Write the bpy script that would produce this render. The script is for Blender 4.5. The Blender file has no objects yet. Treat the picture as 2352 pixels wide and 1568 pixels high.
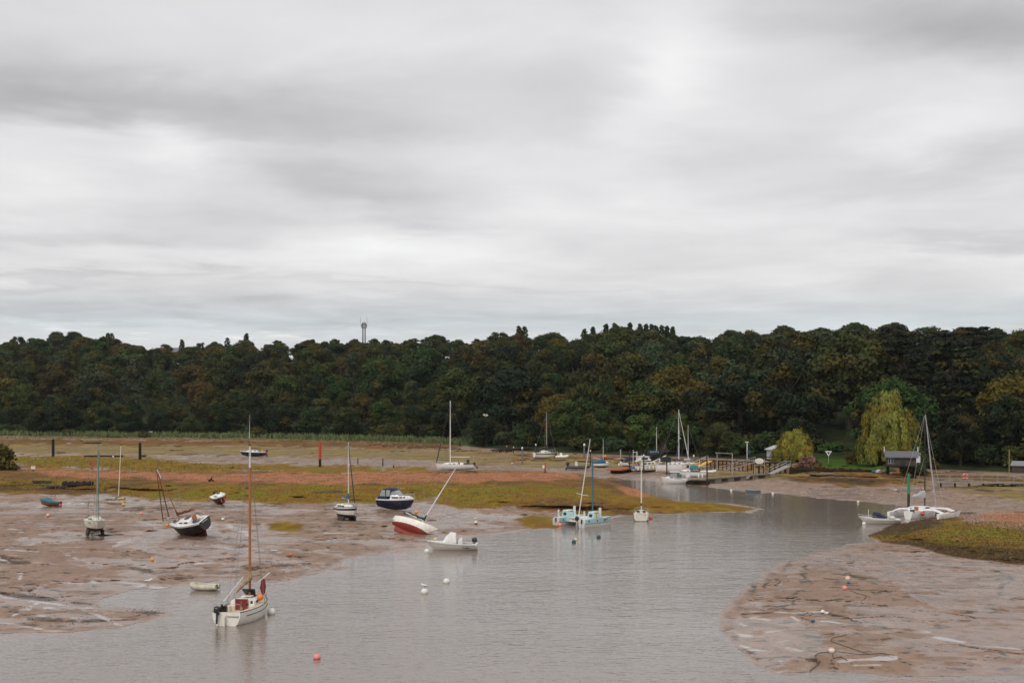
import bpy, math, random
import numpy as np
from mathutils import Vector, Matrix, Euler
R = math.radians
random.seed(7)
S = bpy.context.scene
COL = S.collection
# ------------------------------------------------------------------ camera
# image metrics used to lay the place out: 2352 x 1568 sheet, focal length F, horizon line VH, eye height H
F = 3266.0; VH = 919.0; H = 13.0; UC = 1176.0
cam_d = bpy.data.cameras.new('camera'); cam = bpy.data.objects.new('camera', cam_d); COL.objects.link(cam)
cam.location = (0, 0, H); cam.rotation_euler = (R(90), 0, 0)
cam_d.sensor_width = 36.0; cam_d.lens = 36.0 * F / 2352.0
cam_d.shift_y = (VH - 784.0) / 2352.0
cam_d.clip_start = 0.5; cam_d.clip_end = 12000
S.camera = cam
S.view_settings.view_transform = 'Standard'; S.view_settings.look = 'None'
S.view_settings.exposure = 0.10; S.view_settings.gamma = 1.0; S.view_settings.use_curve_mapping = False
# ------------------------------------------------------------------ world: overcast sky over a Nishita sky
W = bpy.data.worlds.new("World"); S.world = W; W.use_nodes = True
nt = W.node_tree; nt.nodes.clear()
def N(t, **kw):
    n = nt.nodes.new(t)
    for k, v in kw.items(): setattr(n, k, v)
    return n
def L(a, b): nt.links.new(a, b)
def M(op, a, b=None, c=None, clamp=False):
    n = N('ShaderNodeMath', operation=op, use_clamp=clamp)
    for i, x in enumerate((a, b, c)):
        if x is None: continue
        if isinstance(x, (int, float)): n.inputs[i].default_value = x
        else: L(x, n.inputs[i])
    return n.outputs[0]
SUN_EL, SUN_ROT = R(48), R(200)
tc = N('ShaderNodeTexCoord'); sp = N('ShaderNodeSeparateXYZ'); L(tc.outputs['Generated'], sp.inputs[0])
dx, dy, dz = sp.outputs
hz = M('MAXIMUM', M('SQRT', M('ADD', M('MULTIPLY', dx, dx), M('MULTIPLY', dy, dy))), 0.02)
az = M('ARCTAN2', dx, dy)                    # azimuth from the view axis, radians
el = M('DIVIDE', M('MAXIMUM', dz, 0.0), hz)  # tan(elevation)
den = M('ADD', M('MAXIMUM', dz, 0.0), 0.055)
cx_ = M('DIVIDE', dx, den); cy_ = M('DIVIDE', dy, den)
cb = N('ShaderNodeCombineXYZ'); L(cx_, cb.inputs[0]); L(M('MULTIPLY', cy_, 0.9), cb.inputs[1])
def noise(vec, scale, detail, rough, dist=0.0, off=0.0):
    mp = N('ShaderNodeMapping'); L(vec, mp.inputs[0]); mp.inputs['Location'].default_value = (off, off * .7, off * .3)
    n = N('ShaderNodeTexNoise'); L(mp.outputs[0], n.inputs['Vector'])
    n.inputs['Scale'].default_value = scale; n.inputs['Detail'].default_value = detail
    n.inputs['Roughness'].default_value = rough; n.inputs['Distortion'].default_value = dist
    return n.outputs[0]
n1 = noise(cb.outputs[0], 0.42, 5, 0.5, 0.5, 3.1)
n2 = noise(cb.outputs[0], 1.3, 5, 0.55, 0.4, 11.0)
lum = M('ADD', 0.700, M('ADD', M('MULTIPLY', M('SUBTRACT', n1, 0.5), 0.30), M('MULTIPLY', M('SUBTRACT', n2, 0.5), 0.30)))
# broad cloud masses: (azimuth px, height px, half width, half height, tilt, amount)
wz1 = M('SUBTRACT', noise(cb.outputs[0], .8, 5, .6, .3, 21.0), .5); wz2 = M('SUBTRACT', noise(cb.outputs[0], .9, 5, .6, .3, 33.0), .5)
az0 = az; az = M('MULTIPLY_ADD', wz1, .22, az); el0 = el; el = M('MULTIPLY_ADD', wz2, .085, el)
BL = [(330, 262, 420, 46, 0.05, -.13), (900, 290, 420, 30, 0.03, -.06), (60, 230, 200, 70, 0, -.06), (860, 430, 260, 60, -.25, -.10), (1150, 175, 260, 60, 0, -.06), (1050, 30, 260, 50, 0, -.04),
      (1510, 190, 100, 120, .3, .09), (1600, 140, 260, 60, 0, .04), (2180, 90, 300, 75, 0, -.17), (2150, 300, 170, 70, .2, .08), (1760, 120, 90, 60, 0, -.03),
      (2100, 400, 260, 34, .1, -.09), (1700, 370, 220, 36, .1, -.05), (400, 380, 90, 40, 0, .08), (180, 540, 300, 24, -.03, -.08), (40, 440, 160, 50, 0, .05), (700, 250, 300, 100, 0, -.02),
      (1000, 540, 330, 60, 0, .09), (300, 590, 260, 40, 0, .07), (400, 330, 600, 26, .04, .06), (2260, 565, 190, 26, 0, -.09), (2150, 610, 260, 22, 0, .05), (600, 520, 130, 24, 0, -.05), (1280, 545, 120, 60, .1, -.05),
      (800, 655, 700, 12, 0, -.05), (150, 655, 250, 18, 0, -.06), (700, 720, 800, 26, 0, -.07), (1800, 530, 200, 50, 0, .03), (600, 100, 500, 70, 0, .02)]
for (u, v, su, sv, tilt, amp) in BL:
    a0 = (u - UC) / F; e0 = (VH - v) / F; sa = su / F; se = sv / F
    da = M('SUBTRACT', az, a0); de = M('SUBTRACT', el, e0)
    if tilt: de = M('SUBTRACT', de, M('MULTIPLY', da, tilt))
    q = M('ADD', M('POWER', M('ABSOLUTE', M('DIVIDE', da, sa)), 2.0), M('POWER', M('ABSOLUTE', M('DIVIDE', de, se)), 2.0))
    lum = M('MULTIPLY_ADD', M('EXPONENT', M('MULTIPLY', q, -0.7)), amp * 1.4, lum)
el = el0; az = az0
# bluish band low down with a few pale cumulus heads
band = M('EXPONENT', M('MULTIPLY', M('POWER', M('DIVIDE', M('SUBTRACT', el, (VH - 745) / F), 42 / F), 2.0), -0.7))
cum = M('MULTIPLY', M('SUBTRACT', noise(cb.outputs[0], 2.2, 6, 0.6, 0.2, 5.0), 0.53), 5.0, clamp=True)
lowm = M('EXPONENT', M('MULTIPLY', M('POWER', M('DIVIDE', M('SUBTRACT', el, (VH - 768) / F), 22 / F), 2.0), -0.7))
lftm = M('SUBTRACT', 1.0, M('MULTIPLY', M('ADD', az, 0.30), 4.0, clamp=True), clamp=True)
lum = M('MULTIPLY_ADD', M('MULTIPLY', M('MULTIPLY', cum, lowm), M('ADD', lftm, .15)), 0.22, lum)
lum = M('MAXIMUM', M('MINIMUM', lum, 0.93), 0.4)
mixc = N('ShaderNodeMix', data_type='RGBA'); L(M('MULTIPLY', M('SUBTRACT', band, M('MULTIPLY', cum, lowm)), 0.75, clamp=True), mixc.inputs[0])
warm = N('ShaderNodeMix', data_type='RGBA'); L(M('MULTIPLY', M('SUBTRACT', lum, 0.6), 3.0, clamp=True), warm.inputs[0])
warm.inputs[6].default_value = (1.005, 0.985, 1.0, 1); warm.inputs[7].default_value = (1.0, 0.992, 0.985, 1)
L(warm.outputs[2], mixc.inputs[6]); mixc.inputs[7].default_value = (0.80, 0.885, 0.93, 1)
vm = N('ShaderNodeVectorMath', operation='SCALE'); L(mixc.outputs[2], vm.inputs[0]); L(lum, vm.inputs['Scale'])
sky = N('ShaderNodeTexSky', sky_type='NISHITA'); sky.sun_disc = False; sky.sun_elevation = SUN_EL; sky.sun_rotation = SUN_ROT
skyS = N('ShaderNodeVectorMath', operation='SCALE'); L(sky.outputs[0], skyS.inputs[0]); skyS.inputs['Scale'].default_value = 0.10
fin = N('ShaderNodeMix', data_type='RGBA'); fin.inputs[0].default_value = 0.94     # cloud cover
L(skyS.outputs[0], fin.inputs[6]); L(vm.outputs[0], fin.inputs[7])
bg = N('ShaderNodeBackground'); L(fin.outputs[2], bg.inputs[0]); bg.inputs[1].default_value = 1.0
wo = N('ShaderNodeOutputWorld'); L(bg.outputs[0], wo.inputs[0])
# ------------------------------------------------------------------ sun (veiled)
sd = bpy.data.lights.new('sun', 'SUN'); sd.energy = 1.5; sd.angle = R(25); sd.color = (1, .96, .9)
so = bpy.data.objects.new('sun', sd); COL.objects.link(so)
sdir = Vector((math.sin(SUN_ROT) * math.cos(SUN_EL), math.cos(SUN_ROT) * math.cos(SUN_EL), math.sin(SUN_EL)))
so.rotation_euler = sdir.to_track_quat('Z', 'Y').to_euler()
# ------------------------------------------------------------------ helpers
def G(u, v, h=0.0):
    d = (H - h) * F / (v - VH)
    return Vector(((u - UC) * d / F, d, h))
def vnoise(x, y, seed=0):
    xi = np.floor(x).astype(np.int64); yi = np.floor(y).astype(np.int64); fx = x - xi; fy = y - yi
    fx = fx * fx * (3 - 2 * fx); fy = fy * fy * (3 - 2 * fy)
    def hsh(a, b):
        n = (a * 374761393 + b * 668265263 + seed * 1442695041) & 0xffffffff
        n = ((n ^ (n >> 13)) * 1274126177) & 0xffffffff
        return ((n ^ (n >> 16)) & 0xffff) / 65535.0
    return (hsh(xi, yi) * (1 - fx) + hsh(xi + 1, yi) * fx) * (1 - fy) + (hsh(xi, yi + 1) * (1 - fx) + hsh(xi + 1, yi + 1) * fx) * fy
def fbm(x, y, o=4, seed=0):
    s = 0; a = 0.5; t = 0
    for i in range(o):
        s = s + a * vnoise(x, y, seed + i * 17); t += a; a *= .5; x = x * 2.03 + 13.1; y = y * 2.03 + 7.7
    return s / t
def sdist(px, py, poly, ay=3.0):
    """signed distance to polygon (inside positive), the second axis stretched by ay"""
    P = np.array(poly, float) * np.array([1, ay]); y = py * ay; x = px
    best = np.full(x.shape, 1e12); ins = np.zeros(x.shape, bool)
    for i in range(len(P)):
        a = P[i]; b = P[(i + 1) % len(P)]; e = b - a; l2 = e @ e
        if l2 == 0: continue
        t = np.clip(((x - a[0]) * e[0] + (y - a[1]) * e[1]) / l2, 0, 1)
        best = np.minimum(best, (x - a[0] - t * e[0]) ** 2 + (y - a[1] - t * e[1]) ** 2)
        if a[1] != b[1]:
            c = ((a[1] > y) != (b[1] > y)) & (x < e[0] * (y - a[1]) / e[1] + a[0]); ins ^= c
    d = np.sqrt(best); return np.where(ins, d, -d)
def ss(x, a, b):
    t = np.clip((x - a) / (b - a), 0, 1); return t * t * (3 - 2 * t)
# ------------------------------------------------------------------ terrain description (sheet coordinates)
WATER = [(-9000, 1560), (-900, 1480), (0, 1456), (120, 1453), (250, 1442), (340, 1428), (385, 1408), (330, 1399), (240, 1389), (225, 1378), (300, 1354), (380, 1351),
 (441, 1343), (508, 1330), (600, 1338), (660, 1333), (700, 1323), (736, 1314), (790, 1291), (809, 1282), (873, 1275), (903, 1266), (970, 1256), (1040, 1243), (1102, 1231), (1148, 1226),
 (1229, 1215), (1277, 1214), (1291, 1206), (1325, 1198), (1390, 1192), (1454, 1183), (1605, 1177), (1726, 1177), (1757, 1169), (1700, 1158), (1551, 1148), (1492, 1137),
 (1472, 1126), (1420, 1111), (1385, 1102), (1450, 1102), (1517, 1107), (1560, 1111), (1621, 1117), (1681, 1126), (1779, 1134), (1895, 1145), (1986, 1153), (2080, 1163),
 (2150, 1171), (2240, 1177.5), (2217, 1179), (2160, 1185), (2103, 1196), (2044, 1207), (1997, 1227), (2010, 1240), (1953, 1247), (1889, 1263), (1821, 1281), (1781, 1297),
 (1744, 1323), (1712, 1348), (1671, 1380), (1661, 1405), (1658, 1446), (1687, 1481), (1727, 1522), (1757, 1546), (1797, 1550), (1876, 1539), (1925, 1542), (2050, 1551),
 (2352, 1553), (6000, 1565), (6000, 1572), (2352, 1567), (2050, 1561), (1970, 1564), (1900, 1600), (1880, 1700), (1880, 20000), (-9000, 20000)]
ISLE = [(749, 1306), (775, 1299), (803, 1299), (800, 1308), (770, 1312)]
C = {}
C['algae'] = [
 [(230, 1132), (300, 1116), (560, 1113), (760, 1110), (1000, 1107), (1250, 1110), (1400, 1125), (1430, 1142), (1250, 1150), (1130, 1169), (1060, 1167), (1000, 1147), (900, 1152), (760, 1154), (640, 1154), (500, 1147), (350, 1149)],
 [(-300, 1094), (60, 1100), (250, 1104), (270, 1124), (150, 1116), (-300, 1112)],
 [(20, 1046), (300, 1049), (465, 1064), (560, 1071), (640, 1078), (400, 1084), (70, 1073), (20, 1062)],
 [(540, 1066), (900, 1073), (1010, 1077), (980, 1085), (600, 1083)],
 [(1470, 1136), (1600, 1150), (1760, 1168), (1700, 1176), (1560, 1175), (1420, 1162), (1380, 1140)],
 [(1180, 1190), (1240, 1189), (1325, 1203), (1277, 1215), (1225, 1213)],
 [(585, 1203), (640, 1195), (700, 1202), (705, 1219), (660, 1222), (630, 1214)],
 [(2000, 1233), (2100, 1210), (2220, 1196), (3250, 1196), (5250, 1250), (2352, 1256), (2220, 1262), (2100, 1246)]]
C['yellow'] = [
 [(-900, 1011), (300, 1017), (600, 1024), (860, 1030), (1060, 1034), (1340, 1045), (1330, 1071), (1100, 1068), (900, 1051), (600, 1046), (300, 1043), (-900, 1037)],
 [(2170, 1116), (2352, 1106), (2700, 1104), (2700, 1150), (2352, 1146), (2240, 1136)],
 [(1620, 1085), (1860, 1073), (1880, 1098), (1640, 1099)],
 [(1180, 1050), (1600, 1060), (1600, 1078), (1200, 1070)], [(1850, 1092), (2150, 1104), (2140, 1118), (1900, 1106)]]
C['brown'] = [
 [(-900, 1074), (40, 1075), (300, 1079), (1200, 1080), (1330, 1088), (1420, 1102), (1500, 1136), (1500, 1150), (1130, 1165), (1000, 1143), (640, 1148), (480, 1143), (230, 1136), (-900, 1126)],
 [(1325, 1093), (1420, 1100), (1480, 1130), (1560, 1148), (1755, 1166), (1700, 1176), (1400, 1186), (1300, 1178), (1150, 1163), (1130, 1171), (1230, 1150), (1390, 1142), (1300, 1110)],
 [(-300, 1110), (60, 1108), (250, 1120), (245, 1133), (60, 1128), (-300, 1122)],
 [(1989, 1229), (2044, 1205), (2160, 1183), (2230, 1190), (2110, 1214), (2040, 1232), (2120, 1240), (2352, 1250), (4250, 1250), (4250, 1310), (2352, 1295), (2189, 1277), (2103, 1255), (2028, 1243)],
 [(1780, 1091), (1900, 1093), (2050, 1099), (2150, 1104), (1990, 1119), (1850, 1108)],
 [(-900, 1004), (600, 1011), (1000, 1017), (1060, 1023), (1010, 1033), (600, 1024), (-900, 1014)],
 [(1150, 1112), (1350, 1112), (1440, 1128), (1300, 1134), (1200, 1126)], [(290, 1100), (800, 1112), (1100, 1108), (1000, 1116), (560, 1118), (300, 1113)],
 [(1100, 1040), (1860, 1068), (2352, 1094), (3250, 1094), (3250, 1106), (2352, 1104), (2050, 1097), (1840, 1088), (1600, 1066), (1280, 1052)]]
C['shingle'] = [
 [(40, 1078), (300, 1082), (560, 1086), (1000, 1083), (1200, 1082), (1320, 1088), (1345, 1099), (1150, 1106), (800, 1111), (640, 1109), (300, 1098), (120, 1094)],
 [(1415, 1113), (1470, 1120), (1495, 1137), (1440, 1136)],
 [(2230, 1183), (2352, 1176), (5250, 1170), (5250, 1205), (2352, 1203), (2270, 1194)],
 [(1950, 1077), (2040, 1080), (2040, 1087), (1975, 1084)]]
C['dark'] = [   # dark weed strips and drains on the mud
 [(440, 1163), (640, 1158), (820, 1162), (900, 1160), (640, 1162), (440, 1166)], [(180, 1168), (330, 1166), (480, 1162), (330, 1171), (190, 1171)],
 [(425, 1230), (500, 1232), (580, 1236), (590, 1242), (500, 1239)], [(300, 1295), (440, 1322), (460, 1330), (380, 1328), (290, 1306)], [(0, 1275), (70, 1283), (60, 1296), (0, 1296)],
 [(560, 1300), (620, 1294), (700, 1296), (650, 1302), (570, 1305)], [(410, 1226), (470, 1231), (430, 1237)], [(700, 1125), (780, 1124), (800, 1129), (710, 1130)],
 [(2050, 1244), (2110, 1240), (2200, 1254), (2352, 1262), (5000, 1262), (5000, 1300), (2352, 1296), (2189, 1277), (2103, 1255), (2028, 1244)], [(1993, 1229), (2044, 1207), (2130, 1193), (2170, 1204), (2070, 1226)],
 [(0, 1358), (100, 1370), (240, 1392), (120, 1380), (0, 1366)], [(300, 1399), (380, 1404), (370, 1412), (290, 1406)],
 [(60, 1415), (240, 1420), (260, 1432), (160, 1430), (60, 1424)], [(420, 1040), (520, 1044), (500, 1049), (420, 1046)],
 [(1840, 1095), (1960, 1098), (2040, 1104), (1960, 1110), (1880, 1104)], [(1800, 1100), (1850, 1102), (1840, 1105)], [(1960, 1108), (2010, 1110), (1980, 1114)], [(2240, 1124), (2320, 1126), (2300, 1129)]]
C['wet'] = [
 [(110, 1334), (260, 1330), (400, 1340), (500, 1332), (380, 1352), (230, 1352)], [(-50, 1358), (120, 1376), (330, 1390), (240, 1400), (100, 1392), (-50, 1372)],
 [(-50, 1400), (220, 1400), (330, 1420), (240, 1440), (-50, 1450)], [(200, 1225), (480, 1240), (620, 1262), (560, 1290), (360, 1270), (220, 1240)], [(60, 1125), (420, 1130), (560, 1150), (400, 1160), (120, 1150)],
 [(1680, 1410), (1800, 1420), (1900, 1480), (1880, 1545), (1740, 1540), (1690, 1480)], [(2050, 1460), (2352, 1450), (2352, 1520), (2150, 1510)], [(2100, 1300), (2400, 1310), (2400, 1420), (2150, 1400), (2060, 1340)],
 [(760, 1150), (1100, 1160), (1150, 1220), (1000, 1210), (800, 1180)], [(300, 1190), (480, 1225), (700, 1235), (600, 1250), (380, 1235)], [(1850, 1270), (2100, 1280), (2060, 1330), (1880, 1300)], [(500, 1040), (560, 1060), (900, 1060), (1100, 1078), (900, 1070), (560, 1066)]]
C['grass'] = [
 [(-900, 950), (2352, 950), (2352, 1040), (2060, 1072), (2040, 1083), (1880, 1073), (1860, 1062), (1700, 1052), (1400, 1040), (1180, 1036), (1075, 1024), (1000, 1016), (600, 1006), (0, 999), (-900, 996)]]
VT_U = [-9000, -900, 0, 600, 1000, 1100, 1200, 1400, 1600, 1750, 1860, 2040, 2352, 3250, 9000]
VT_V = [1000, 1000, 1000, 1006, 1017, 1028, 1037, 1045, 1051, 1058, 1064, 1075, 1088, 1098, 1100]
def vtop(u): return np.interp(u, VT_U, VT_V)
SKY_U = [-900, 0, 100, 180, 250, 300, 340, 420, 520, 566, 620, 700, 760, 800, 860, 930, 1000, 1050, 1100, 1140, 1200, 1260, 1300, 1340, 1400, 1450, 1500, 1560, 1640, 1680, 1750, 1850, 1950, 2050, 2100, 2200, 2260, 2352, 3250]
SKY_V = [775, 778, 764, 762, 772, 778, 792, 787, 782, 775, 778, 775, 775, 778, 775, 778, 765, 775, 775, 760, 758, 765, 770, 762, 752, 752, 755, 760, 765, 754, 755, 746, 738, 735, 740, 745, 742, 750, 750]
DRAINS = [[(180, 1172), (300, 1167), (480, 1162), (640, 1163), (760, 1160)], [(590, 1208), (660, 1212), (745, 1209), (860, 1214)], [(0, 1200), (90, 1206), (230, 1200)], [(120, 1300), (320, 1308), (450, 1328)], [(60, 1240), (200, 1262), (330, 1268), (460, 1296)],
 [(760, 1240), (880, 1236), (960, 1244)], [(1080, 1196), (1200, 1202), (1230, 1196)], [(0, 1362), (110, 1376), (240, 1392)], [(900, 1040), (960, 1052), (1060, 1046)], [(560, 1180), (620, 1186), (700, 1182)], [(0, 1330), (120, 1338), (200, 1330)]]
DASH = [(4, [(192, 1236), (250, 1237)]), (4.5, [(400, 1238), (470, 1236)]), (3.5, [(772, 1202), (826, 1202)]), (3.5, [(880, 1178), (950, 1178)]), (4, [(925, 1240), (1000, 1246)]), (3, [(488, 1163), (525, 1163)]), (2.5, [(95, 1166), (140, 1165)]), (2.5, [(250, 1161), (288, 1162)]), (2.5, [(555, 1053), (608, 1053)]), (2.5, [(1000, 1084), (1090, 1084)]),  # under grounded boats: contact shade painted dark, together with scoured wet mud
 (2, [(1841, 1276), (1820, 1291), (1801, 1309)]), (2, [(1901, 1276), (1903, 1286), (1891, 1293)]), (4, [(1936, 1274), (1948, 1286)]), (3, [(1861, 1299), (1863, 1309), (1851, 1316)]), (3.5, [(1841, 1316), (1846, 1329), (1857, 1338), (1838, 1334)]), (3, [(1856, 1344), (1826, 1364), (1818, 1389)]),
 (2, [(1771, 1329), (1766, 1349)]), (2, [(1791, 1330), (1786, 1345)]), (2.5, [(1723, 1341), (1741, 1344), (1736, 1354), (1721, 1361)]), (5, [(1692, 1363), (1704, 1362)]), (4, [(1737, 1377), (1745, 1375)]), (3, [(1796, 1371), (1791, 1384)]), (2.5, [(1926, 1319), (1970, 1325), (2016, 1331)]), (5, [(1911, 1333), (1961, 1338)]),
 (5, [(1901, 1377), (1950, 1373)]), (4, [(2290, 1312), (2311, 1319), (2323, 1331), (2306, 1344), (2301, 1359), (2308, 1366)]), (2.5, [(2271, 1396), (2352, 1406), (2420, 1404)]), (2.5, [(2191, 1374), (2226, 1379)]), (4, [(1981, 1429), (2021, 1431)]), (2.5, [(1986, 1413), (2046, 1419)]), (2, [(1960, 1352), (2010, 1362)]), (2.5, [(1950, 1389), (2000, 1393)]),
 (2, [(2060, 1290), (2120, 1293)]), (2, [(2150, 1300), (2210, 1305)]), (2, [(2100, 1330), (2160, 1336)]), (2.5, [(2080, 1350), (2110, 1353)]), (2, [(2230, 1345), (2270, 1349)]), (2, [(2030, 1300), (2060, 1306)]), (2, [(2160, 1356), (2190, 1360)])]
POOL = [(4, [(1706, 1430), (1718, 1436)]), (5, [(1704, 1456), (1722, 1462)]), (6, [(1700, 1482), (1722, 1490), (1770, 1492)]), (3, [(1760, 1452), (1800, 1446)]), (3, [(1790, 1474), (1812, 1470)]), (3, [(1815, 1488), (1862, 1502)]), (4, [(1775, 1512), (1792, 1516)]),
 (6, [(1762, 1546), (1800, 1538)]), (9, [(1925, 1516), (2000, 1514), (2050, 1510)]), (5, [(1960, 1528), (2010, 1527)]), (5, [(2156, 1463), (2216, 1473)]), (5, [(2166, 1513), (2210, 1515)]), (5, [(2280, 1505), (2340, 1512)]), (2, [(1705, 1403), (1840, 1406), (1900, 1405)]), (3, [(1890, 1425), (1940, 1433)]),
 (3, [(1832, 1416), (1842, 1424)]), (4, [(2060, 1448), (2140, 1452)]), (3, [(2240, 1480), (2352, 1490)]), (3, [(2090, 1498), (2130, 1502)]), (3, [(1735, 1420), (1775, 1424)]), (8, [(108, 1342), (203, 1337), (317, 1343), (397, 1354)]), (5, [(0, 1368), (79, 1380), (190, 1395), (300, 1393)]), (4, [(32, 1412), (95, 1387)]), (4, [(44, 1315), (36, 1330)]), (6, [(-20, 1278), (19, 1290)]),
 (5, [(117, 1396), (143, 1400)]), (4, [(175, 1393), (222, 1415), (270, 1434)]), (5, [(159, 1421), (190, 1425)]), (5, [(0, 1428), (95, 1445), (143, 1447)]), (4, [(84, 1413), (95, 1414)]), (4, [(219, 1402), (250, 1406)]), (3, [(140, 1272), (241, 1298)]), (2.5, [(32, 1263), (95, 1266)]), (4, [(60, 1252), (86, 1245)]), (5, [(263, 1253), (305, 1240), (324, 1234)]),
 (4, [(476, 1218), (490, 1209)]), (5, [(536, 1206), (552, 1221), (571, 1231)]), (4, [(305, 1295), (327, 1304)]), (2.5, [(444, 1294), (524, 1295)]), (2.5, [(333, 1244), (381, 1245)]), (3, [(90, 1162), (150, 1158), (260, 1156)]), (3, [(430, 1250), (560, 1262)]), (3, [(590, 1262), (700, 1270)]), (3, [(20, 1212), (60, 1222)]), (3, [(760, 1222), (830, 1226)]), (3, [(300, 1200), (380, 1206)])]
def pldist(u, v, pl, ay=3.2):
    P = np.array(pl, float) * np.array([1, ay]); best = np.full(u.shape, 1e9); y = v * ay
    for i in range(len(P) - 1):
        e = P[i + 1] - P[i]; t = np.clip(((u - P[i][0]) * e[0] + (y - P[i][1]) * e[1]) / (e @ e), 0, 1)
        best = np.minimum(best, (u - P[i][0] - t * e[0]) ** 2 + (y - P[i][1] - t * e[1]) ** 2)
    return np.sqrt(best)
def hfun(u, v, full=False):
    """ground height (m) for sheet coordinates"""
    u = np.asarray(u, float); v = np.asarray(v, float)
    d = H * F / np.maximum(v - VH, 3); x = (u - UC) * d / F
    wob = (fbm(x * .55, d * .22, 4, 3) - .5)
    asp = np.clip(2.2 + (1250 - v) * .012, 1.6, 5)
    dw = sdist(u, v, WATER)
    dw = np.maximum(-dw, sdist(u, v, ISLE))            # land positive
    dw = dw + wob * 40 * ss(v, 1000, 1400) + (fbm(x * 1.7, d * .8, 3, 41) - .5) * 10
    land = 0.0022 * np.minimum(dw, 20) + 0.27 * ss(dw, 6, 170) + 0.25 * ss(dw, 100, 500)
    wx = x * .10 + d * .035 + (fbm(x * .2, d * .15, 3, 63) - .5) * 1.1; wy = d * .085 - x * .012 + (fbm(x * .22, d * .2, 3, 64) - .5) * .9
    un = fbm(wx, wy, 4, 9); rdg = np.abs(vnoise(wx * 1.15 + 5, wy * 1.25 + 9, 91) - .5)
    und = (un - .5) * .42 * ss(dw, 6, 90) + (fbm(x * .9, d * .6, 3, 21) - .5) * .08 * ss(dw, 0, 30) - .05 * ss(.05 - rdg, 0, .05) * ss(dw, 4, 40) * ss(v, 1080, 1300)
    dr = np.full(x.shape, 99.0)
    for pl in DRAINS: dr = np.minimum(dr, pldist(u + wob * 26, v + wob * 5, pl))
    und = und - .03 * ss(7 - dr, 0, 7)
    h = np.where(dw > 0, land + und, np.maximum(dw * .012, -.9))
    if full: return h, un, rdg, dr, dw, x, d
    spit = sdist(u, v, [(-900, 1072), (0, 1072), (300, 1080), (600, 1082), (1200, 1081), (1330, 1090), (1430, 1103), (1500, 1136), (1757, 1168), (1600, 1176), (1400, 1184), (1130, 1170), (1000, 1150), (500, 1148), (230, 1138), (-900, 1130)])
    h += .75 * ss(spit, -6, 110) * ss(dw, 0, 40)
    ridge = sdist(u, v, [(-900, 1042), (300, 1048), (465, 1063), (480, 1067), (300, 1062), (-900, 1060)])
    h += .22 * ss(ridge, -5, 20)
    mound = sdist(u, v, [(1992, 1228), (2044, 1206), (2103, 1195), (2160, 1184.5), (2217, 1178.5), (2352, 1176), (6250, 1170), (6250, 1310), (2352, 1293), (2189, 1275), (2103, 1253), (2028, 1243)])
    h += .75 * ss(mound, -3, 110)
    bank = sdist(u, v, C['grass'][0])
    h += .34 * ss(bank, -13, 6) + .55 * ss(bank, -80, -14)
    return h
def hh(u, v): return float(hfun(np.array([u]), np.array([v]))[0])
def GP(u, v, dz=0.0):
    p = G(u, v, hh(u, v)); p.z += dz; return p
def scale_at(v, h=0.0): return (v - VH) / (H - h)        # sheet px per metre
# ------------------------------------------------------------------ materials
MATS = {}
def mat(name, col, rough=.55, var=.12, vs=3.0, metal=0.0, spec=.5, dirt=None, dirt_s=1.2, dirt_a=.0, bump=0.0, bs=20.0, coord='Object'):
    if name in MATS: return MATS[name]
    m = bpy.data.materials.new(name); m.use_nodes = True; t = m.node_tree; b = t.nodes['Principled BSDF']
    b.inputs['Roughness'].default_value = rough; b.inputs['Metallic'].default_value = metal; b.inputs['Specular IOR Level'].default_value = spec
    tc = t.nodes.new('ShaderNodeTexCoord'); n = t.nodes.new('ShaderNodeTexNoise'); n.inputs['Scale'].default_value = vs; n.inputs['Detail'].default_value = 5
    t.links.new(tc.outputs[coord], n.inputs['Vector'])
    mr = t.nodes.new('ShaderNodeMapRange'); mr.inputs[1].default_value = .3; mr.inputs[2].default_value = .7; mr.inputs[3].default_value = 1 - var; mr.inputs[4].default_value = 1 + var
    t.links.new(n.outputs[0], mr.inputs[0])
    mx = t.nodes.new('ShaderNodeVectorMath'); mx.operation = 'SCALE'; mx.inputs[0].default_value = col[:3]; t.links.new(mr.outputs[0], mx.inputs['Scale'])
    out = mx.outputs[0]
    if dirt:
        n2 = t.nodes.new('ShaderNodeTexNoise'); n2.inputs['Scale'].default_value = dirt_s; n2.inputs['Detail'].default_value = 8; n2.inputs['Roughness'].default_value = .7
        mp = t.nodes.new('ShaderNodeMapping'); mp.inputs['Scale'].default_value = (1.6, 1.6, .5); t.links.new(tc.outputs[coord], mp.inputs[0]); t.links.new(mp.outputs[0], n2.inputs['Vector'])
        r2 = t.nodes.new('ShaderNodeMapRange'); r2.inputs[1].default_value = .48; r2.inputs[2].default_value = .72; r2.inputs[4].default_value = dirt_a; t.links.new(n2.outputs[0], r2.inputs[0])
        mm = t.nodes.new('ShaderNodeMix'); mm.data_type = 'RGBA'; t.links.new(r2.outputs[0], mm.inputs[0]); t.links.new(out, mm.inputs[6]); mm.inputs[7].default_value = (*dirt, 1); out = mm.outputs[2]
    t.links.new(out, b.inputs['Base Color'])
    if bump:
        n3 = t.nodes.new('ShaderNodeTexNoise'); n3.inputs['Scale'].default_value = bs; t.links.new(tc.outputs[coord], n3.inputs['Vector'])
        bp = t.nodes.new('ShaderNodeBump'); bp.inputs['Strength'].default_value = bump; t.links.new(n3.outputs[0], bp.inputs['Height']); t.links.new(bp.outputs[0], b.inputs['Normal'])
    MATS[name] = m; return m
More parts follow.
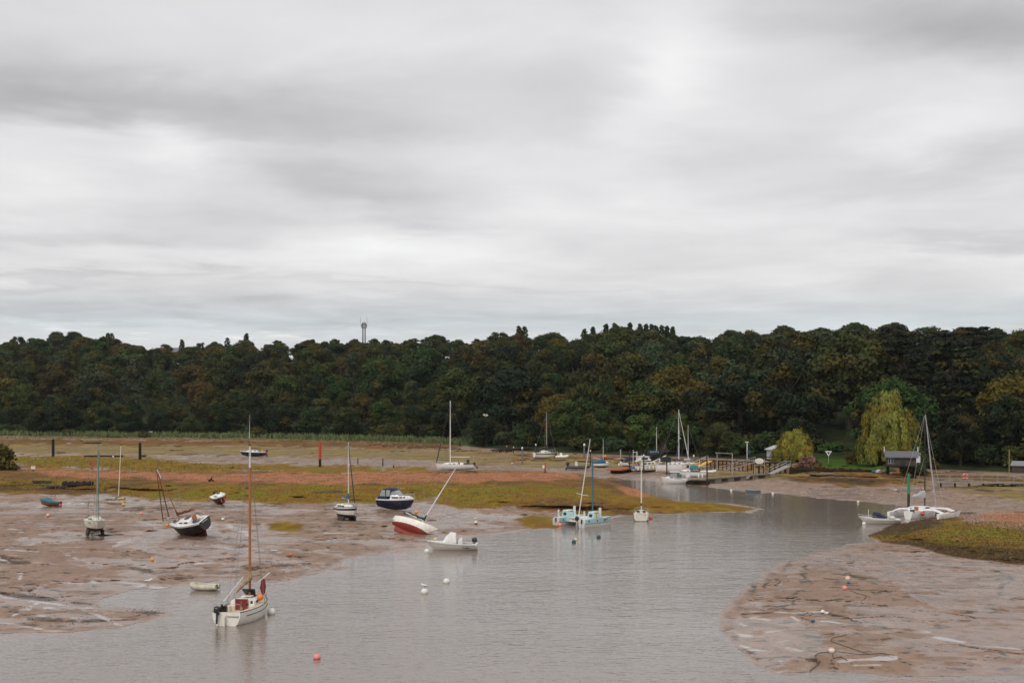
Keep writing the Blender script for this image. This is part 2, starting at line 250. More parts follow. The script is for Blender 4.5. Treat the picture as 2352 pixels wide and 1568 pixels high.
class MB:
    def __init__(s): s.v = []; s.f = []; s.m = []
    def add(s, vs, fs, mi=0):
        o = len(s.v); s.v += [tuple(p) for p in vs]; s.f += [tuple(i + o for i in f) for f in fs]; s.m += [mi] * len(fs); return s
    def box(s, c, d, rz=0.0, mi=0, M4=None):
        x, y, z = d[0] / 2, d[1] / 2, d[2] / 2
        vs = [Vector((a * x, b * y, e * z)) for e in (-1, 1) for a, b in ((-1, -1), (1, -1), (1, 1), (-1, 1))]
        m = Matrix.Translation(c) @ (M4 if M4 is not None else Matrix.Rotation(rz, 4, 'Z'))
        return s.add([m @ p for p in vs], [(0, 3, 2, 1), (4, 5, 6, 7), (0, 1, 5, 4), (1, 2, 6, 5), (2, 3, 7, 6), (3, 0, 4, 7)], mi)
    def tube(s, pts, rs, n=6, mi=0, caps=True):
        pts = [Vector(p) for p in pts]
        if isinstance(rs, (int, float)): rs = [rs] * len(pts)
        vs = []; fs = []
        for i, p in enumerate(pts):
            t = (pts[min(i + 1, len(pts) - 1)] - pts[max(i - 1, 0)]).normalized()
            a = t.cross(Vector((0, 0, 1)) if abs(t.z) < .9 else Vector((1, 0, 0))).normalized(); b = t.cross(a)
            for k in range(n):
                w = 2 * math.pi * k / n; vs.append(p + (a * math.cos(w) + b * math.sin(w)) * rs[i])
        for i in range(len(pts) - 1):
            for k in range(n): fs.append((i * n + k, i * n + (k + 1) % n, (i + 1) * n + (k + 1) % n, (i + 1) * n + k))
        if caps: fs.append(tuple(range(n))[::-1]); fs.append(tuple((len(pts) - 1) * n + k for k in range(n)))
        return s.add(vs, fs, mi)
    def bar(s, p, q, w, h, mi=0):
        p = Vector(p); q = Vector(q); t = (q - p); l = t.length; M4 = t.to_track_quat('X', 'Z').to_matrix().to_4x4()
        return s.box((p + q) / 2, (l, w, h), mi=mi, M4=M4)
    def ball(s, c, r, sc=(1, 1, 1), n=12, m=8, mi=0, split=None, mi2=1):
        vs = []; fs = []; ms = []
        for j in range(m + 1):
            th = math.pi * j / m
            for k in range(n):
                ph = 2 * math.pi * k / n; vs.append((c[0] + r * sc[0] * math.sin(th) * math.cos(ph), c[1] + r * sc[1] * math.sin(th) * math.sin(ph), c[2] + r * sc[2] * math.cos(th)))
        for j in range(m):
            for k in range(n):
                fs.append((j * n + k, (j + 1) * n + k, (j + 1) * n + (k + 1) % n, j * n + (k + 1) % n)); ms.append(mi2 if (split is not None and math.cos(math.pi * (j + .5) / m) < split) else mi)
        s.add(vs, fs); s.m[-len(fs):] = ms; return s
    def prism(s, poly, thick, M4=None, mi=0):
        """poly in the local XZ plane, thickness along Y"""
        n = len(poly); t = thick / 2; vs = [Vector((p[0], -t, p[1])) for p in poly] + [Vector((p[0], t, p[1])) for p in poly]
        if M4 is not None: vs = [M4 @ p for p in vs]
        return s.add(vs, [tuple(range(n)), tuple(range(2 * n - 1, n - 1, -1))] + [(i, i + n, (i + 1) % n + n, (i + 1) % n) for i in range(n)], mi)
    def loft(s, secs, mi=0, caps=True, closed=True):
        n = len(secs[0]); vs = [p for sec in secs for p in sec]; fs = []
        for i in range(len(secs) - 1):
            for k in range(n if closed else n - 1): fs.append((i * n + k, i * n + (k + 1) % n, (i + 1) * n + (k + 1) % n, (i + 1) * n + k))
        if caps: fs.append(tuple(range(n))[::-1]); fs.append(tuple((len(secs) - 1) * n + k for k in range(n)))
        return s.add(vs, fs, mi)
def obj(name, mb, mats, parent=None, smooth=False):
    me = bpy.data.meshes.new(name); me.from_pydata([tuple(p) for p in mb.v], [], mb.f)
    for m in (mats if isinstance(mats, (list, tuple)) else [mats]): me.materials.append(m)
    me.polygons.foreach_set('material_index', mb.m)
    if smooth is True: me.polygons.foreach_set('use_smooth', [True] * len(me.polygons))
    me.update()
    if smooth == 'auto': me.polygons.foreach_set('use_smooth', [True] * len(me.polygons)); me.set_sharp_from_angle(angle=R(38))
    o = bpy.data.objects.new(name, me); COL.objects.link(o)
    if parent: o.parent = parent
    return o
def tag(o, label=None, cat=None, group=None, kind=None):
    if label: o['label'] = label
    if cat: o['category'] = cat
    if group: o['group'] = group
    if kind: o['kind'] = kind
    return o
def thing(name, label, cat, loc=(0, 0, 0), rz=0.0, group=None):
    o = bpy.data.objects.new(name, None); o.empty_display_size = .3; COL.objects.link(o); o.location = loc; o.rotation_euler = (0, 0, rz)
    return tag(o, label, cat, group)
def copy_tree(o, parent=None):
    c = o.copy(); COL.objects.link(c); c.parent = parent
    for ch in list(o.children): copy_tree(ch, c)
    return c
# ------------------------------------------------------------------ ground sheet
def build_ground():
    us = np.concatenate([[-9000, -5000, -3000, -2000, -1500], np.arange(-1200, -60, 30), np.arange(-60, 2416, 4.0), np.arange(2430, 3600, 30), [4000, 5000, 7000, 9000]])
    nU = len(us); vt = vtop(us)
    near = [30000, 9000, 4500, 3000, 2300, 1900, 1750]; nR = 430
    V = [np.full(nU, float(a)) for a in near] + [1660 - (1660 - vt) * (j / nR) for j in range(nR + 1)]
    V = np.array(V); U = np.tile(us, (len(V), 1))
    h = hfun(U.ravel(), V.ravel()).reshape(U.shape)
    D = (H - h) * F / (V - VH); X = (U - UC) * D / F
    masks = {k: np.zeros(U.shape) for k in ('algae', 'yellow', 'brown', 'shingle', 'dark', 'wet', 'grass')}
    nz = (fbm(X * .35, D * .12, 5, 31) - .5) * 2; nz2 = (fbm(X * 1.3, D * .5, 4, 57) - .5) * 2
    for k, ps in C.items():
        a, b, w = {'algae': (-12, 9, 34), 'yellow': (-16, 6, 20), 'brown': (-9, 7, 18), 'shingle': (-9, 9, 27), 'dark': (-5, 3, 13), 'wet': (-16, 22, 36), 'grass': (-3, 3, 6)}[k]
        for p in ps:
            p = np.array(p, float); lo = p.min(0) - 60; hi = p.max(0) + 30
            sel = (U > lo[0]) & (U < hi[0]) & (V > lo[1]) & (V < hi[1])
            if not sel.any(): continue
            sd = sdist(U[sel], V[sel], p) + nz[sel] * w + nz2[sel] * w * .4
            masks[k][sel] = np.maximum(masks[k][sel], ss(sd, a, b))
    h0, un, rdg, dr, dw, _, _ = hfun(U.ravel(), V.ravel(), True); un = un.reshape(U.shape); rdg = rdg.reshape(U.shape); dr = dr.reshape(U.shape); dw = dw.reshape(U.shape)
    lowm = ss(.53 - un, 0, .16); masks['wet'] = np.clip(masks['wet'] * .75 + lowm * .75 + .5 * ss(.06 - rdg, 0, .05), 0, 1)
    masks['dark'] = np.maximum(masks['dark'] * .9, ss(4.5 + nz2 * 3 - dr, 0, 4) * ss(nz2 + nz * .6, -.15, .35) * .75)
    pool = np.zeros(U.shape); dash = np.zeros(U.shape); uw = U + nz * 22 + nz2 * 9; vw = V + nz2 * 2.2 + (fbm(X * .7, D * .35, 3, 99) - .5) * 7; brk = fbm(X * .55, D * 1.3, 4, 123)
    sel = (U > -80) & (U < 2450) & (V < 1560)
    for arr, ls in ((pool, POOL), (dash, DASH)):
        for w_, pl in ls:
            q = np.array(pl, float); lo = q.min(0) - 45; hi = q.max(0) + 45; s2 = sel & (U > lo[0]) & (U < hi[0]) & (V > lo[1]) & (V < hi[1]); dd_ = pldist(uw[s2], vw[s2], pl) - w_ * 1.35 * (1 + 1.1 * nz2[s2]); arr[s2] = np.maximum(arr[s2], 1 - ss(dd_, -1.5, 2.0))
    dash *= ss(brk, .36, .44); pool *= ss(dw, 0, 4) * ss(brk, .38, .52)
    masks['dark'] = np.where(U < 1900, masks['dark'] * ss(fbm(X * .9, D * .8, 4, 222), .42, .56), masks['dark'])
    # hillside rows
    dt = D[-1]; ht = h[-1]
    vs_ = np.interp(us, SKY_U, SKY_V); dep = np.interp(us, [0, 1200, 2352], [260, 250, 235])
    dr = dt + dep; zr = 13 + (VH - vs_) * dr / F - 10.5
    zr = np.convolve(np.pad(zr, 20, 'edge'), np.ones(41) / 41, 'valid')
    NH = 60; rows = []
    for j in range(1, NH + 1):
        t = j / NH; d = dt + dep * t; pr = (t ** 1.15) * (1 - t) * .3 + (t * t * (3 - 2 * t)) * .7 + .3 * t * t
        lawn = np.exp(-((us - 1960) / 110.0) ** 2) * 0.0
        rows.append((d, ht + (zr - ht) * pr))
    for k, dd in enumerate((60, 200, 600, 1500, 4000, 9000)):
        rows.append((dr + dd, zr + np.array([1.0, -2, -8, -12, -12, -12][k])))
    Dh = np.array([r[0] for r in rows]); Zh = np.array([r[1] for r in rows]); Xh = (us[None, :] - UC) * Dh / F
    nzh = (fbm(Xh * .05, Dh * .05, 4, 77) - .5) * 3; Zh = Zh + nzh * np.minimum(1, np.arange(len(rows))[:, None] / 12)
    Xa = np.vstack([X, Xh]); Da = np.vstack([D, Dh]); Za = np.vstack([h, Zh]); nV = len(V)
    mk = {k: np.vstack([m, np.full(Xh.shape, 1.0 if k == 'grass' else 0.0)]) for k, m in masks.items()}
    t_ = (Dh - dt[None, :]) / dep[None, :]
    UU = np.tile(us, (Xa.shape[0], 1)) + np.vstack([nz, nzh]) * 14; lawnU = np.maximum(ss(UU, 1850, 1890) * (1 - ss(UU, 2040, 2080)), ss(UU, 1050, 1062) * (1 - ss(UU, 1078, 1090)))
    mk['lawn'] = np.vstack([np.zeros(X.shape), 1 - ss(t_ + nzh * .02, .045, .09)]) * lawnU
    mk['lawn'][:nV] = masks['grass'] * lawnU[:nV]
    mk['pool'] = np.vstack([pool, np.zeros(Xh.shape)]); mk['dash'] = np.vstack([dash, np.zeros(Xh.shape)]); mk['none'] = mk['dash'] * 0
    mk['reed'] = np.vstack([masks['grass'], np.where(t_ < .08, 1.0, 0.0) * np.ones((1, nU))]) * (1 - ss(us, 1000, 1060))[None, :]
    spitm = np.zeros(Xa.shape, bool)
    nVt = Xa.shape[0]
    idx = np.arange(nVt * nU).reshape(nVt, nU)
    quads = np.stack([idx[:-1, :-1], idx[:-1, 1:], idx[1:, 1:], idx[1:, :-1]], -1)
    V_ = np.vstack([V, np.zeros(Xh.shape)])
    inS = (sdist(U.ravel(), V.ravel(), [(40, 1077), (300, 1081), (560, 1085), (1000, 1082), (1200, 1081), (1330, 1088), (1480, 1120), (1500, 1137), (1600, 1150), (1757, 1169), (1700, 1177), (1400, 1185), (1130, 1169), (1000, 1147), (500, 1147), (250, 1136), (40, 1100)]) > 0).reshape(U.shape)
    reg = np.zeros(quads.shape[:2], int); reg[:nV - 1][inS[:-1, :-1]] = 1; reg[nV - 1:] = 2
    co = np.stack([Xa, Da, Za], -1).reshape(-1, 3)
    for r, nm in ((0, 'mudflat'), (1, 'shingle_spit'), (2, 'hillside')):
        q = quads[reg == r]
        used = np.unique(q); rm = np.full(len(co), -1); rm[used] = np.arange(len(used)); q = rm[q]
        me = bpy.data.meshes.new(nm); me.vertices.add(len(used)); me.vertices.foreach_set('co', co[used].ravel())
        me.loops.add(q.size); me.loops.foreach_set('vertex_index', q.ravel().astype(np.int32))
        me.polygons.add(len(q)); me.polygons.foreach_set('loop_start', np.arange(0, q.size, 4, dtype=np.int32)); me.polygons.foreach_set('loop_total', np.full(len(q), 4, dtype=np.int32))
        me.polygons.foreach_set('use_smooth', np.ones(len(q), bool))
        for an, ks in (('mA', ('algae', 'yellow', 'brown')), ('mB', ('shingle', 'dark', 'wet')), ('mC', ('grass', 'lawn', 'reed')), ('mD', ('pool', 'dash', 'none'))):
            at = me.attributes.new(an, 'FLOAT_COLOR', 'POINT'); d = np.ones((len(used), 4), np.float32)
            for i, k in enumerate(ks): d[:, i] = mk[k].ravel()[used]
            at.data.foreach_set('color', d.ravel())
        me.update(calc_edges=True); me.validate(); me.materials.append(ground_material())
        o = bpy.data.objects.new(nm, me); COL.objects.link(o); tag(o, kind='structure')
    return dict(us=us, dt=dt, ht=ht, dep=dep, zr=zr, Dh=Dh, Zh=Zh)
def ground_material():
    if 'ground' in MATS: return MATS['ground']
    m = bpy.data.materials.new('ground'); m.use_nodes = True; t = m.node_tree; b = t.nodes['Principled BSDF']; lk = t.links.new
    def nd(ty, **k):
        n = t.nodes.new(ty)
        for a, v in k.items(): setattr(n, a, v)
        return n
    def mth(op, a, b_=None, c=None, cl=False):
        n = nd('ShaderNodeMath', operation=op, use_clamp=cl)
        for i, x in enumerate((a, b_, c)):
            if x is None: continue
            if isinstance(x, (int, float)): n.inputs[i].default_value = x
            else: lk(x, n.inputs[i])
        return n.outputs[0]
    tc = nd('ShaderNodeTexCoord')
    def ns(sx, sy, det=5, ro=.6, off=0, dist=0.):
        mp = nd('ShaderNodeMapping'); mp.inputs['Scale'].default_value = (sx, sy, sx); mp.inputs['Location'].default_value = (off, off, 0); lk(tc.outputs['Object'], mp.inputs[0])
        n = nd('ShaderNodeTexNoise'); n.inputs['Scale'].default_value = 1; n.inputs['Detail'].default_value = det; n.inputs['Roughness'].default_value = ro; n.inputs['Distortion'].default_value = dist; lk(mp.outputs[0], n.inputs[0]); return n.outputs[0]
    def rng(x, a, b_, c=0., d=1.):
        n = nd('ShaderNodeMapRange'); n.interpolation_type = 'SMOOTHSTEP'; lk(x, n.inputs[0])
        for i, q in enumerate((a, b_, c, d)): n.inputs[i + 1].default_value = q
        return n.outputs[0]
    def mix(f, A, B):
        n = nd('ShaderNodeMix', data_type='RGBA'); lk(f, n.inputs[0]) if not isinstance(f, float) else setattr(n.inputs[0], 'default_value', f)
        for i, x in ((6, A), (7, B)):
            if isinstance(x, tuple): n.inputs[i].default_value = (*x, 1)
            else: lk(x, n.inputs[i])
        return n.outputs[2]
    at = {}
    for an, ks in (('mA', ('algae', 'yellow', 'brown')), ('mB', ('shingle', 'dark', 'wet')), ('mC', ('grass', 'lawn', 'reed')), ('mD', ('pool', 'dash', 'none'))):
        a = nd('ShaderNodeAttribute', attribute_name=an); s = nd('ShaderNodeSeparateColor'); lk(a.outputs['Color'], s.inputs[0])
        for i, k in enumerate(ks): at[k] = s.outputs[i]
    big = ns(.10, .05, 5, .6, 3); med = ns(.6, .25, 6, .65, 9, .3); fine = ns(3.5, 2.2, 5, .7, 1); grit = ns(11, 7, 3, .7, 5); streak = ns(.16, .30, 6, .62, 20, .6)
    mud = mix(rng(med, .3, .7), (.215, .138, .096), (.305, .206, .150))
    mud = mix(rng(big, .45, .65, 0, .6), mud, (.235, .150, .102))
    marks = rng(ns(.95, .95, 4, .62, 500), .575, .61); mud = mix(mth('MULTIPLY', marks, rng(ns(.07, .07, 2, .5, 520), .30, .50, 0, .92)), mud, (.045, .036, .026)); mud = mix(rng(ns(2.0, 2.0, 4, .65, 540), .60, .66, 0, .75), mud, (.05, .038, .03))
    mud = mix(rng(fine, .60, .70, 0, .55), mud, (.085, .062, .050))
    mud = mix(rng(grit, .62, .72, 0, .35), mud, (.07, .052, .042))
    yl = mix(rng(med, .35, .65), (.135, .105, .052), (.200, .150, .055))
    yl = mix(rng(streak, .46, .60, 0, .8), yl, (.30, .215, .028))
    col = mix(mth('MULTIPLY', at['yellow'], rng(ns(.5, .16, 6, .7, 44), .34, .55)), mud, yl)
    br = mix(rng(fine, .35, .65), (.065, .038, .018), (.165, .090, .030)); br = mix(rng(med, .48, .64, 0, .75), br, (.24, .145, .022)); br = mix(rng(big, .5, .62, 0, .6), br, (.26, .110, .045))
    col = mix(mth('MULTIPLY', at['brown'], rng(ns(.8, .3, 5, .7, 61), .25, .42)), col, br)
    al = mix(rng(med, .35, .65), (.165, .100, .014), (.255, .160, .016)); al = mix(rng(fine, .5, .68, 0, .7), al, (.075, .046, .012)); al = mix(rng(big, .49, .58, 0, .8), al, (.165, .145, .013)); al = mix(rng(ns(.22, .12, 5, .65, 700), .48, .60, 0, .75), al, (.19, .085, .022))
    col = mix(mth('MULTIPLY', at['algae'], rng(ns(.7, .3, 6, .7, 81), .2, .42)), col, al)
    vo = nd('ShaderNodeTexVoronoi'); vo.inputs['Scale'].default_value = 5.0; lk(tc.outputs['Object'], vo.inputs['Vector'])
    sv = nd('ShaderNodeSeparateColor'); lk(vo.outputs['Color'], sv.inputs[0])
    sh = mix(sv.outputs[0], (.30, .098, .040), (.44, .185, .090)); sh = mix(rng(sv.outputs[1], .90, .96, 0, .7), sh, (.55, .42, .33)); sh = mix(rng(med, .50, .66, 0, .75), sh, (.19, .105, .04)); sh = mix(rng(fine, .58, .7, 0, .6), sh, (.12, .05, .03))
    col = mix(mth('MULTIPLY', at['shingle'], rng(ns(.35, .22, 6, .7, 101), .33, .50)), col, sh)
    col = mix(mth('MULTIPLY', at['dark'], rng(ns(1.6, 1.2, 5, .7, 131), .30, .45)), col, mix(rng(fine, .3, .7), (.030, .020, .014), (.085, .052, .030)))
    gr = mix(rng(ns(.25, .25, 4, .6, 7), .35, .65), (.016, .020, .010), (.030, .040, .014))
    gr = mix(at['lawn'], gr, mix(rng(ns(.5, .5, 4, .6, 17), .3, .7), (.030, .066, .010), (.055, .105, .014)))
    gr = mix(at['reed'], gr, mix(rng(ns(.5, .5, 4, .6, 27), .35, .6), (.085, .080, .016), (.040, .062, .022)))
    col = mix(at['grass'], col, gr)
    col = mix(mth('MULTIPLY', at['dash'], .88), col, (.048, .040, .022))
    # wet film on the mud
    wetn = mth('ADD', streak, mth('MULTIPLY_ADD', at['wet'], .22, mth('MULTIPLY', mth('SUBTRACT', ns(.9, .5, 4, .6, 200), .5), .35)))
    wet = rng(wetn, .55, .66, 0, .85)
    geo = nd('ShaderNodeNewGeometry'); pz = nd('ShaderNodeSeparateXYZ'); lk(geo.outputs['Position'], pz.inputs[0])
    low = rng(pz.outputs[2], .0, .085, 1, 0)
    wet = mth('MAXIMUM', wet, mth('MULTIPLY', low, .85))
    veg = mth('MAXIMUM', mth('MAXIMUM', mth('MAXIMUM', at['algae'], at['brown']), mth('MAXIMUM', at['shingle'], at['grass'])), mth('MULTIPLY', at['yellow'], .8))
    wet = mth('MULTIPLY', wet, mth('SUBTRACT', 1.0, mth('MAXIMUM', mth('MULTIPLY', veg, .93), mth('MULTIPLY', at['dark'], .6))), cl=True)
    wcol = nd('ShaderNodeMix', data_type='RGBA'); wcol.blend_type = 'MULTIPLY'; lk(wet, wcol.inputs[0]); lk(col, wcol.inputs[6]); wcol.inputs[7].default_value = (.90, .82, .77, 1)
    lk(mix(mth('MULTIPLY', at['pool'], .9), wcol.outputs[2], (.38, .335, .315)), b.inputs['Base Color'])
    wet = mth('MAXIMUM', wet, mth('MULTIPLY', at['pool'], 1.15))
    dry = mth('MULTIPLY_ADD', veg, .25, .62)
    lk(mth('MULTIPLY_ADD', wet, mth('MULTIPLY', mth('SUBTRACT', dry, .17), -1.0), dry), b.inputs['Roughness'])
    lk(mth('MULTIPLY_ADD', wet, .42, mth('MULTIPLY_ADD', veg, -.10, .14)), b.inputs['Specular IOR Level'])
    hgt = mth('ADD', mth('MULTIPLY', fine, .05), mth('ADD', mth('MULTIPLY', med, .16), mth('MULTIPLY', grit, .02)))
    hgt = mth('ADD', hgt, mth('MULTIPLY', mth('MULTIPLY', veg, ns(5, 4, 4, .7, 300)), .10))
    bp = nd('ShaderNodeBump'); bp.inputs['Distance'].default_value = 1.0; lk(hgt, bp.inputs['Height'])
    lk(mth('MULTIPLY_ADD', wet, -.60, .8), bp.inputs['Strength']); lk(bp.outputs[0], b.inputs['Normal'])
    MATS['ground'] = m; return m
TERR = build_ground()
def hill(u, t):
    """point on the wooded slope; t = 0 foot .. 1 ridge"""
    us = TERR['us']; j = t * 60 - 1; k = int(max(0, min(64, j))); fr = max(0, j - k) if j < 60 else 0
    Dk = TERR['Dh']; Zk = TERR['Zh']; a = np.interp(u, us, Dk[k]); b = np.interp(u, us, Dk[k + 1]); za = np.interp(u, us, Zk[k]); zb = np.interp(u, us, Zk[k + 1])
    d = a + (b - a) * fr; return Vector(((u - UC) * d / F, d, za + (zb - za) * fr))
# ------------------------------------------------------------------ water
def build_water():
    m = bpy.data.materials.new('water'); m.use_nodes = True; t = m.node_tree; b = t.nodes['Principled BSDF']; lk = t.links.new
    b.inputs['Roughness'].default_value = .09; b.inputs['IOR'].default_value = 1.333; b.inputs['Specular IOR Level'].default_value = .5
    tc = t.nodes.new('ShaderNodeTexCoord')
    def nz(sx, sy, det, off=0, ro=.5, rot=0):
        mp = t.nodes.new('ShaderNodeMapping'); mp.inputs['Scale'].default_value = (sx, sy, 1); mp.inputs['Location'].default_value = (off, off, 0); mp.inputs['Rotation'].default_value = (0, 0, rot); lk(tc.outputs['Object'], mp.inputs[0])
        n = t.nodes.new('ShaderNodeTexNoise'); n.inputs['Scale'].default_value = 1; n.inputs['Detail'].default_value = det; n.inputs['Roughness'].default_value = ro; n.inputs['Distortion'].default_value = .3; lk(mp.outputs[0], n.inputs[0]); return n.outputs[0]
    def mm(op, a, b_, c=None):
        n = t.nodes.new('ShaderNodeMath'); n.operation = op
        for i, x in enumerate((a, b_, c)):
            if x is None: continue
            if isinstance(x, (int, float)): n.inputs[i].default_value = x
            else: lk(x, n.inputs[i])
        return n.outputs[0]
    cm = t.nodes.new('ShaderNodeMix'); cm.data_type = 'RGBA'; lk(nz(.03, .03, 3, 5), cm.inputs[0]); cm.inputs[6].default_value = (.175, .140, .115, 1); cm.inputs[7].default_value = (.225, .182, .155, 1)
    lk(cm.outputs[2], b.inputs['Base Color'])
    hgt = mm('ADD', mm('MULTIPLY', nz(1.2, 2.3, 3, 0, .5, .10), .044), mm('ADD', mm('MULTIPLY', nz(3.6, 5.5, 2, 9), .014), mm('MULTIPLY', nz(.30, .5, 2, 40), .055)))
    # wind patches: calmer slicks near the wooded shore
    slick = t.nodes.new('ShaderNodeMapRange'); lk(nz(.025, .05, 3, 70), slick.inputs[0]); slick.inputs[1].default_value = .35; slick.inputs[2].default_value = .65; slick.inputs[3].default_value = .55; slick.inputs[4].default_value = 1.0
    bp = t.nodes.new('ShaderNodeBump'); bp.inputs['Distance'].default_value = 1.0; lk(hgt, bp.inputs['Height']); spx = t.nodes.new('ShaderNodeSeparateXYZ'); lk(tc.outputs['Object'], spx.inputs[0]); lee = t.nodes.new('ShaderNodeMapRange'); lee.interpolation_type = 'SMOOTHSTEP'; lk(spx.outputs[1], lee.inputs[0]); lee.inputs[1].default_value = 115; lee.inputs[2].default_value = 175; lee.inputs[3].default_value = 1.0; lee.inputs[4].default_value = .42
    lk(mm('MULTIPLY', slick.outputs[0], lee.outputs[0]), bp.inputs['Strength']); lk(bp.outputs[0], b.inputs['Normal'])
    mb = MB(); mb.add([(-700, 4, 0), (700, 4, 0), (700, 330, 0), (-700, 330, 0)], [(0, 1, 2, 3)])
    o = obj('water', mb, m); tag(o, kind='structure')
build_water()
# ------------------------------------------------------------------ foliage
def leaf_mat(name='foliage', autumn=(.088, .064, .009), sc=.22):
    if name in MATS: return MATS[name]
    m = bpy.data.materials.new(name); m.use_nodes = True; t = m.node_tree; b = t.nodes['Principled BSDF']; lk = t.links.new
    b.inputs['Roughness'].default_value = .75; b.inputs['Specular IOR Level'].default_value = .15
    oi = t.nodes.new('ShaderNodeObjectInfo'); tc = t.nodes.new('ShaderNodeTexCoord')
    ad = t.nodes.new('ShaderNodeVectorMath'); ad.operation = 'ADD'; lk(tc.outputs['Object'], ad.inputs[0])
    rs = t.nodes.new('ShaderNodeMath'); rs.operation = 'MULTIPLY'; rs.inputs[1].default_value = 300; lk(oi.outputs['Random'], rs.inputs[0]); lk(rs.outputs[0], ad.inputs[1])
    def ns(s, d=3):
        n = t.nodes.new('ShaderNodeTexNoise'); n.inputs['Scale'].default_value = s; n.inputs['Detail'].default_value = d; lk(ad.outputs[0], n.inputs[0]); return n.outputs[0]
    def rg(x, a, b_, c, d):
        n = t.nodes.new('ShaderNodeMapRange'); lk(x, n.inputs[0])
        for i, q in enumerate((a, b_, c, d)): n.inputs[i + 1].default_value = q
        return n.outputs[0]
    br = t.nodes.new('ShaderNodeMath'); br.operation = 'MULTIPLY'; lk(rg(ns(.30), .33, .67, .60, 1.45), br.inputs[0]); lk(rg(ns(1.6, 2), .3, .7, .80, 1.22), br.inputs[1])
    sc_ = t.nodes.new('ShaderNodeVectorMath'); sc_.operation = 'SCALE'; lk(oi.outputs['Color'], sc_.inputs[0]); lk(br.outputs[0], sc_.inputs['Scale'])
    mx = t.nodes.new('ShaderNodeMix'); mx.data_type = 'RGBA'
    f = t.nodes.new('ShaderNodeMath'); f.operation = 'ADD'; lk(oi.outputs['Alpha'], f.inputs[0]); lk(rg(ns(sc, 1), .3, .7, -.55, .35), f.inputs[1]); f.use_clamp = True
    f2 = t.nodes.new('ShaderNodeMath'); f2.operation = 'MULTIPLY'; f2.use_clamp = True; lk(f.outputs[0], f2.inputs[0]); f2.inputs[1].default_value = 1.6
    lk(f2.outputs[0], mx.inputs[0]); lk(sc_.outputs[0], mx.inputs[6]); mx.inputs[7].default_value = (*autumn, 1)
    lk(mx.outputs[2], b.inputs['Base Color']); MATS[name] = m; return m
def leaves(P, Nn, size, rng, flat=.5, aspect=1.0, droop=0.0):
    """quads at points P with outward normals Nn; returns vertices, faces (numpy)"""
    n = len(P); nn = Nn + rng.normal(0, flat, (n, 3)); nn /= np.linalg.norm(nn, axis=1)[:, None] + 1e-9
    a = np.cross(nn, rng.normal(0, 1, (n, 3))); a /= np.linalg.norm(a, axis=1)[:, None] + 1e-9
    if droop: a = np.array([0, 0, 1.0]) * droop + a * (1 - droop); a -= nn * (a * nn).sum(1)[:, None]; a /= np.linalg.norm(a, axis=1)[:, None] + 1e-9
    b = np.cross(nn, a); s = size * rng.uniform(.6, 1.35, n)[:, None]
    a = a * s * aspect; b = b * s
    v = np.stack([P - a - b * .35, P + b * .9 - a * .2, P + a + b * .2, P - b * .8 + a * .3], 1).reshape(-1, 3)
    f = np.arange(n * 4).reshape(n, 4); return v, f
def np_mesh(name, parts, m):
    vs = np.concatenate([p[0] for p in parts]); fs = []; o = 0
    for p in parts: fs.append(p[1] + o); o += len(p[0])
    fs = np.concatenate(fs); me = bpy.data.meshes.new(name); me.vertices.add(len(vs)); me.vertices.foreach_set('co', vs.astype(np.float32).ravel())
    me.loops.add(fs.size); me.loops.foreach_set('vertex_index', fs.ravel().astype(np.int32)); me.polygons.add(len(fs))
    me.polygons.foreach_set('loop_start', np.arange(0, fs.size, 4, dtype=np.int32)); me.polygons.foreach_set('loop_total', np.full(len(fs), 4, dtype=np.int32))
    me.update(calc_edges=True); me.materials.append(m); return me
BARK = mat('bark', (.085, .065, .05), .9, .3, 2.0)
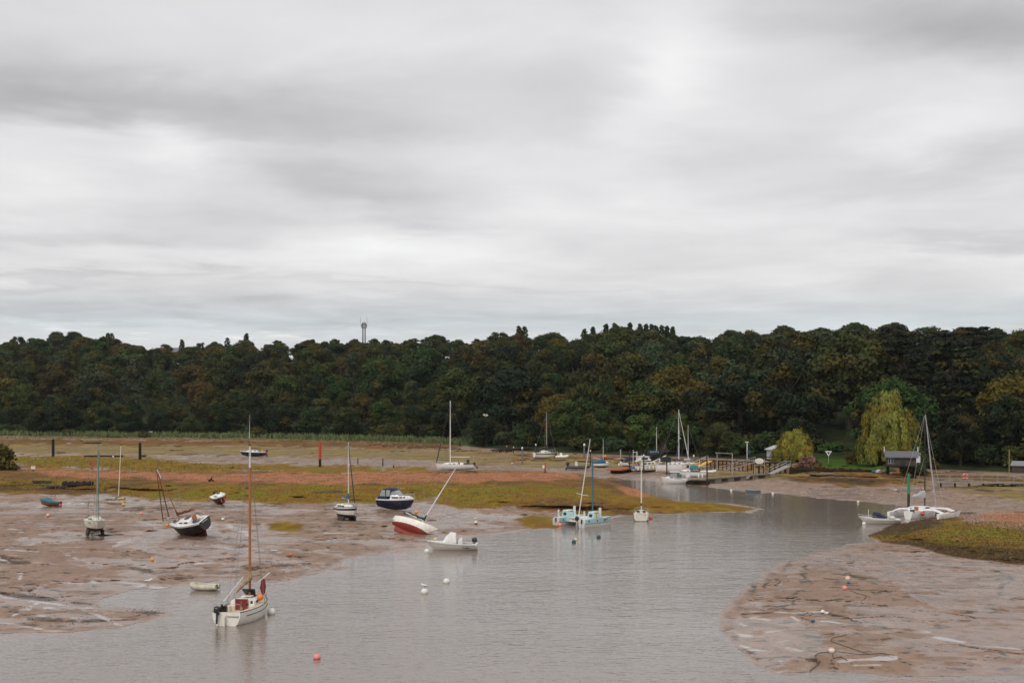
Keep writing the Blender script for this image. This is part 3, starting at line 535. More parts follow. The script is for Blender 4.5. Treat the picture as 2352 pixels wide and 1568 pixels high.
def crown_mesh(kind, seed, leaf=.42, n=5200):
    """unit-ish crown: radius ~1 wide, z from 0 to 1 (scaled later by Rr, Hh) built at real size for kind"""
    rng = np.random.default_rng(seed); parts = []
    if kind == 'oak':        # 6.2 m radius, 13 m tall
        Rr, H0, H1 = 6.0, 1.6, 13.0; nb = 58; C0 = []
        for i in range(nb):
            z = rng.uniform(0.0, 1.0); prof = math.sin(math.pi * min(1, (z * .78 + .22))) ** .55
            ph = i * 2.399 + rng.uniform(-.4, .4); rr = prof * Rr * rng.uniform(.55, .92) * (1.0 if z < .8 else .7)
            C0.append((rr * math.cos(ph), rr * math.sin(ph), H0 + 1.2 + z * (H1 - H0 - 2.6), rng.uniform(1.0, 2.35)))
    elif kind == 'round':
        Rr, H1 = 4.6, 11.0; C0 = []
        for i in range(38):
            z = rng.uniform(-.95, 1); ph = i * 2.399; rr = math.sqrt(max(0, 1 - z * z)) * Rr * rng.uniform(.6, .85)
            C0.append((rr * math.cos(ph), rr * math.sin(ph), 5.8 + z * 4.0, rng.uniform(1.1, 1.9)))
    elif kind == 'poplar':
        C0 = []
        for i in range(30):
            z = i / 29.; rr = 1.25 * math.sin(math.pi * (.12 + z * .83)) ** .8 * rng.uniform(.6, 1.1); ph = i * 2.4
            C0.append((rr * math.cos(ph), rr * math.sin(ph), 2 + z * 12.5, rng.uniform(.6, 1.1) * (1 - .45 * z)))
    elif kind == 'pine':
        C0 = []
        for i in range(26):
            ph = i * 2.4; rr = rng.uniform(.5, 4.4); z = 8.0 + rng.choice([0, 1.6, 3.2, 4.6]) * (1 - rr / 7)
            C0.append((rr * math.cos(ph), rr * math.sin(ph), z, rng.uniform(1.0, 1.7)))
    elif kind == 'cedar':
        C0 = []
        for k in range(9):
            z = 2.5 + k * 1.75; Rk = 6.6 * (1 - (k / 10.5) ** 1.6)
            for i in range(9):
                ph = i * .698 + k * 1.1 + rng.uniform(-.25, .25); rr = Rk * rng.uniform(.35, 1.0); C0.append((rr * math.cos(ph), rr * math.sin(ph), z + rng.uniform(-.4, .4) - rr * .05, rng.uniform(1.0, 1.7)))
    elif kind == 'bush':
        C0 = []
        for i in range(24):
            ph = i * 2.399; z = rng.uniform(0, 1); rr = math.sqrt(max(0, 1 - z * z * .8)) * rng.uniform(.2, .9) * 1.9
            C0.append((rr * math.cos(ph), rr * math.sin(ph), .35 + z * 1.75, rng.uniform(.5, .85)))
    elif kind == 'sparse':
        C0 = []
        for i in range(34):
            z = rng.uniform(0, 1); ph = i * 2.399; rr = (1 - .5 * z) * 4.2 * rng.uniform(.3, .95); C0.append((rr * math.cos(ph), rr * math.sin(ph), 2.5 + z * 10.5, rng.uniform(.8, 1.4)))
    C0 = np.array(C0); wts = C0[:, 3] ** 2; wts /= wts.sum()
    sq = {'pine': .42, 'cedar': .3, 'poplar': 1.5, 'oak': .8}.get(kind, .85)
    for c, w in zip(C0, wts):
        k = max(12, int(n * w)); d = rng.normal(0, 1, (k, 3)); d[:, 2] = np.abs(d[:, 2]) * np.where(rng.random(k) < .78, 1, -1); d /= np.linalg.norm(d, axis=1)[:, None]
        r = c[3] * rng.uniform(.72, 1.12, k)[:, None]; off = d * r * np.array([1, 1, sq]); lump = 1 + .22 * np.sin(d[:, :1] * 5 + c[0]) * np.cos(d[:, 1:2] * 6 + c[1])
        parts.append(leaves(c[:3] + off * lump, d, leaf, rng, .55))
    return np_mesh('crown', parts, leaf_mat())
def trunk_mb(h, r, spread, seed, limbs=6, z0=.35):
    rnd = random.Random(seed); mb = MB(); mb.tube([(0, 0, -1.0), (0, 0, h * .15), (rnd.uniform(-.2, .2), rnd.uniform(-.2, .2), h * .5), (rnd.uniform(-.4, .4), rnd.uniform(-.4, .4), h * .86)], [r * 1.35, r, r * .7, r * .22], 7)
    for i in range(limbs):
        z = h * rnd.uniform(z0, .7); a = i * 2.4 + rnd.uniform(-.4, .4); l = spread * rnd.uniform(.55, .95)
        mb.tube([(0, 0, z), (math.cos(a) * l * .5, math.sin(a) * l * .5, z + l * .35), (math.cos(a) * l, math.sin(a) * l, z + l * .75)], [r * .42, r * .26, r * .08], 5)
    return mb
PROTO = {}
def make_proto(kind, seed, leaf, n, tr):
    e = bpy.data.objects.new({'oak': 'oak_tree', 'round': 'broadleaf_tree', 'poplar': 'poplar_tree', 'pine': 'pine_tree', 'cedar': 'cedar_tree', 'bush': 'bush', 'sparse': 'birch_tree'}[kind], None)
    cr = bpy.data.objects.new('crown', crown_mesh(kind, seed, leaf, n))
    tm = trunk_mb(*tr); me = bpy.data.meshes.new('trunk'); me.from_pydata([tuple(p) for p in tm.v], [], tm.f); me.materials.append(BARK); tk = bpy.data.objects.new('trunk', me)
    PROTO.setdefault(kind, []).append((e, cr, tk))
for s in range(5): make_proto('oak', 10 + s, .27, 12500, (12, .42, 5.0, s, 7, .25))
for s in range(3): make_proto('round', 30 + s, .25, 7500, (9.5, .3, 3.4, s, 6, .3))
for s in range(2): make_proto('poplar', 40 + s, .27, 2600, (13.5, .25, .8, s, 5, .3))
for s in range(2): make_proto('pine', 50 + s, .28, 2800, (12, .33, 3.6, s, 8, .6))
for s in range(2): make_proto('cedar', 60 + s, .34, 7500, (17, .5, 4.5, s, 10, .2))
for s in range(3): make_proto('bush', 70 + s, .16, 1700, (1.4, .06, 1.0, s, 5, .1))
for s in range(2): make_proto('sparse', 80 + s, .26, 2600, (11.5, .2, 3.0, s, 8, .2))
def plant(kind, loc, sc, rz, color, autumn, label, cat, group, var=0, sz=None, name=None):
    e, cr, tk = PROTO[kind][var % len(PROTO[kind])]
    a = e.copy(); COL.objects.link(a); a.location = loc; a.rotation_euler = (0, 0, rz); a.scale = (sc, sc, sz or sc)
    if name: a.name = name
    for q in (cr, tk):
        c = q.copy(); COL.objects.link(c); c.parent = a; c.color = (*color, autumn)
    tag(a, label, cat, group); return a
# colours of crowns (albedo)
TC = {'dark green': (.011, .022, .008), 'mid green': (.020, .037, .010), 'olive green': (.028, .039, .009), 'bright green': (.032, .060, .013), 'brownish green': (.028, .029, .009),
      'golden': (.062, .055, .009), 'rusty brown': (.050, .032, .010), 'grey green': (.034, .046, .022), 'black green': (.009, .014, .007)}
TC = {k_: tuple(x_ * (1.0 if k_ in ('black green', 'dark green') else 1.2) for x_ in v_) for k_, v_ in TC.items()}
LAND = [(0, 'the left picture edge'), (60, 'the white sign on the shingle'), (122, 'the left dark post'), (190, 'the blue covered dinghy'), (255, 'the bilge keel yacht'), (321, 'the right dark post'), (372, 'the far roof'),
        (430, 'the tilted black yacht'), (500, 'the small tilted motorboat'), (572, 'the tan mast'), (650, 'the far bare mud'), (736, 'the red pile'), (800, 'the black striped yacht'), (855, 'the telecom mast'), (915, 'the navy cruiser'),
        (970, 'the heeled red yacht'), (1036, 'the tall white yacht'), (1100, 'the little lawn'), (1140, 'the dark jetty'), (1205, 'the left mooring piles'), (1258, 'the pontoon yacht'), (1310, 'the grey workboat'), (1355, 'the catamaran'), (1400, 'the blue canopy boat'), (1440, 'the rust pontoon'),
        (1477, 'the small stern-on yacht'), (1530, 'the stone house'), (1575, 'the tallest moored masts'), (1620, 'the yellow gangway'), (1665, 'the metal gantry'), (1740, 'the dinghy on davits'), (1785, 'the white hut'), (1830, 'the small willow'), (1865, 'the pink bush'), (1903, 'the triangle sign'),
        (1960, 'the brown bush'), (2030, 'the big willow'), (2087, 'the green pile'), (2133, 'the trimaran mast'), (2214, 'the orange lifebuoy'), (2280, 'the railed footbridge'), (2340, 'the right picture edge')]
BAND = ['at the wood foot', 'low in the wood', 'mid-wood', 'high in the wood', 'on the skyline']
trees = []   # (u, t, kind, colour name, autumn, scale, zscale, var)
rnd = random.Random(42)
def pick(u, t):
    left = u < 1100; r = rnd.random()
    if t < .12:
        if left: return rnd.choice([('round', 'mid green'), ('round', 'dark green'), ('oak', 'dark green'), ('round', 'olive green'), ('oak', 'dark green')])
        return rnd.choice([('round', 'mid green'), ('round', 'bright green'), ('oak', 'dark green'), ('oak', 'olive green'), ('round', 'dark green'), ('oak', 'brownish green')])
    if r < .06: return ('oak', 'golden')
    if r < .12: return ('oak', 'rusty brown')
    if r < .22: return ('oak', 'brownish green')
    if r < .52: return ('oak', 'olive green')
    if r < .68: return ('oak', 'mid green')
    if r < .76: return ('sparse', 'grey green')
    if r < .85: return ('round', 'grey green')
    return ('oak', 'dark green')
rowsT = [.062, .14, .26, .40, .54, .68, .82, .97]
for ri, t in enumerate(rowsT):
    d0 = np.interp(1176, TERR['us'], TERR['dt']) + 250 * t
    u = -110 + rnd.uniform(0, 30)
    while u < 2530:
        d = np.interp(u, TERR['us'], TERR['dt']) + np.interp(u, TERR['us'], TERR['dep']) * t
        sp_ = (11.6 if ri else 8.2) if u > 1200 else (13.0 if ri else 10)
        du = sp_ * F / d * rnd.uniform(.85, 1.15)
        k, cn = pick(u, t); tt = t + rnd.uniform(-.035, .035)
        if t < .1 and (1045 < u < 1100 or 1850 < u < 2110 or 1715 < u < 1800): u += du; continue
        if .1 < t < .2 and (1900 < u < 2010 or 1050 < u < 1085): u += du; continue
        if 2030 < u < 2290 and .1 < t < .75 and rnd.random() < .6: k, cn = 'cedar', 'black green'
        if 2050 < u < 2250 and t < .1: cn = 'dark green'
        a = {'golden': .34, 'rusty brown': .24, 'brownish green': .10, 'olive green': .06, 'mid green': .10, 'bright green': .05, 'dark green': .06, 'grey green': .08, 'black green': 0}[cn]
        s = rnd.uniform(.68, 1.34) * (.80 if t < .1 else 1.22); trees.append([u, max(.012, tt), k, cn, a * rnd.uniform(.7, 1.2), s, s * rnd.uniform(.85, 1.1), rnd.randrange(9)])
        u += du
sk = [(248, .99, 'poplar', 1.0), (257, .99, 'poplar', 1.05), (418, 1, 'poplar', .9), (522, 1, 'poplar', .85), (566, 1, 'poplar', 1.15), (1192, 1, 'poplar', 1.15), (1205, 1, 'poplar', 1.2), (1343, 1, 'poplar', .9), (1362, 1, 'poplar', .95), (1392, 1, 'poplar', 1.1), (1412, 1, 'poplar', 1.15),
      (1447, 1, 'poplar', 1.3), (1470, 1, 'poplar', 1.15), (1484, 1, 'poplar', 1.2), (1497, 1, 'poplar', 1.2), (1506, 1, 'poplar', 1.1), (1520, 1, 'poplar', 1.2), (1532, 1, 'poplar', 1.1), (1545, 1, 'poplar', 1.05),
      (640, 1, 'pine', .8), (715, 1, 'pine', .75), (770, 1, 'pine', .8), (860, .99, 'pine', .95), (890, 1, 'pine', .9), (950, .99, 'pine', .9), (985, .99, 'pine', 1.05), (1012, 1, 'pine', 1.05), (1145, 1, 'round', 1.2), (1680, 1, 'round', 1.1), (235, .9, 'cedar', .8), (1095, 1, 'pine', .7), (1250, 1, 'pine', .75),
      (1290, 1, 'pine', .75), (40, 1, 'round', .9), (130, 1, 'round', 1.1), (170, 1, 'round', 1.15), (290, 1, 'round', .85), (380, 1, 'round', .6), (460, 1, 'sparse', .7)]
for (u, t, k, s) in sk: trees.append([u, t, k, 'dark green' if k != 'poplar' else 'mid green', .03, s, s, rnd.randrange(9)])
WIDTH = {'oak': 6, 'round': 4.6, 'poplar': 1.5, 'pine': 4.5, 'cedar': 6, 'sparse': 4, 'bush': 2}; HGT = {'oak': 13, 'round': 10.5, 'poplar': 15, 'pine': 13, 'cedar': 18, 'sparse': 13.5}
KN = {'oak': 'oak', 'round': 'bushy tree', 'poplar': 'slender poplar', 'pine': 'flat-topped pine', 'cedar': 'layered cedar', 'sparse': 'thin birch'}
lab = {}
for tr in trees:
    b = 0 if tr[1] < .1 else 1 if tr[1] < .32 else 2 if tr[1] < .6 else 3 if tr[1] < .9 else 4
    near = min(LAND, key=lambda q: abs(q[0] - tr[0]))[1]
    lab.setdefault(f"{tr[3]} {KN[tr[2]]} {BAND[b]}, above {near}", []).append(tr)
ORD = ['leftmost', 'second from left', 'third from left', 'fourth from left', 'fifth from left', 'sixth from left']
for lb, ts in lab.items():
    ts.sort(key=lambda q: q[0])
    for i, tr in enumerate(ts):
        q_ = lb if len(ts) == 1 else f"{ORD[i]} {lb}"
        tr.append(q_ if len(q_.replace('-', ' ').split()) < 17 else q_.replace('in the wood', 'uphill').replace('from left ', ''))
for tr in trees:
    u, t, k, cn, a, s, sz, var, lb = tr
    p = hill(u, t); col = tuple(c * rnd.uniform(.85, 1.15) for c in TC[cn])
    if t > .93:        # fit the top to the skyline
        vs = float(np.interp(u, SKY_U, SKY_V)) + (rnd.uniform(0, 17) if k in ('oak', 'round', 'sparse') else 2)
        if k == 'poplar': vs -= 9 + 8 * (s - 1)
        top = 13 + (VH - vs) * p.y / F; s2 = (top - p.z) / HGT[k]; sz = max(.45, min(1.5, s2)); s = (s + sz) / 2 if k != 'poplar' else sz * 1.45
    else:
        vs = float(np.interp(u, SKY_U, SKY_V)) + 7 + 16 * (.93 - t); top = 13 + (VH - vs) * p.y / F
        if p.z + HGT[k] * sz > top: f_ = max(.55, (top - p.z) / (HGT[k] * sz)); sz *= f_; s *= (1 + f_) / 2
    plant(k, p, s, rnd.uniform(0, 6.28), col, a, lb, 'tree', 'trees of the hillside wood', var, sz)
print('TREES', len(trees))
# ------------------------------------------------------------------ boat building
def P_(name, col, **k): return mat(name, col, **k)
GEL = P_('white_gelcoat', (.80, .79, .77), rough=.3, var=.04, vs=1.2, dirt=(.38, .33, .24), dirt_a=.35)
CREAM = P_('cream_gelcoat', (.82, .79, .72), rough=.35, var=.05, dirt=(.34, .27, .16), dirt_a=.4)
DIRTY = P_('weathered_white', (.68, .65, .57), rough=.55, var=.1, dirt=(.30, .24, .12), dirt_a=.55)
NAVY = P_('navy_paint', (.012, .020, .055), rough=.25, var=.1, dirt=(.07, .07, .07), dirt_a=.3)
BLACK = P_('black_paint', (.015, .016, .018), rough=.35, var=.15, dirt=(.10, .085, .06), dirt_a=.45)
ANTI = P_('antifoul_dark', (.035, .030, .028), rough=.8, var=.3, dirt=(.10, .075, .02), dirt_a=.7)
REDAF = P_('red_antifoul', (.24, .022, .016), rough=.6, var=.15, dirt=(.10, .055, .02), dirt_a=.75, dirt_s=.8)
WEEDY = P_('weedy_bottom', (.10, .075, .012), rough=.9, var=.35, vs=6)
DECK = P_('deck_grey', (.42, .41, .38), rough=.7, var=.1, dirt=(.2, .18, .14), dirt_a=.5)
DECKC = P_('deck_cream', (.60, .50, .36), rough=.7, var=.1, dirt=(.3, .25, .15), dirt_a=.5)
GLASS = P_('dark_glass', (.02, .025, .03), rough=.08, var=.1)
CLEAR = P_('clear_vinyl', (.30, .33, .35), rough=.12, var=.15, vs=1)
ALU = P_('mast_alloy', (.62, .62, .60), rough=.35, var=.06)
STEEL = P_('stainless_rail', (.45, .45, .44), rough=.3, metal=.6, var=.1)
WIRE = P_('rigging_wire', (.16, .16, .16), rough=.5, var=.1)
TAN = P_('varnished_spar', (.36, .125, .045), rough=.4, var=.15, vs=1.5)
BROWNW = P_('dull_brown_wood', (.16, .075, .04), rough=.6, var=.2)
REDW = P_('dark_red_panel', (.20, .022, .02), rough=.5, var=.15)
CANV_N = P_('navy_canvas', (.014, .026, .055), rough=.9, var=.15)
CANV_B = P_('blue_canvas', (.022, .10, .20), rough=.85, var=.15)
CANV_T = P_('teal_canvas', (.030, .145, .17), rough=.85, var=.15)
CANV_K = P_('tan_canvas', (.30, .215, .12), rough=.9, var=.2, vs=4)
CANV_G = P_('grey_canvas', (.42, .42, .44), rough=.85, var=.12)
CANV_GR = P_('dark_green_canvas', (.010, .030, .028), rough=.85, var=.2)
RUSTS = P_('rust_brown_sail', (.13, .040, .022), rough=.9, var=.25)
TURQ = P_('turquoise_paint', (.40, .60, .60), rough=.45, var=.06, dirt=(.2, .3, .28), dirt_a=.3)
BLUEP = P_('blue_paint', (.03, .13, .24), rough=.4, var=.1)
DTEAL = P_('teal_spar', (.025, .13, .19), rough=.4, var=.1)
YEL = P_('yellow_paint', (.60, .37, .05), rough=.5, var=.1)
ORANGE = P_('orange_plastic', (.80, .23, .035), rough=.45, var=.12, dirt=(.35, .2, .1), dirt_a=.4)
REDB = P_('red_plastic', (.72, .055, .045), rough=.45, var=.12, dirt=(.3, .08, .05), dirt_a=.4)
PINKB = P_('pink_plastic', (.80, .26, .24), rough=.45, var=.1, dirt=(.4, .2, .15), dirt_a=.4)
WHITEB = P_('white_plastic', (.76, .75, .71), rough=.4, var=.06, dirt=(.45, .38, .25), dirt_a=.4)
DBLUEB = P_('petrol_plastic', (.015, .055, .085), rough=.35, var=.15)
GREYR = P_('grey_rubber', (.33, .33, .33), rough=.6, var=.12, dirt=(.18, .16, .12), dirt_a=.5)
TUBEC = P_('stained_rubber_tube', (.50, .46, .36), rough=.6, var=.12, dirt=(.22, .17, .08), dirt_a=.7)
BLKP = P_('black_plastic', (.018, .018, .020), rough=.35, var=.15)
GREYP = P_('light_grey_cowl', (.52, .53, .54), rough=.35, var=.1)
WOODP = P_('weathered_planks', (.19, .155, .12), rough=.85, spec=.12, var=.25, vs=5, dirt=(.07, .06, .04), dirt_a=.6)
WOODD = P_('dark_timber', (.026, .020, .015), rough=.9, spec=.12, var=.35, vs=5, dirt=(.055, .042, .018), dirt_a=.5)
RUSTD = P_('rust_deck', (.36, .115, .045), rough=.85, spec=.12, var=.2, vs=4, dirt=(.16, .07, .04), dirt_a=.6)
CONC = P_('weathered_concrete', (.20, .18, .15), rough=.9, spec=.12, var=.2, dirt=(.08, .07, .04), dirt_a=.7)
INKT = P_('dark_lettering', (.03, .03, .035), rough=.5)
def frame(u, v, heading, z=None, ground=True, roll=0, pitch=0, sit=0.0):
    g = hh(u, v) if ground else 0.0
    p = G(u, v, g); p.z += sit
    M4 = Matrix.Translation(p) @ Matrix.Rotation(R(heading), 4, 'Z') @ Matrix.Rotation(R(pitch), 4, 'Y') @ Matrix.Rotation(R(roll), 4, 'X'); return M4
def boat_root(name, label, cat, M4, group=None):
    e = bpy.data.objects.new(name, None); COL.objects.link(e); e.matrix_world = M4; e.empty_display_size = .5
    e.location, q, _ = M4.decompose(); e.rotation_mode = 'XYZ'; e.rotation_euler = q.to_euler('XYZ')
    return tag(e, label, cat, group)
class Hull:
    def __init__(s, L, B, fb_s, fb_b, draft, tw=.75, rake=.5, full=2.2, sag=.06, bowp=.75, wl=0.0):
        s.L, s.B, s.fs, s.fb, s.dr, s.tw, s.rake, s.full, s.sag, s.bowp, s.wl = L, B, fb_s, fb_b, draft, tw, rake, full, sag, bowp, wl
    def w(s, t):
        if t < .45: f = s.tw + (1 - s.tw) * math.sin(math.pi / 2 * t / .45) ** .85
        else: f = max(0.0, math.cos(math.pi / 2 * (t - .45) / .55)) ** s.bowp
        return max(s.B / 2 * f, .015)
    def sheer(s, t): return s.fs + (s.fb - s.fs) * t ** 1.5 - s.sag * math.sin(math.pi * t)
    def keel(s, t):
        if t < .45: k = -s.dr * (.35 + .65 * math.sin(math.pi / 2 * t / .45))
        else: k = -s.dr * (1 - ((t - .45) / .55) ** 2.6)
        return min(k, s.wl - .03)
    def x(s, t, z=None):
        z = s.sheer(t) if z is None else z
        return -s.L / 2 + s.L * t - s.rake * t ** 4 * (1 - max(0, z - s.wl + .02) / max(.1, s.sheer(t) - s.wl))
    def ring(s, t, side, fr):
        k = s.keel(t); sh = s.sheer(t); zs = [k + (s.wl - k) * i / 3 for i in range(3)] + [s.wl + (sh - s.wl) * f for f in fr]
        out = []
        for z in zs:
            q = max(0, (z - k) / (sh - k)); y = s.w(t) * (1 - (1 - q) ** s.full) ** (1 / s.full); out.append((s.x(t, z), side * y, z))
        return out
    def mesh(s, bands=(1, 1, 1, 1), fr=(0, .14, .55, .82, 1), n=18):
        mb = MB(); bi = [0, 0, 0] + list(bands)
        for side in (1, -1):
            rings = [s.ring(i / n, side, fr) for i in range(n + 1)]; m = len(rings[0]); vs = [p for r in rings for p in r]; o = len(mb.v)
            mb.v += vs
            for i in range(n):
                for j in range(m - 1):
                    f = (o + i * m + j, o + (i + 1) * m + j, o + (i + 1) * m + j + 1, o + i * m + j + 1); mb.f.append(f if side < 0 else f[::-1]); mb.m.append(bi[j])
        a = s.ring(0, 1, fr); b = s.ring(0, -1, fr); o = len(mb.v); mb.v += a + b; m = len(a)
        for j in range(m - 1): mb.f.append((o + j, o + j + 1, o + m + j + 1, o + m + j)); mb.m.append(bi[j] if bi[j] == 0 else 1)
        return mb
    def deck(s, cockpit=None, inner=.62, n=24, drop=.03, mi=0, mi_c=1):
        mb = MB(); vs = []
        ts = sorted(set([i / n for i in range(n + 1)] + ([cockpit[0], cockpit[0] + .004, cockpit[1], cockpit[1] + .004] if cockpit else [])))
        for t in ts:
            w = s.w(t) * .985; z = s.sheer(t) - drop; cam = .03 * min(1, w); zi = z + cam; wi = w * inner
            if cockpit and cockpit[0] + .002 < t < cockpit[1] + .002: wi = w * cockpit[3]; zc = z - cockpit[2]
            else: zc = zi
            x = s.x(t, z); vs += [(x, -w, z), (x, -wi, zi), (x, -wi * .97, zc), (x, wi * .97, zc), (x, wi, zi), (x, w, z)]
        fs = []; ms = []
        for i in range(len(ts) - 1):
            for j in range(5): fs.append((i * 6 + j, (i + 1) * 6 + j, (i + 1) * 6 + j + 1, i * 6 + j + 1)); ms.append(mi_c if (j in (1, 2, 3) and cockpit and cockpit[0] < ts[i] < cockpit[1]) else mi)
        mb.add(vs, fs); mb.m = ms; return mb
def cabin_secs(x0, x1, wa, wb, ha, hb, zf, front=.5, back=.05):
    """sections of a coach roof from x0 (aft) to x1 (fore)"""
    def sec(x, w, h, z): return [(x, -w, z), (x, -w * .93, z + h * .72), (x, -w * .72, z + h), (x, 0, z + h * 1.06), (x, w * .72, z + h), (x, w * .93, z + h * .72), (x, w, z)]
    return [sec(x0, wa, .02, zf(x0)), sec(x0 + back, wa, ha, zf(x0)), sec(x0 + (x1 - front - x0) * .5, (wa + wb) / 2, (ha + hb) / 2, zf((x0 + x1) / 2)), sec(x1 - front, wb * 1.02, hb, zf(x1 - front)), sec(x1, wb * .6, .03, zf(x1))]
def side_windows(root, x0, x1, wa, wb, ha, hb, zf, spans, z0=.3, z1=.68, mt=None, sides=(1, -1), front=.5):
    for sd in sides:
        for a, b in spans:
            mb = MB(); pts = []
            for x in (a, b):
                t = min(1, max(0, (x - x0) / (x1 - front - x0))); w = wa + (wb - wa) * t; h = ha + (hb - ha) * t
                for q in (z0, z1): pts.append((x, sd * (w * (1 - .07 * q / .72) + .012), zf(x) + h * q))
            p = [Vector(q) for q in (pts[0], pts[2], pts[3], pts[1])]; o = Vector((0, -sd * .03, 0)); mb.add(p + [q + o for q in p], [(0, 1, 2, 3), (7, 6, 5, 4), (0, 4, 5, 1), (1, 5, 6, 2), (2, 6, 7, 3), (3, 7, 4, 0)])
            obj('window', mb, mt or GLASS, root)
def outboard(root, x, y, z, s=1.0, m=BLKP, m2=BLKP, tilt=0, name='outboard_motor'):
    M4 = Matrix.Translation((x, y, z)) @ Matrix.Rotation(R(tilt), 4, 'Y'); mb = MB()
    for q, w, l, zz in ((0, .13, .15, .18), (1, .16, .22, .30), (2, .15, .22, .48), (3, .09, .15, .58)): pass
    secs = [[M4 @ Vector((-.12 * s + a * l * s, b * w * s, zz * s)) for a, b in ((-1, -.7), (-.7, -1), (.7, -1), (1, -.7), (1, .7), (.7, 1), (-.7, 1), (-1, .7))] for w, l, zz in ((.12, .16, .16), (.16, .23, .22), (.17, .24, .42), (.14, .20, .56), (.07, .12, .62))]
    mb.loft(secs, 0); mb.box((0, 0, 0), (.10 * s, .10 * s, .5 * s), mi=1, M4=None); o = mb.v[-8:]; mb.v[-8:] = [tuple(M4 @ (Vector(p) + Vector((-.12 * s, 0, -.08 * s)))) for p in o]
    mb.box((0, 0, 0), (.26 * s, .05 * s, .30 * s), mi=1); mb.v[-8:] = [tuple(M4 @ (Vector(p) + Vector((-.16 * s, 0, -.42 * s)))) for p in mb.v[-8:]]
    mb.box((0, 0, 0), (.16 * s, .16 * s, .12 * s), mi=1); mb.v[-8:] = [tuple(M4 @ (Vector(p) + Vector((.03 * s, 0, .06 * s)))) for p in mb.v[-8:]]
    return obj(name, mb, [m, m2], root, smooth='auto')
def rails(root, hl, t0, t1, h=.5, n=5, r=.014, mt=STEEL, name='guard_rail', inset=.94):
    mb = MB()
    for sd in (1, -1):
        pts = []
        for i in range(n + 1):
            t = t0 + (t1 - t0) * i / n; z = hl.sheer(t); x = hl.x(t); y = sd * hl.w(t) * inset; mb.tube([(x, y, z - .04), (x, y, z + h)], r, 4); pts.append((x, y, z + h))
        mb.tube(pts, r * .9, 4)
    if t1 > .93: t = t1; mb.tube([(hl.x(t), hl.w(t) * inset, hl.sheer(t) + h), (hl.x(t) + .12, 0, hl.sheer(t) + h + .02), (hl.x(t), -hl.w(t) * inset, hl.sheer(t) + h)], r, 4)
    if t0 < .07: t = t0; mb.tube([(hl.x(t), hl.w(t) * inset, hl.sheer(t) + h), (hl.x(t), -hl.w(t) * inset, hl.sheer(t) + h)], r, 4)
    return obj(name, mb, mt, root)
def rig(root, hl, xm, zb, H_, r=.06, mt=ALU, spread=None, stays=True, boom=None, cover=None, cover_m=CANV_N, jib=None, jib_m=GEL, mast_parts=None, wire=.013, back=True):
    """mast with spreaders (sub-part), wires, boom with sail cover (sub-part), furled headsail"""
    mb = MB(); mb.tube([(xm, 0, zb - .05), (xm, 0, zb + H_ * .5), (xm, 0, zb + H_)], [r, r, r * .62], 8)
    if mast_parts:  # second material for the upper part
        mb = MB(); hsp = H_ * mast_parts[0]; mb.tube([(xm, 0, zb - .05), (xm, 0, zb + hsp)], [r, r * .95], 8, 0); mb.tube([(xm, 0, zb + hsp - .02), (xm, 0, zb + H_)], [r * .85, r * .6], 8, 1)
        ms = obj('mast', mb, [mt, mast_parts[1]], root, smooth='auto')
    else: ms = obj('mast', mb, mt, root, smooth='auto')
    tk = MB(); tk.box((xm, 0, zb + H_ + .05), (.22, .10, .06)); tk.tube([(xm - .05, 0, zb + H_), (xm - .22, 0, zb + H_ + .35)], .012, 4); obj('masthead_fitting', tk, BLKP, ms)
    if spread:
        sm = MB()
        for zf, half in spread: sm.tube([(xm - .05, -half, zb + H_ * zf - .03), (xm, 0, zb + H_ * zf), (xm - .05, half, zb + H_ * zf - .03)], .022, 5)
        obj('spreader', sm, mt, ms)
    if stays:
        sm = MB(); top = (xm, 0, zb + H_ * .97); bowx = hl.x(.97); st = hl.x(.0)
        sm.tube([top, (bowx, 0, hl.sheer(.97))], wire, 4)
        if back: sm.tube([top, (st, 0, hl.sheer(0))], wire, 4)
        t = min(.9, max(.1, (xm - .15 + hl.L / 2) / hl.L))
        for sd in (1, -1):
            cw = sd * hl.w(t) * .95; ch = (hl.x(t), cw, hl.sheer(t))
            if spread: zf, half = spread[-1]; sm.tube([top, (xm - .05, sd * half, zb + H_ * zf - .03), ch], wire, 4)
            else: sm.tube([top, ch], wire, 4)
        obj('rigging_wires', sm, WIRE, root)
    if jib: # furled headsail: (radius, foot fraction, top fraction)
        rj, f0, f1 = jib; a = Vector((hl.x(.97), 0, hl.sheer(.97))); b = Vector((xm, 0, zb + H_ * .97)); sm = MB()
        sm.tube([a + (b - a) * f0, a + (b - a) * (f0 * .7 + f1 * .3), a + (b - a) * f1], [rj * .9, rj, rj * .5], 7); obj('furled_headsail', sm, jib_m, root, smooth='auto')
    if boom: # (length, height above base, rise)
        Lb, hb, rise = boom; a = Vector((xm - .05, 0, zb + hb)); b = a + Vector((-Lb, 0, rise)); sm = MB(); sm.tube([a, b], .045, 7); bo = obj('boom', sm, mt, root, smooth='auto')
        if cover:
            sm = MB(); k = 9; pts = [a + (b - a) * (i / k) * .98 + Vector((.03, 0, .10 + .05 * math.sin(i * 1.9))) for i in range(k + 1)]
            rr = [cover * (1.0 - .55 * i / k) * (1 + .12 * math.sin(i * 2.7)) for i in range(k + 1)]; rr[-1] *= .45
            sm.tube(pts, rr, 9); sm.tube([a + Vector((.06, 0, .0)), a + Vector((.05, 0, .55 + cover)), ], [cover * .95, cover * .30], 8); obj('sail_cover', sm, cover_m, bo, smooth='auto')
    return ms
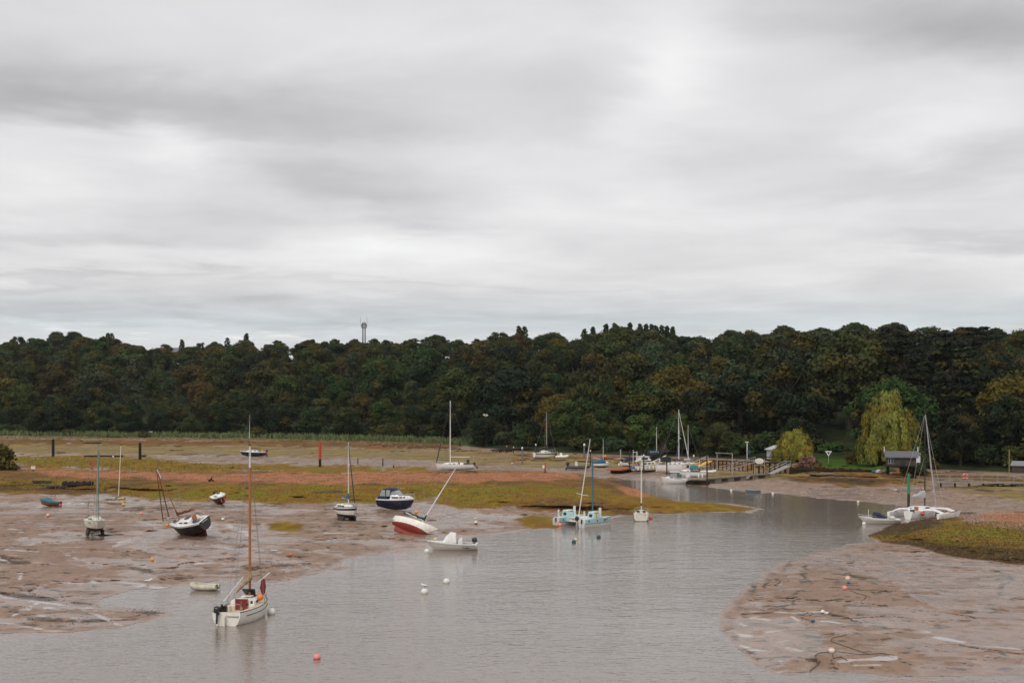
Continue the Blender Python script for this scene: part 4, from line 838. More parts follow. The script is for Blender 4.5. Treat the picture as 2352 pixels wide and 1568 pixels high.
def lettering(root, body, size, M4, m=INKT, name='lettering'):
    cu = bpy.data.curves.new(name, 'FONT'); cu.body = body; cu.size = size; cu.extrude = .006; cu.align_x = 'CENTER'; cu.align_y = 'CENTER'; cu.resolution_u = 2
    o = bpy.data.objects.new('tmp_text', cu); COL.objects.link(o); bpy.context.view_layer.update()
    me = bpy.data.meshes.new_from_object(o.evaluated_get(bpy.context.evaluated_depsgraph_get())); bpy.data.objects.remove(o); me.name = name; me.materials.clear(); me.materials.append(m)
    o = bpy.data.objects.new(name, me); COL.objects.link(o); o.parent = root; o.matrix_local = M4; return o
def fender(root, p, r=.11, l=.45, m=WHITEB):
    mb = MB(); mb.tube([(p[0], p[1], p[2] + l * .5 + .05), (p[0], p[1], p[2] + l * .42), (p[0], p[1], p[2] - l * .42), (p[0], p[1], p[2] - l * .5)], [r * .4, r, r, r * .4], 8); obj('fender', mb, m, root, smooth='auto')
def sailboat(name, label, M4, L, B, fb=(.7, .95), draft=.45, tw=.7, mats=None, bands=(1, 1, 1, 1), cab=None, wins=None, cockpit=(.06, .38, .4, .68), mast=None, rail=None, keel='fin', deckm=None, cat='sailing boat', group=None, cabm=None, rudder=True, rk=.5, full=2.2, glass=None, hatch=True, winz=(.3, .68)):
    root = boat_root(name, label, cat, M4, group); hl = Hull(L, B, fb[0], fb[1], draft, tw, rk, full)
    m = mats or [ANTI, GEL, NAVY]; m1 = GEL if m[1] in (NAVY, BLACK, WOODD) and deckm is GEL else m[1]; cabm = cabm or m1; obj('hull', hl.mesh(bands), m, root, smooth='auto')
    obj('deck', hl.deck(cockpit), [deckm or DECK, m1], root)
    tr = MB()
    for sd in (1, -1): tr.tube([(hl.x(t), sd * hl.w(t), hl.sheer(t) + .01) for t in [i / 14 for i in range(15)]], .028, 5)
    obj('rubbing_strake', tr, m[2] if len(m) > 2 else m[1], root)
    zf = lambda x: hl.sheer(min(1, max(0, (x + L / 2) / L))) - .02
    cb_ = None
    if cab:
        x0, x1, wa, wb, ha, hb = cab; mb = MB(); mb.loft(cabin_secs(x0, x1, wa, wb, ha, hb, zf, closed_front(x0, x1))); cb_ = obj('cabin', mb, cabm or m[1], root, smooth='auto')
        if wins: side_windows(cb_, x0, x1, wa, wb, ha, hb, zf, wins, winz[0], winz[1], glass, front=closed_front(x0, x1))
        if hatch:
            mb = MB(); xh = x0 + (x1 - x0) * .35; mb.box((xh, 0, zf(xh) + ha * 1.08 + .03), ((x1 - x0) * .22, wa * .75, .05)); obj('hatch', mb, m[1], cb_)
    if keel == 'fin':
        mb = MB(); mb.prism([(-L * .08, -draft * .8), (L * .14, -draft * .8), (L * .09, -draft - .35), (-L * .06, -draft - .35)], .10); obj('keel', mb, m[0], root)
    elif keel == 'bilge':
        for sd in (1, -1):
            mb = MB(); mb.prism([(-L * .20, -draft * .5), (L * .18, -draft * .5), (L * .12, -draft - .36), (-L * .16, -draft - .36)], .22, Matrix.Translation((0, sd * B * .28, 0)) @ Matrix.Rotation(R(sd * 12), 4, 'X')); obj('keel', mb, m[0], root)
    elif keel == 'long':
        mb = MB(); mb.prism([(-L * .42, -draft * .3), (L * .25, -draft * .7), (L * .10, -draft - .28), (-L * .38, -draft - .28)], .16); obj('keel', mb, m[0], root)
    if rudder:
        mb = MB(); mb.prism([(-L / 2 - .04, fb[0] * .75), (-L / 2 - .30, fb[0] * .75), (-L / 2 - .38, -draft), (-L / 2 - .05, -draft)], .05); obj('rudder', mb, m[0], root)
    if rail: rails(root, hl, *rail)
    if mast: rig(root, hl, **mast)
    return root, hl, cb_
def closed_front(x0, x1): return min(.7, (x1 - x0) * .3)
def MA(xm, zb, H_, **k): return dict(xm=xm, zb=zb, H_=H_, **k)
# ---- 1 foreground sloop
M4 = frame(521, 1436, 80, ground=False); M4 = M4 @ Matrix.Translation((3.0, 0, 0))
rt, hl, cb_ = sailboat('sailing_boat', 'cream sloop with tall tan mast and black outboard, nearest boat in the channel', M4, 6.2, 2.2, fb=(.78, .98), draft=.35, tw=.76, mats=[DIRTY, CREAM, BLACK], bands=(1, 1, 1, 1), full=2.8, rk=.35,
    cab=(-.55, 2.0, .78, .5, .42, .30), wins=[(.0, .55), (.75, 1.2)], cockpit=(.03, .40, .5, .62), deckm=DECKC, rail=(.62, .96, .5, 4), hatch=True,
    mast=MA(.75, 1.25, 9.0, r=.085, mt=TAN, spread=None, mast_parts=(.855, ALU), boom=(2.15, .95, -.50), cover=.17, cover_m=CANV_K, wire=.010))
mb = MB()
for sd in (1, -1): mb.tube([(hl.x(t), sd * (hl.w(t) + .004), hl.sheer(t) - .26) for t in [.12 + i * .05 for i in range(15)]], .028, 5)
obj('side_stripe', mb, BLACK, rt)
mb = MB(); mb.box((-.60, 0, .86), (.04, .72, .62)); dr_ = obj('companionway_door', mb, REDW, rt)
mb = MB(); mb.box((-.64, .38, .88), (.04, .05, .66)); mb.box((-.64, -.38, .88), (.04, .05, .66)); mb.box((-.64, 0, 1.2), (.04, .8, .05)); obj('door_frame', mb, TAN, dr_)
mb = MB(); mb.tube([(-.67, 0, 1.1), (-.68, .03, .85), (-.70, -.05, .68), (-.68, .06, .62)], .025, 5); mb.ball((-.69, 0, .66), .11, (.5, 1, .9), 8, 6); obj('rope_coil', mb, CANV_K, rt)
outboard(rt, -3.16, .50, .62, .86)
mb = MB(); mb.tube([(-3.0, -.75, 1.25), (-3.0, .78, 1.25)], .016, 5); mb.tube([(-3.0, .78, 1.25), (-3.0, .80, .76)], .016, 5); mb.tube([(-3.0, -.75, 1.25), (-2.6, -.85, .8)], .016, 5); mb.tube([(-3.0, -.2, .76), (-3.0, -.2, 1.25)], .014, 4); obj('push_pit', mb, STEEL, rt)
mb = MB(); mb.tube([(-2.4, .45, 1.28), (.75, .42, 2.35)], .03, 6); mb.tube([(1.3, -.3, 1.95), (3.0, -.45, 2.35)], .035, 6); obj('spare_spar', mb, ALU, rt)
mb = MB(); mb.loft([[(1.0, -.3, 1.15), (1.0, .3, 1.15), (1.1, .25, 1.2), (1.1, -.25, 1.2)], [(.5, -.42, 1.62), (.5, .42, 1.62), (.56, .40, 1.66), (.56, -.40, 1.66)]]); obj('spray_hood', mb, BLKP, rt)
mb = MB(); mb.tube([(1.9, -.42, 1.2), (1.95, -.40, 1.65), (1.9, -.44, 2.1)], [.12, .19, .10], 8); mb.tube([(1.9, -.42, .95), (1.95, -.2, 1.6)], .03, 4); obj('bagged_sail', mb, REDW, rt, smooth='auto')
mb = MB(); mb.ball((.55, -.72, 1.18), .19, (1, 1, 1.1), 12, 8); mb.tube([(.55, -.72, 1.35), (.45, -.6, 1.48)], [.05, .02], 6); obj('fender_ball', mb, ORANGE, rt, smooth=True)
for p in ((-1.6, -.68, .98), (-.9, -.72, 1.0), (-2.2, .62, .95)):
    mb = MB(); mb.tube([p, (p[0], p[1], p[2] + .16)], [.09, .06], 8); obj('winch', mb, BLKP, rt, smooth='auto')
mb = MB(); mb.box((-2.7, .30, .88), (.3, .34, .38)); obj('fuel_tank', mb, WOODD, rt)
mb = MB(); mb.tube([(-3.13, -.02, .72), (-3.13, -.02, .05)], .035, 5); mb.prism([(-3.12, .3), (-3.32, .25), (-3.34, -.4), (-3.12, -.4)], .05); obj('rudder_stock', mb, CREAM, rt)
lettering(rt, 'TUI DANCE', .13, Matrix.Translation((-3.125, -.42, .53)) @ Matrix.Rotation(R(90), 4, 'X') @ Matrix.Rotation(R(-90), 4, 'Y'))
# ---- 2 inflatable by the mud edge
def inflatable(name, label, M4, L, B, r, m, floor=GREYR, cat='inflatable dinghy', motor=None, console=None, group=None, sag=0.0):
    root = boat_root(name, label, cat, M4, group); mb = MB(); n = 9; pts = [(-L / 2, B / 2 - r, r), (-L * .2, B / 2 - r, r - sag)]
    for i in range(n + 1):
        a = math.pi * i / n; pts.append((L * .22 + math.sin(a) * (L * .28 - r), math.cos(a) * (B / 2 - r), r + .12 * math.sin(a)))
    pts += [(-L * .2, -B / 2 + r, r - sag), (-L / 2, -B / 2 + r, r)]; rr = [r * .75, r] + [r * 1.0] * (n + 1) + [r, r * .75]
    mb.tube(pts, rr, 10); obj('tube', mb, m, root, smooth='auto')
    mb = MB(); mb.box((-L * .05, 0, r * .35), (L * .75, B - 2 * r, .06)); obj('floor', mb, floor, root)
    mb = MB(); mb.box((-L * .44, 0, r * .9), (.05, B - 2.6 * r, r * 1.5)); obj('transom', mb, WOODP, root)
    mb = MB(); mb.box((-L * .02, 0, r * 1.5), (.22, B - 1.6 * r, .04)); obj('thwart', mb, floor, root)
    if motor: outboard(root, -L * .46, 0, r * 1.6, motor[0], motor[1], motor[2], motor[3])
    if console:
        mb = MB(); c = console; mb.loft([[(c[0] - .3, -.3, r * .5), (c[0] + .3, -.3, r * .5), (c[0] + .3, .3, r * .5), (c[0] - .3, .3, r * .5)], [(c[0] - .25, -.28, c[1]), (c[0] + .12, -.28, c[1]), (c[0] + .12, .28, c[1]), (c[0] - .25, .28, c[1])]]); obj('console', mb, c[2], root)
        mb = MB(); mb.tube([(c[0] - .8, -.3, r), (c[0] - .85, -.3, c[1] + .35), (c[0] - .85, .3, c[1] + .35), (c[0] - .8, .3, r)], .03, 5); obj('arch', mb, STEEL, root)
    return root
inflatable('inflatable_dinghy', 'stained cream inflatable dinghy with sagging tubes at the mud edge, beside the cream sloop', frame(468, 1354, 172, ground=False, sit=.02), 2.0, 1.2, .21, TUBEC, sag=.03)
# ---- 3 / 5 small covered dinghies
def dinghy(name, label, M4, L, B, mats, cover_m, cover=True, mast=None, cover_h=.32, patch=None, fb=(.42, .6), cat='dinghy'):
    root = boat_root(name, label, cat, M4); hl = Hull(L, B, fb[0], fb[1], .18, .7, .3, 2.0, .05); obj('hull', hl.mesh((1, 1, 2, 2)), mats, root, smooth='auto')
    if cover:
        mb = MB(); secs = []
        for i in range(13):
            t = i / 12 * .98; w = hl.w(t) * 1.03 + .01; z = hl.sheer(t); x = hl.x(t); hc = cover_h * math.exp(-((t - .62) / .22) ** 2) + .05
            secs.append([(x, -w, z - .10), (x, -w, z + .01), (x, -w * .5, z + hc * .55), (x, 0, z + hc), (x, w * .5, z + hc * .55), (x, w, z + .01), (x, w, z - .10)])
        mb.loft(secs, closed=False, caps=False); cv = obj('boat_cover', mb, cover_m, root, smooth=True)
        if patch:
            mb = MB(); 
            for sd in (1, -1): mb.loft([[(hl.x(t), sd * (hl.w(t) * 1.05 + .02), hl.sheer(t) - .02), (hl.x(t), sd * hl.w(t) * .62, hl.sheer(t) + .16), (hl.x(t), sd * hl.w(t) * .60, hl.sheer(t) + .13), (hl.x(t), sd * (hl.w(t) * 1.05), hl.sheer(t) - .06)] for t in (.45, .6, .75, .95)])
            obj('yellow_side_deck', mb, patch, root)
    else: obj('deck', hl.deck((.08, .85, .28, .85)), [mats[1], mats[1]], root)
    if mast: rig(root, hl, **mast)
    return root
dinghy('sailing_dinghy', 'brown dinghy under a teal cover with a short leaning brown mast', frame(115, 1161, 172, sit=.14, pitch=-3, roll=3), 2.65, 1.15, [BROWNW, BROWNW, BROWNW], CANV_T, mast=MA(-.55, .75, 2.5, r=.035, mt=BROWNW, stays=False))
dinghy('sailing_dinghy', 'white and yellow dinghy with a blue cover and thin cream mast', frame(267, 1157, -25, sit=.14, roll=-4), 2.7, 1.2, [DIRTY, DIRTY, YEL], CANV_B, mast=MA(.30, .7, 6.2, r=.035, mt=CREAM, stays=False, wire=.008), patch=YEL)
# ---- 4 bilge keeler
M4 = frame(219, 1228, -68, sit=.74, roll=-2, pitch=0)
rt, hl, cb_ = sailboat('sailing_yacht', 'dirty white yacht standing upright on bilge keels, green stay beside its mast', M4, 4.6, 1.95, fb=(.62, .78), draft=.42, tw=.8, mats=[ANTI, DIRTY, DIRTY], cab=(-.9, 1.3, .66, .45, .36, .28), wins=[(-.6, -.1), (.15, .6)], keel='bilge', deckm=DIRTY,
    rail=(.70, .97, .42, 4), mast=MA(.35, .95, 6.6, r=.05, mt=P_('grey_spar', (.28, .26, .24), rough=.5), spread=[(.60, .42)], boom=None, wire=.010))
mb = MB(); mb.tube([(2.2, 0, .85), (.55, 0, 7.2)], .035, 6); obj('green_headsail_sock', mb, P_('green_sock', (.03, .13, .11), rough=.7), rt)
mb = MB(); mb.tube([(-1.75, -.5, .65), (-1.75, -.5, 2.4)], .02, 5); mb.tube([(-1.7, .5, .65), (-1.7, .5, 1.9)], .015, 5); mb.box((-1.75, -.5, .85), (.12, .12, .4)); obj('stern_post', mb, WIRE, rt)
outboard(rt, -2.4, -.35, .4, .8)
mb = MB(); mb.tube([(1.9, -.5, .75), (2.3, -.7, 1.15)], .02, 4); mb.box((2.35, -.72, 1.17), (.3, .06, .05), rz=.4); obj('bow_anchor', mb, STEEL, rt)
lettering(rt, 'ANNIE', .14, Matrix.Translation((1.28, -.70, .5)) @ Matrix.Rotation(R(32), 4, 'Z') @ Matrix.Rotation(R(90), 4, 'X'))
# ---- 6 dark heeled gaffer
M4 = frame(437, 1228, 148, sit=.55, roll=-24, pitch=9)
rt, hl, cb_ = sailboat('sailing_yacht', 'black heeled gaffer with brown spars leaning left and a brown cabin door', M4, 4.4, 2.0, fb=(.78, .98), draft=.62, tw=.78, mats=[P_('worn_red_bottom', (.10, .03, .02), rough=.8, var=.3), BLACK, GEL], bands=(1, 1, 1, 2), full=2.4, cab=(-1.1, 1.15, .74, .5, .38, .3), wins=[(-.7, -.2), (.1, .5)], keel='long', deckm=GEL, rudder=False,
    rail=(.70, .98, .45, 4), mast=MA(.75, 1.25, 5.2, r=.055, mt=TAN, spread=None, mast_parts=(.82, GEL), boom=(2.3, .35, .25), cover=.12, cover_m=RUSTS, wire=.014, jib=(.055, .10, .93), jib_m=RUSTS))
mb = MB(); mb.tube([(1.9, 0, 1.0), (2.95, 0, 1.2)], .05, 6); obj('bowsprit', mb, P_('grey_wood', (.3, .28, .24), rough=.8), rt)
mb = MB(); mb.tube([(2.9, 0, 1.22), (.9, 0, 6.2)], [.05, .035], 6); obj('outer_headsail', mb, RUSTS, rt)
mb = MB(); mb.box((-1.12, .0, 1.02), (.05, .55, .62)); mb.box((-1.15, 0, 1.02), (.03, .45, .05)); obj('companionway_door', mb, TAN, rt)
mb = MB(); mb.box((-1.5, .55, .92), (.28, .24, .18)); obj('blue_tub', mb, CANV_B, rt)
for k in range(3):
    mb = MB(); mb.box((1.15 + k * .28, -.15 + .2 * (k % 2), 1.02), (.2, .4, .05)); obj('deck_hatch', mb, BLKP, rt)
mb = MB(); mb.ball((2.0, .55, .95), .17, (1, 1, 1.1)); obj('fender_ball', mb, ORANGE, rt, smooth=True)
lettering(rt, 'MORWENNA', .13, Matrix.Translation((-2.22, 0, .62)) @ Matrix.Rotation(R(90), 4, 'X') @ Matrix.Rotation(R(-90), 4, 'Y'), m=GEL)
# ---- 7 little heeled motorboat
M4 = frame(506, 1157, -64, sit=.40, roll=20, pitch=4)
rt, hl, cb_ = sailboat('motor_boat', 'small black and white cabin motorboat tipped on its side, near the shingle', M4, 3.6, 1.6, fb=(.60, .82), draft=.38, tw=.85, mats=[ANTI, BLACK, GEL], bands=(1, 1, 1, 2), cab=(-.2, 1.25, .55, .35, .36, .24), wins=[(.0, .35), (.45, .75)], keel='fin', deckm=GEL, mast=None, cat='motorboat', rudder=False)
for y in (-.2, .22):
    mb = MB(); mb.tube([(1.75, y, .55), (1.8, y, .15)], .08, 7); obj('red_fender', mb, REDB, rt)
outboard(rt, -1.85, 0, .5, .75)
# ---- 8 far navy yacht
M4 = frame(581, 1048, 176, sit=.42, roll=3)
rt, hl, cb_ = sailboat('sailing_yacht', 'small navy hulled yacht aground on the far mud left of the red pile', M4, 5.9, 2.0, fb=(.55, .85), draft=.40, mats=[ANTI, NAVY, GEL], bands=(1, 1, 1, 2), cab=(-1.2, 1.7, .68, .42, .42, .3), wins=[(-.9, -.3), (.1, .8)], keel='none', deckm=GEL,
    rail=(.72, .98, .5, 4), mast=MA(.85, .85, 7.9, r=.055, mt=BROWNW, mast_parts=(.35, ALU), spread=[(.55, .5)], boom=(2.6, .6, -.1), cover=.11, cover_m=BLKP, wire=.014))
mb = MB(); mb.ball((-2.0, -.35, .85), .22); obj('yellow_bag', mb, YEL, rt, smooth=True); outboard(rt, -3.0, 0, .5, 1.0, BLKP, REDB)
# ---- 9 black striped yacht
M4 = frame(797, 1194, -60, sit=.66, roll=0, pitch=0)
rt, hl, cb_ = sailboat('sailing_yacht', 'white yacht with black sheer stripe and rolled dark headsail, upright on the mud', M4, 4.4, 1.85, fb=(.72, .88), draft=.45, tw=.72, mats=[ANTI, GEL, BLACK], bands=(1, 1, 2, 1), cab=(-1.3, 1.15, .70, .42, .32, .24), wins=[(-1.05, .25)], keel='bilge', deckm=GEL, hatch=True,
    rail=(.02, .97, .42, 7), mast=MA(.35, 1.05, 6.5, r=.05, mt=ALU, spread=[(.50, .75)], boom=(1.6, .55, 0), cover=.12, cover_m=CANV_B, wire=.010, jib=(.06, .06, .95), jib_m=CANV_N), winz=(.2, .75))
mb = MB(); mb.tube([(2.35, 0, .8), (2.4, 0, -.7)], .022, 4); obj('anchor_chain', mb, WIRE, rt)
# ---- 10 navy cruiser with canopy
M4 = frame(911, 1170, -20, sit=.42, roll=0, pitch=1)
root = boat_root('motor_cruiser', 'navy motor cruiser with white cabin and blue canopy, aground by the algae bank', 'motor cruiser', M4)
hl = Hull(4.55, 1.85, .80, 1.02, .42, .88, .5, 1.7, .04); obj('hull', hl.mesh((1, 1, 1, 2)), [ANTI, NAVY, GEL], root, smooth='auto'); obj('deck', hl.deck((.06, .36, .35, .8)), [GEL, GEL], root)
zf = lambda x: hl.sheer(min(1, max(0, (x + hl.L / 2) / hl.L))) - .02
mb = MB(); mb.loft(cabin_secs(-.55, 2.0, .80, .5, .34, .30, zf, .6)); cb_ = obj('cabin', mb, GEL, root, smooth='auto'); side_windows(cb_, -.55, 2.0, .80, .5, .34, .30, zf, [(-.3, .45), (.6, .95), (1.02, 1.3)], .25, .75, front=.6)
mb = MB(); mb.loft([[(x, -w, z0), (x, -w * .85, z1), (x, w * .85, z1), (x, w, z0)] for x, w, z0, z1 in ((-.55, .76, zf(0) + .3, zf(0) + .34), (-.5, .76, zf(0) + .3, zf(0) + .55), (.3, .7, zf(0) + .3, zf(0) + .52), (.75, .55, zf(0) + .3, zf(0) + .33))]); wt = obj('wheelhouse', mb, GEL, root, smooth='auto')
mb = MB(); mb.loft([[(x, -w, z0), (x, -w * .9, z1), (x, w * .9, z1), (x, w, z0)] for x, w, z0, z1 in ((-.5, .72, zf(0) + .52, zf(0) + .56), (-.45, .72, zf(0) + .52, zf(0) + 1.0), (.05, .66, zf(0) + .5, zf(0) + .98), (.6, .5, zf(0) + .42, zf(0) + .46))]); obj('windscreen', mb, CLEAR, root)
mb = MB(); mb.loft([[(x, -w, z0), (x, -w * .96, z1 * .8 + z0 * .2), (x, -w * .75, z1), (x, w * .75, z1), (x, w * .96, z1 * .8 + z0 * .2), (x, w, z0)] for x, w, z0, z1 in ((-2.1, .84, zf(-2) - .05, zf(-2) + .05), (-1.85, .84, zf(-2), zf(-2) + .45), (-1.5, .83, zf(-2), zf(0) + 1.12), (-1.0, .82, zf(-1) + .02, zf(0) + 1.22), (-.3, .76, zf(0) + .95, zf(0) + 1.2), (.0, .70, zf(0) + .98, zf(0) + 1.08))]); cn = obj('canopy', mb, CANV_N, root, smooth='auto')
for sd in (1, -1):
    for xa, xb, xc, xd in ((-1.75, -1.05, -1.10, -1.50), (-.95, -.5, -.45, -.95)):
        mb = MB(); z0 = zf(-1) + .35; z1 = zf(0) + 1.02; p = [Vector((xa, sd * .865, z0)), Vector((xb, sd * .865, z0)), Vector((xc, sd * .845, z1)), Vector((xd, sd * .845, z1))]; o = Vector((0, -sd * .03, 0)); mb.add(p + [q + o for q in p], [(0, 1, 2, 3), (7, 6, 5, 4), (0, 4, 5, 1), (1, 5, 6, 2), (2, 6, 7, 3), (3, 7, 4, 0)]); obj('canopy_window', mb, CLEAR, cn)
rails(root, hl, .62, .98, .5, 5); mb = MB(); mb.tube([(0, 0, 2.0), (.9, .2, 2.05)], .02, 4); mb.tube([(.3, -.3, 1.8), (.3, -.3, 2.9)], .012, 4); obj('aerial', mb, STEEL, root)
mb = MB(); mb.ball((-2.45, .5, .95), .20, (1, 1, 1.15)); obj('fender_ball', mb, CANV_T, root, smooth=True); mb = MB(); mb.tube([(2.25, -.15, .95), (2.2, -.25, -.2)], .025, 5); obj('yellow_rope', mb, YEL, root)
# ---- 11 heeled red bottomed yacht
M4 = frame(962, 1232, -24, sit=.62, roll=-36 * -1 * -1, pitch=5)
M4 = frame(950, 1226, -30, sit=.50, roll=-40, pitch=12)
rt, hl, cb_ = sailboat('sailing_yacht', 'cream yacht heeled over showing its red bottom, mast leaning right', M4, 4.9, 1.75, fb=(.58, .72), draft=.52, tw=.45, mats=[REDAF, CREAM, CREAM], bands=(1, 1, 1, 1), full=1.9, cab=(-.9, 1.0, .55, .36, .28, .2), wins=[(-.6, -.15), (.1, .5)], keel='long', deckm=GEL, hatch=True, rk=.9, rudder=False,
    mast=MA(.45, .95, 7.4, r=.05, mt=ALU, boom=(2.2, .25, .25), cover=.14, cover_m=CANV_GR, wire=.010))
mb = MB(); mb.tube([(2.1, 0, .75), (2.7, 0, .95)], .025, 5); obj('bow_roller', mb, STEEL, rt); mb = MB(); mb.tube([(-2.2, -.2, .5), (-2.3, -.9, -.6), (-2.6, -1.3, -1.0)], .03, 5); obj('mooring_chain', mb, WIRE, rt)
# ---- 12 centre console motorboat
M4 = frame(1037, 1262, 176, ground=False)
root = boat_root('motor_boat', 'white open motorboat with covered console and black outboard, afloat at the mud edge', 'motorboat', M4)
hl = Hull(4.55, 1.8, .55, .82, .22, .92, .75, 1.6, .0); obj('hull', hl.mesh((1, 1, 1, 2)), [P_('green_slime', (.09, .11, .04), rough=.8), P_('warm_white_gelcoat', (.74, .71, .66), rough=.3, var=.04, dirt=(.4, .33, .22), dirt_a=.3), GEL], root, smooth='auto'); obj('deck', hl.deck((.10, .62, .3, .75)), [GEL, DECK], root)
mb = MB(); mb.loft([[(x, -w, .62), (x, -w, z * .75), (x, -w * .75, z), (x, w * .75, z), (x, w, z * .75), (x, w, .62)] for x, w, z in ((-.45, .42, 1.0), (-.4, .44, 1.45), (.1, .45, 1.52), (.45, .42, 1.2), (.7, .36, .8))]); obj('console_cover', mb, GEL, root, smooth='auto')
mb = MB(); mb.loft([[(x, -.34, .5), (x, -.34, z), (x, .34, z), (x, .34, .5)] for x, z in ((-.98, .98), (-.94, 1.10), (-.72, 1.02), (-.62, .8))]); obj('seat_cover', mb, GEL, root, smooth='auto')
outboard(root, -1.95, 0, .50, .95, BLKP, BLKP, 8); rails(root, hl, .66, .98, .22, 4)
mb = MB()
for sd in (1, -1): mb.tube([(hl.x(t), sd * (hl.w(t) + .006), hl.sheer(t) - .13) for t in [.03 + i * .06 for i in range(16)]], .012, 4)
obj('side_line', mb, BLACK, root); mb = MB(); mb.prism([(-1.75, .20), (-1.45, .30), (-1.3, .26), (-1.0, .34), (-1.2, .22), (-1.5, .2)], .02, Matrix.Translation((.0, .90, .0))); obj('side_decal', mb, BLACK, root)
# ---- 13 far white yacht
M4 = frame(1044, 1080, 179, sit=.30)
rt, hl, cb_ = sailboat('sailing_yacht', 'tall white yacht on the far mud with bare boom and rolled dark headsail', M4, 6.9, 2.2, fb=(.70, .95), draft=.25, mats=[GEL, GEL, DECK], cab=(-1.6, 2.2, .78, .5, .38, .3), wins=[(-1.0, -.5), (-.2, .3), (.6, 1.0)], keel='none', deckm=GEL, rudder=False,
    rail=(.03, .97, .5, 8), mast=MA(.75, 1.2, 10.8, r=.085, mt=GEL, spread=[(.28, .4), (.67, .4)], boom=(3.4, .9, 0), wire=.012, jib=(.09, .02, .38), jib_m=CANV_N))
mb = MB(); mb.box((-2.4, 0, 1.25), (.5, .7, .7)); obj('cockpit_hood', mb, BLKP, rt); outboard(rt, -3.6, .1, .5, 1.1, BLKP, BLKP, 35); mb = MB(); mb.tube([(-3.3, -.5, .7), (-3.3, -.5, 2.2)], .04, 5); obj('danbuoy', mb, YEL, rt)
# ---- 14 catamaran
M4 = frame(1341, 1206, 47, ground=False)
root = boat_root('catamaran', 'white and turquoise catamaran with twin rudders and two masts, moored off the spit tip', 'catamaran', M4)
CL = 4.7
for sy, nm in ((-1.55, 'hull'), (1.95, 'hull')):
    hl = Hull(CL, .95, .85, .92, .22, .75, .6, 2.0, -.02, .9); mb = hl.mesh((1, 3, 2, 2), (0, .38, .43, .75, 1)); mb.v = [(x + .3, y + sy, z) for x, y, z in mb.v]; h1 = obj(nm, mb, [ANTI, GEL, TURQ, BLACK], root, smooth='auto')
    mb = hl.deck(None); mb.v = [(x + .3, y + sy, z) for x, y, z in mb.v]; obj('deck', mb, [GEL, GEL], root)
    for k in range(3):
        for sd in (1, -1):
            t = .12 + k * .27; x = hl.x(t) + .3; y = sy + sd * (hl.w(t) * .985 + .01); mb = MB(); mb.tube([(x, y - sd * .03, .62), (x, y + sd * .015, .62)], .085, 10); obj('porthole', mb, GLASS, h1)
    mb = MB(); mb.prism([(-2.15, .95), (-2.30, .80), (-2.32, .2), (-2.25, -.1), (-1.95, -.2), (-1.98, .9)], .05, Matrix.Translation((-.10, sy + .18, 0)) @ Matrix.Rotation(R(12), 4, 'Z')); obj('rudder', mb, GEL, root)
    mb = MB(); mb.prism([(-2.15, .95), (-2.42, .80), (-2.44, .2), (-2.35, -.05), (-2.02, -.2), (-2.0, .9)], .05, Matrix.Translation((-.10, sy - .22, 0)) @ Matrix.Rotation(R(-8), 4, 'Z')); obj('rudder', mb, GEL, root)
    mb = MB(); mb.box((-2.18, sy - .02, .62), (.14, .10, .40)); obj('rudder_bracket', mb, BLKP, root)
    mb = MB(); mb.box((-1.7, sy + .05, 1.15), (.20, .06, 1.0)); obj('daggerboard', mb, GEL, root)
    mb = MB(); mb.box((.95, sy + .15, 1.35), (.34, .07, 1.05)); obj('daggerboard', mb, GEL, root)
    x0 = -.7; mb = MB(); mb.loft(cabin_secs(-.75, 1.1, .46, .34, .62, .42, lambda x: .86, .6)); 
    mb.v = [(x, y + sy, z) for x, y, z in mb.v]; c1 = obj('cabin', mb, TURQ, root, smooth='auto'); mb = MB(); mb.box((-.2, sy, 1.51), (.95, .72, .07)); obj('cabin_roof', mb, GEL, c1); mb = MB(); mb.box((-.77, sy, 1.15), (.04, .36, .28)); obj('window', mb, GLASS, c1); mb = MB(); mb.box((.35, sy - .44, 1.1), (.12, .05, .5)); obj('corner_post', mb, GEL, c1)
mb = MB(); mb.box((.35, .2, .72), (2.6, 2.7, .18)); obj('bridge_deck', mb, GEL, root)
mb = MB(); mb.box((-1.0, .2, .66), (.06, 2.4, .50)); bp_ = obj('aft_beam', mb, GEL, root)
for y in (1.32, -.95):
    mb = MB(); mb.box((-1.04, y, .66), (.05, .42, .5)); obj('turquoise_panel', mb, TURQ, bp_)
lettering(bp_, 'STARGAZER', .30, Matrix.Translation((-1.045, .25, .68)) @ Matrix.Rotation(R(90), 4, 'X') @ Matrix.Rotation(R(-90), 4, 'Y'))
lettering(root, 'CLUMBER', .17, Matrix.Translation((1.1, -2.035, .66)) @ Matrix.Rotation(R(8), 4, 'Z') @ Matrix.Rotation(R(90), 4, 'X'))
mb = MB(); mb.box((-.35, -1.98, 1.12), (.16, .08, .5)); obj('yellow_board', mb, YEL, root)
mb = MB(); mb.tube([(.4, .9, .8), (-.05, .9, 4.8), (-.12, .6, 8.6)], [.07, .065, .045], 8)
mb = MB(); mb.tube([(-.15, .6, .8), (.35, .25, 4.8), (.85, -.15, 8.95)], [.055, .055, .04], 8); ms = obj('mast', mb, ALU, root, smooth='auto'); tag(ms, 'pale leaning alloy mast'); mb = MB(); mb.tube([(.1, 1.1, 3.3), (.2, .4, 3.15), (.3, -.3, 3.1)], .03, 5); obj('spreader', mb, ALU, ms)
mb = MB(); mb.tube([(.95, -.4, .9), (.93, -.42, 4.0), (.9, -.42, 6.8)], [.075, .075, .06], 8); ms = obj('mast', mb, DTEAL, root, smooth='auto'); tag(ms, 'dark teal upright mast')
mb = MB()
